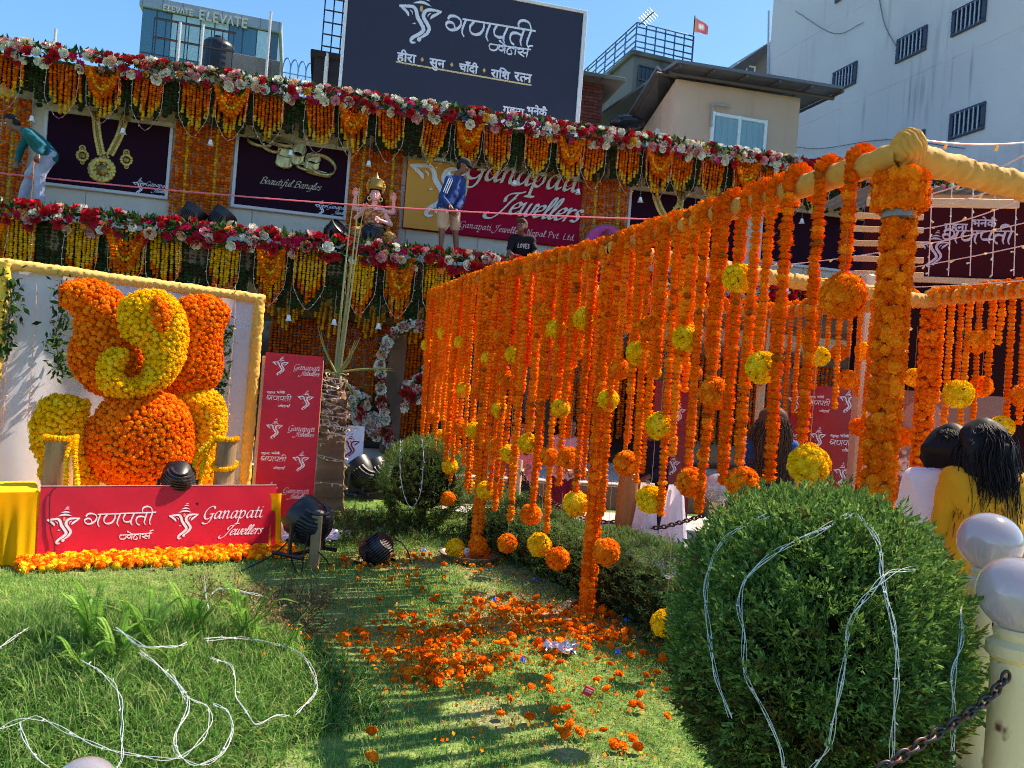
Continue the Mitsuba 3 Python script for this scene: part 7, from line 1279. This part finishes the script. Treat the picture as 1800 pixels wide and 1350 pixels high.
for q in (((590, 655), (570, 610), (562, 575)), ((594, 655), (615, 625), (628, 595)), ((594, 655), (612, 640), (620, 612)), ((596, 654), (640, 648), (690, 648)), ((596, 656), (612, 678), (625, 702)), ((588, 660), (575, 650), (566, 652))):
    p = curve([at(x, y, PT[1]-.1) for x, y in q], 6); 
    for o in range(3): b.tube(p+rng.normal(size=3)*.012*np.linspace(0, 2, len(p))[:, None], np.linspace(.012, .002, len(p)), C(150, 156, 96)*rng.uniform(.8, 1.2), 5)
b.put(key+'__frond', 'matte'); tag(key, 'cut back palm trunk with bound upright spear leaves, wound with light wires', 'palm')
P = []
for i in range(150):
    t = i/149; z = top[2]*(1-t*.97); a = t*44+math.sin(t*20); rr = np.interp(z/top[2], [0, .06, .4, .8, 1], [.24, .2, .185, .175, .1])+.012*rng.random(); P.append([PT[0]+np.interp(z/top[2], [0, 1], [0, top[0]-PT[0]])+rr*math.cos(a), PT[1]+rr*math.sin(a), max(.05, z+.1*math.sin(t*31))])
wire('palm_light_wire', curve(P, 2), .005, C(206, 186, 168), 'light wire wound round the palm trunk', bulbs=.12)
P = [np.array([PT[0]+np.interp(z/top[2], [0, 1], [0, top[0]-PT[0]]), PT[1]-.17, z])+rng.normal(size=3)*[.11, .05, .02] for z in np.linspace(top[2]*.98, top[2]*.5, 60)]; wire('palm_light_wire_001', curve(P, 2), .005, C(226, 206, 196), 'tangled bundle of light wire on the upper palm trunk', bulbs=.08)
# wires lying over the mound
def lay(pts, lb, nstr=2, up_=.06, r=.0012):
    q = []
    for px, py in pts: p = ground(px, py); p[2] = hmound(p[0], p[1])+up_+.1*max(0, 1-((p[0]+1.95)/1.2)**2-((p[1]-3.65)/1.0)**2); d = ray(px, py); t = (p[2]-1.6)/d[2]; q.append(EYE+d*t)
    strand('lawn_light_wire', q, lb, None, r, nstr, .13, .006)
lay(((145, 1162), (180, 1182), (205, 1210), (213, 1250), (216, 1290), (214, 1330), (202, 1352)), 'light wire running down the left part of the mound')
lay(((245, 1145), (285, 1175), (315, 1205), (330, 1245), (312, 1285), (310, 1320), (345, 1345), (385, 1330), (408, 1285), (400, 1250), (375, 1238)), 'looped light wire in the middle of the mound', 3)
lay(((-10, 1285), (38, 1265), (75, 1265), (125, 1290), (180, 1312), (240, 1328), (300, 1335), (340, 1315), (368, 1280), (365, 1245), (330, 1225), (305, 1185)), 'long light wire sweeping across the front of the mound', 2)
lay(((38, 1268), (45, 1310), (90, 1350)), 'light wire branching off to the lower left corner', 2); lay(((372, 1157), (400, 1165), (415, 1200), (418, 1230), (440, 1265), (465, 1270), (490, 1256), (510, 1258)), 'light wire on the right part of the mound', 2)
lay(((360, 1125), (420, 1120), (480, 1132), (530, 1150), (556, 1200), (545, 1230), (522, 1255)), 'light wire curling round the right edge of the mound', 3); lay(((-5, 1140), (40, 1110), (80, 1098), (120, 1096)), 'light wire lying on the lawn left of the ferns', 2, .03)
lay(((200, 1105), (250, 1133), (290, 1138), (330, 1130)), 'light wire threaded between the ferns', 3, .05)
strand('fern_light_wire', [ground(362, 1125)+[0, 0, .02], at(368, 1085, 4.55), at(362, 1050, 4.6), at(360, 1014, 4.62)], 'light wire standing up through the tall ferns', None, .002, 2)
strand('fern_light_wire', [at(368, 1050, 4.7), at(385, 1035, 4.75), at(430, 1040, 4.8), at(470, 1052, 4.85)], 'light wire trailing over the dry shrub', None, .002, 2)
# ---------------------------------------------------------------- small things
# paved yard behind the hedge
yard = [Npt+DIRW*.8-FD[0]*4, Npt+DIRW*.8, Mpt+DIRW*.8, Fpt+DIRW*.8, Ept+DIRW*.8, np.array([-1.2, 10.2, 0]), np.array([14, 13.5, 0]), np.array([14, -3, 0])]
m = trimesh.creation.extrude_polygon(Polygon([p[:2] for p in yard]).buffer(0), .004, engine='earcut'); m.apply_translation([0, 0, .0]); scene['paved_yard'] = mikit.ply(m, 'paving'); tag('paved_yard', kind='structure')
b = MB(); b.box((0, 0, .011), (.44, .44, .022), C(188, 176, 172), bev=.006); b.group('paver_block', 'paving'); k = 0
yp = Polygon([p[:2] for p in yard]).buffer(-.02)
for x in np.arange(.2, 5.2, .45):
    for y in np.arange(4.2, 9.6, .45):
        if yp.contains(sbox(x-.22, y-.22, x+.22, y+.22)): inst(f'paved_yard__paver_{k:03d}', 'paver_block', frame((x, y, .004+.004*rng.random()), (rng.normal()*.008, rng.normal()*.008, 1), 1, .0)); k += 1
# globe lamps on cream posts
CREAM = C(224, 196, 156)
def globe_lamp(p, r, lb, post_r=.055, z0=0.0):
    key = name('globe_lamp'); a = np.linspace(-1.25, math.pi/2, 26); n = 132; k = np.arange(n)*2*np.pi/n; rib = ((a > -.95) & (a < -.1))*.014
    R_ = r*np.cos(a)[:, None]*(1+rib[:, None]*np.sin(k*33)[None]); Z = np.repeat((r*np.sin(a))[:, None], n, 1); V = np.stack([R_*np.cos(k), R_*np.sin(k), Z], -1).reshape(-1, 3)+p; i, j = np.meshgrid(np.arange(25), np.arange(n), indexing='ij'); j2 = (j+1) % n
    b = MB(); b.add(V, np.stack([i*n+j, i*n+j2, (i+1)*n+j2, (i+1)*n+j], -1).reshape(-1, 4), C(196, 192, 204)); b.put(key+'__globe', 'globe', True)
    b = MB(); b.lathe([(0, 0), (.03, .0), (.024, .02), (.02, .04), (.0, .045)], C(236, 232, 226), frame(p-[0, 0, r*.55], (0, 0, 1), 1, 0), 16); b.put(key+'__bulb', 'matte', True)
    b = MB(); sp_ = trimesh.creation.icosphere(4, radius=r*1.03); b.add(sp_.vertices+p, sp_.faces, C(240)); b.put(key+'__glass_shell', 'thin_glass', True)
    zt = -r*.93; prof = [(.0, zt-.005), (r*.5, zt), (r*.56, zt-.012), (r*.5, zt-.03), (post_r*1.28, zt-.045), (post_r*1.28, zt-.075), (post_r, zt-.09)]; b = MB(); b.lathe(prof, CREAM, frame(p, (0, 0, 1), 1, 0), 28); b.put(key+'__collar', 'satin', 40)
    if z0 is not None: b = MB(); b.lathe([(post_r, -p[2]+z0), (post_r, zt-.085)], CREAM, frame(p, (0, 0, 1), 1, 0), 28); b.put(key+'__post', 'cream_paint', True)
    tag(key, lb, 'lamp'); return key
scene['cream_paint'] = princ(base_color=proc(lambda p, n, uv: mix(C(228, 200, 160), C(110, 66, 48), smoothstep(.62, .72, fbm(p.x*16, p.y*16, p.z*9, 4)))), roughness=.45)
P1 = at(1790, 1045, 2.15); P2 = at(1740, 952, 2.72); globe_lamp(P1, .101, 'frosted globe lamp on a cream post, nearest at the right edge'); globe_lamp(P2, .1, 'frosted globe lamp just behind the nearest one, before the woman in yellow')
globe_lamp(at(1262, 858, 5.3), .1, 'white globe lamp half hidden behind a marigold string and an orange ball', .04); P4 = at(147, 1392, 2.3); globe_lamp(np.array([P4[0], P4[1], P4[2]]), .095, 'top of a pale globe lamp at the bottom left edge', .04, 0.0)
P5 = at(912, 808, 8.3); b = MB(); b.lathe([(.045, 0), (.045, P5[2])], CREAM, frame((P5[0], P5[1], 0), (0, 0, 1), 1, 0), 16); b.put('chain_post', 'satin', True); tag('chain_post', 'slim cream post behind the middle bay that carries the chains', 'post')
P6 = at(1106, 832, 6.7); b = MB(); b.lathe([(.12, 0), (.1, .3), (.085, P6[2]), (.06, P6[2]+.02), (0, P6[2]+.02)], C(160, 104, 54), frame((P6[0], P6[1], 0), (0, 0, 1), 1, 0), 20); b.put('tapered_post', 'satin', 40); tag('tapered_post', 'tan tapered post behind the middle marigold post', 'post')
def chain(pts, link, lb, col=C(64, 54, 52), n=5):
    key = name('chain'); p = curve(pts, n); L = np.concatenate([[0], np.cumsum(np.linalg.norm(np.diff(p, axis=0), axis=1))]); sg = f'chain_link_{key}'
    a = np.linspace(0, 6.283, 17)[:-1]; path = np.stack([np.cos(a)*link*.33, a*0, np.sin(a)*link*.62*np.where(np.abs(np.sin(a)) > .3, 1, 1)], 1); b = MB(); q = np.vstack([path, path[:1]]); b.tube(q, link*.13, col, 6, False); b.group(sg, 'chain_metal', True)
    for k, d in enumerate(np.arange(0, L[-1], link*.92)):
        c = np.array([np.interp(d, L, p[:, i]) for i in range(3)]); i_ = min(int(np.searchsorted(L, d)), len(p)-2); inst(f'{key}__link_{k:03d}', sg, frame(c, p[i_+1]-p[i_], 1, (k % 2)*math.pi/2+.2))
    tag(key, lb, 'chain')
scene['chain_metal'] = princ(base_color=proc(lambda p, n, uv: mix(C(70, 66, 70), C(104, 62, 46), smoothstep(.45, .65, fbm(p.x*60, p.y*60, p.z*60, 3)))), roughness=.45, metallic=.6)
chain([at(1768, 1190, 2.1), at(1740, 1225, 2.05), at(1690, 1262, 2.0), at(1630, 1300, 1.95), at(1560, 1345, 1.9), at(1500, 1385, 1.88)], .034, 'rusty chain sagging from the near lamp post across the foot of the round bush'); chain([at(1752, 1098, 2.35), at(1746, 1180, 2.35), at(1742, 1260, 2.35), at(1743, 1350, 2.35)], .028, 'chain hanging straight down beside the near lamp post')
chain([at(915, 828, 8.3), at(945, 870, 7.8), at(985, 890, 6.8), at(1040, 915, 6.75), at(1098, 918, 6.72)], .05, 'upper chain between the slim cream post and the tan post'); chain([at(915, 872, 8.3), at(960, 905, 7.8), at(1010, 925, 6.8)], .05, 'lower chain hanging from the slim cream post'); chain([at(1110, 918, 6.7), at(1150, 928, 6.5), at(1190, 920, 6.3), at(1240, 905, 6.0)], .05, 'chain sagging right of the tan post before the white drapes'); chain([at(1095, 965, 6.5), at(1150, 978, 6.3), at(1205, 972, 6.1)], .05, 'low chain lying close to the paving behind the hedge')
# floodlights
BLKM = C(30, 28, 34)
def flood(p, aim, s, lb, base=True, group=None):
    """A round LED floodlight with a finned back, standing in its yoke; aim is where its glass faces."""
    key = name('floodlight'); a = unit(aim); M = frame(p, a, 1, .0); x, y, z = M[:3, 0], M[:3, 1], M[:3, 2]
    b = MB(); b.lathe([(0, -.12*s), (.07*s, -.115*s), (.1*s, -.07*s), (.115*s, 0), (.12*s, .05*s), (.12*s, .07*s), (.105*s, .075*s), (.1*s, .055*s), (0, .05*s)], BLKM, M, 22); b.put(key+'__housing', 'satin', 30)
    b = MB(); b.lathe([(0, .06*s), (.09*s, .06*s), (.09*s, .064*s), (0, .068*s)], C(46, 48, 56), M, 18); b.put(key+'__lens', 'gloss')
    for k in range(11):
        o = (k-5)*.019*s; r = math.sqrt(max(0.0001, (.118*s)**2-o*o)); t = np.linspace(-1.5, 1.5, 9); q = [p+x*o+y*r*1.08*math.sin(u)-z*(.0*s+.135*s*math.cos(u))*(.35+.65*r/(.118*s)) for u in t]; bb = MB()
        inner = [p+x*o+y*r*.8*math.sin(u)-z*(.085*s*math.cos(u)) for u in t]; v = np.array([w for pr in zip(q, inner) for w in pr]); i = np.arange(8)*2; f = np.stack([i, i+1, i+3, i+2], 1); w_ = x*.0035*s; v2 = np.vstack([v-w_, v+w_]); n_ = len(v); e = np.stack([i, i+2, i+2+n_, i+n_], 1); bb.add(v2, np.vstack([f, f+n_, e]), BLKM*1.5); bb.put(f'{key}__fin_{k:03d}' if k else key+'__fin', 'satin')
    if base:
        b = MB(); u = unit(np.cross(a, [0, 0, 1])); zg = min(p[2]-.02, .17*s)
        for sg_ in (-1, 1): b.tube([p+u*sg_*.135*s, p+u*sg_*.14*s-[0, 0, zg]], .012*s, BLKM, 6); b.tube([p+u*sg_*.14*s-[0, 0, zg]+np.array([a[0], a[1], 0])*.12*s, p+u*sg_*.14*s-[0, 0, zg]-np.array([a[0], a[1], 0])*.1*s], .012*s, BLKM, 6)
        b.tube([p+u*.14*s-[0, 0, zg], p-u*.14*s-[0, 0, zg]], .012*s, BLKM, 6); b.put(key+'__yoke', 'satin')
    tag(key, lb, 'floodlight', group); return key
kf = flood(at(543, 915, 6.55), (-.75, .35, .35), 1.55, 'black finned floodlight fixed to a short wooden stake, facing the flower elephant', True)
g0 = ground(552, 992); b = MB(); zt_ = at(560, 903, 6.5)[2]; b.box((at(556, 950, 6.42)[0], 6.4, zt_/2), (.085, .03, zt_), C(196, 150, 116), bev=.004); b.put('wooden_stake', 'wood'); tag('wooden_stake', 'short flat wooden stake that carries the floodlight on the lawn', 'stake')
for q, lb in ((((520, 935), (512, 960), (513, 985), (522, 1010)), 'black cable hanging in a loop from the staked floodlight'), (((542, 940), (535, 970), (530, 1008)), 'black cable dropping straight from the staked floodlight'), (((560, 970), (574, 985), (578, 995)), 'short black cable behind the wooden stake'), (((520, 938), (480, 975), (420, 1008)), 'black cable running from the staked floodlight to the left')):
    p = [at(x, y, 6.45) if i == 0 else None for i, (x, y) in enumerate(q)]; pp = []
    for i, (x, y) in enumerate(q): w_ = at(x, y, 6.35); g_ = ground(x, y); pp.append(w_ if w_[2] > .01 and i < len(q)-1 else g_+[0, 0, .012])
    wire(name('power_cable'), curve(pp, 6), .007, C(24, 22, 26), lb, 'cable', bulbs=0)
flood(at(662, 965, 6.75), (-.55, .3, -.55), 1.15, 'black finned floodlight tilted down on the lawn left of the metal tray'); 
pp = [at(685, 948, 6.8), at(703, 952, 6.75), at(716, 968, 6.7), ground(722, 990)+[0, 0, .01]]; wire(name('power_cable'), curve(pp, 6), .006, C(24, 22, 26), 'black cable curling from the tilted floodlight', 'cable', bulbs=0)
flood(at(314, 842, 6.62), (-.3, .75, .35), 1.15, 'black rounded floodlight on the stage at the foot of the flower elephant')
for px, py, aim, lb in ((340, 378, (.3, .2, .6), 'black floodlight on the canopy, left one of the pair between the posters'), (391, 383, (.35, .2, .6), 'black floodlight on the canopy, right one of the pair between the posters'), (592, 408, (.5, -.2, .5), 'black floodlight on the canopy left of the goddess statue'), (658, 412, (.75, -.2, -.3), 'black floodlight lying on the canopy in front of the goddess statue')): flood(FA.pt(*FA.hit(px, py, 1.2), 1.2), np.array(aim), 1.5, lb)
flood(at(634, 828, 10.3), (-.6, .3, .6), 1.7, 'black floodlight on the plinth by the white standee, left one'); flood(at(662, 830, 10.4), (-.5, .4, .6), 1.6, 'black floodlight on the plinth by the white standee, right one')
# loose marigold heads
CL = ((800, 1130, 60, 20, 60), (765, 1165, 36, 14, 48), (735, 1160, 24, 12, 20), (870, 1092, 50, 14, 60), (905, 1068, 40, 8, 34), (940, 1098, 40, 10, 40), (725, 1122, 34, 6, 24), (740, 1192, 30, 8, 22), (848, 1176, 24, 10, 26), (612, 1130, 20, 6, 12), (672, 1156, 14, 5, 9), (1012, 1093, 28, 9, 50), (1022, 1122, 24, 7, 26), (958, 1142, 24, 9, 18), (1062, 1112, 18, 7, 20), (1085, 1125, 16, 6, 10), (780, 1095, 50, 8, 20), (900, 1085, 170, 60, 60), (1060, 1190, 110, 45, 26), (690, 1005, 60, 12, 22), (765, 988, 45, 7, 26), (640, 990, 30, 6, 16), (835, 978, 45, 6, 46), (540, 985, 40, 8, 10), (1130, 1130, 40, 18, 16), (770, 1010, 90, 25, 16), (700, 1020, 60, 16, 8))
FALL = [(1345-0, 910, 0)]; FALL = [(1048, 1203), (1065, 1220), (966, 1221), (933, 1215), (1075, 1202), (985, 1258), (975, 1260), (995, 1253), (1112, 1248), (1125, 1250), (1172, 1268), (978, 1290), (988, 1296), (993, 1300), (1000, 1284), (1018, 1297), (1060, 1293), (1080, 1320), (1095, 1322), (1110, 1318), (1120, 1324), (1170, 1220), (1245, 1250), (1242, 1262), (1268, 1280), (1272, 1336), (1165, 1165), (1108, 1160), (1130, 1155), (1135, 1195), (653, 1343), (930, 1270)]
for cx, cy, sx, sy, n in CL:
    for _ in range(int(n*.52)): FALL.append((cx+rng.normal()*sx*1.3, cy+rng.normal()*sy*1.35))
FP = []
for x, y in FALL:
    p = ground(x, y)
    if p[0] < wallx(p[1])+.5: FP.append(p)
FP.sort(key=lambda p: p[1]); heap = {}
for k, p in enumerate(FP):
    c = (int(p[0]/.045), int(p[1]/.045)); h = heap.get(c, 0); heap[c] = h+1; r = .0235*rng.uniform(.7, 1.15); ax = np.array([rng.normal()*.6, rng.normal()*.6, 1.0]); P = p+[0, 0, r*.55+.028*min(h, 2)+.018]
    if k < 300: key = name('fallen_marigold'); inst(key, f'marigold_fine_{rng.integers(3)}', frame(P, ax, r*np.array([1.1, 1.1, .75]))); tag(key, 'loose orange marigold head lying on the lawn', 'flower', 'marigold heads fallen on the lawn')
    else: inst(f'fallen_marigolds__{k:03d}', f'marigold_coarse_{rng.integers(3)}', frame(P, ax, r))
b = MB(); N_ = 5200; Q = []
for cx, cy, sx, sy, n in CL+((830, 1140, 150, 45, 300), (1000, 1230, 130, 60, 90)):
    for _ in range(int(n*5.5)):
        p = ground(cx+rng.normal()*sx*1.25, cy+rng.normal()*sy*1.3)
        if p[0] < wallx(p[1])+.6: Q.append(p+[0, 0, .012+.035*rng.random()])
Q = np.array(Q); leaves(b, Q, np.array([0, 0, .3]), .02, [np.array(OR0), np.array(OR1), np.array(OR3), np.array(OR2)], asp=.7, spread=1.0); b.put('petal_litter', 'petal'); tag('petal_litter', 'loose orange marigold petals scattered in a trail over the lawn', 'petals', kind='stuff')
tag('fallen_marigolds', 'many small loose marigold heads strewn farther off across the lawn', 'flowers', kind='stuff')
k = 0
for _ in range(1100):
    s = rng.uniform(-.12, pr0+.14); o = abs(rng.normal())*.1+.03; z = max(.02, .065-.22*o)*rng.random()+.018
    if o > .4: continue
    p = ST.pt(s, 0, o)+[0, 0, z]; y = rng.random() < .42; c = (['marigold_yellow_0', 'marigold_yellow_1'] if y else ['marigold_coarse_0', 'marigold_coarse_1', 'marigold_coarse_2']); inst(f'marigold_heap__marigold_{k:03d}' if k < 300 else f'marigold_heap__more_marigolds__{k:04d}', c[rng.integers(len(c))], frame(p, rng.normal(size=3)*.6+[0, 0, .8]+PN.n*.3, .031*rng.uniform(.8, 1.15))); k += 1
labels['marigold_heap__more_marigolds'] = {'kind': 'stuff'}; tag('marigold_heap', 'long low heap of orange and yellow marigold heads along the foot of the red board', 'flower heap')
# metal tray at the foot of the far post, with flowers, and the plank at the middle post
TP = ground(818, 984); b = MB(); b.lathe([(0, .006), (.24, .006), (.275, .05), (.29, .05), (.28, .043), (.245, 0), (0, 0)], C(186, 180, 176), frame((TP[0]+.02, TP[1], .012), (0, 0, 1), (1, .8, 1), 0), 28); b.put('metal_tray', 'metal', 40); tag('metal_tray', 'shallow round metal tray holding flowers at the foot of the far post', 'tray')
k = ball(np.array([TP[0]-.1, TP[1]-.05, .11]), .085, 'y', 'yellow flower ball lying in the metal tray', None, False)
PL2 = Plane(ground(955, 1085)*[1, 1, 0], -24); 
for (s0, s1, o0, o1), lb in (((0, .42, -.05, .0), 'brown plank lying at the foot of the middle post, front one'), ((.02, .09, .0, .5), 'brown plank lying at the foot of the middle post, side one')):
    key = name('wooden_plank'); b = MB(); b.slab(PL2, s0, s1, .004, .035, -o1, -o0, C(96, 62, 44), .004); b.put(key, 'wood'); tag(key, lb, 'plank')
# litter
def crumple(key, p, sx, sy, h, col, lb, cat, mat, seed=3, n=16, M=None):
    x, y = np.meshgrid(np.linspace(-1, 1, n), np.linspace(-1, 1, n), indexing='ij'); z = h*np.abs(meshkit.fbm(np.stack([x*2.3+seed, y*2.3, x*0], -1), 4)-.5)*3.2; ed = 1-.25*meshkit.noise(np.stack([x*3+seed, y*3, x*0+2], -1)); v = np.stack([p[0]+x*sx*ed+.1*sx*np.sin(y*3), p[1]+y*sy*ed, p[2]+z], -1).reshape(-1, 3); i, j = np.meshgrid(np.arange(n-1), np.arange(n-1), indexing='ij')
    b = MB(); b.add(v, np.stack([i*n+j, (i+1)*n+j, (i+1)*n+j+1, i*n+j+1], -1).reshape(-1, 4), col); b.put(key, mat, 30 if mat == 'metal' else True); tag(key, lb, cat)
crumple('foil_scrap', ground(985, 1148)+[0, 0, .02], .11, .08, .05, C(196, 190, 206), 'crumpled silver foil scrap on the lawn by the plank', 'litter', 'metal'); crumple('white_cloth', ground(528, 948)+[0, 0, .02], .42, .3, .1, C(228, 222, 234), 'crumpled white cloth strewn with petals right of the red board', 'cloth', 'fabric', 7, 40)
k = 'paper_packet'; p = ground(1033, 1230); b = MB(); b.box(p+[0, 0, .045], (.055, .012, .05), C(206, 40, 80), trimesh.transformations.rotation_matrix(.5, [0.3, 1, .5]), .003); b.box(p+[.0, -.004, .05], (.04, .014, .02), C(226, 150, 170), trimesh.transformations.rotation_matrix(.5, [0.3, 1, .5]), .002); b.put(k, 'satin'); tag(k, 'small pink and red paper packet on the near lawn', 'litter')
for x, y, lb in ((918, 1172, 'blue plastic scrap standing in the grass below the marigold pile'), (868, 1065, 'dark blue scrap above the marigold pile'), (940, 1028, 'light blue scrap near the hedge'), (1085, 1158, 'blue scrap right of the foil scrap'), (745, 975, 'blue scrap left of the metal tray'), (1100, 1100, 'blue scrap under the hedge')):
    key = name('plastic_scrap'); p = ground(x, y); crumple(key, p+[0, 0, .025], .018, .016, .05, C(50, 110, 220), lb, 'litter', 'satin', x % 7, 6)
for pts, lb, col in (((( 800, 1108), (808, 1100), (816, 1104), (818, 1112)), 'small pale loop of string on the lawn', C(220, 206, 170)), (((1218, 1300), (1222, 1280), (1240, 1268), (1262, 1262), (1270, 1272), (1258, 1290), (1240, 1300)), 'pale yellow cord coiled on the lawn left of the round bush', C(206, 206, 120)), (((500, 898), (560, 902), (620, 905), (700, 898)), 'green garden hose lying before the plinth', C(60, 150, 110)), (((605, 902), (640, 912), (668, 914)), 'second loop of green garden hose before the plinth', C(60, 150, 110))):
    wire(name('ground_cord'), curve([ground(x, y)+[0, 0, .035] for x, y in pts], 6), .004 if 'hose' not in lb else .012, col, lb, 'cord' if 'hose' not in lb else 'hose', bulbs=0)
for k, (x, y, lb) in enumerate(((1135, 965, 'white draped stand left one, on the paving behind the hedge'), (1185, 960, 'white draped stand right one, on the paving behind the hedge'))):
    g_ = at(x, 900, 6.6); p = np.array([g_[0], 6.6, 0]); key = name('draped_stand'); b = MB(); n, m = 26, 12; a = np.linspace(0, 6.283, n+1)[:-1]; z = np.linspace(.9, .02, m); R_ = np.interp(z, [0, .3, .9], [.26, .13, .06])[:, None]*(1+.28*np.sin(a*6+k)[None]*(1-z[:, None]/1.1)); V = np.stack([p[0]+R_*np.cos(a), p[1]+R_*np.sin(a), np.repeat(z[:, None], n, 1)], -1).reshape(-1, 3); i, j = np.meshgrid(np.arange(m-1), np.arange(n), indexing='ij'); j2 = (j+1) % n; b.add(V, np.stack([i*n+j, (i+1)*n+j, (i+1)*n+j2, i*n+j2], -1).reshape(-1, 4), C(226, 222, 236)); b.put(key+'__drape', 'cloth', True); b = MB(); b.tube([p, p+[0, 0, .92]], .02, C(120), 6); b.put(key+'__pole', 'metal'); tag(key, lb, 'stand')
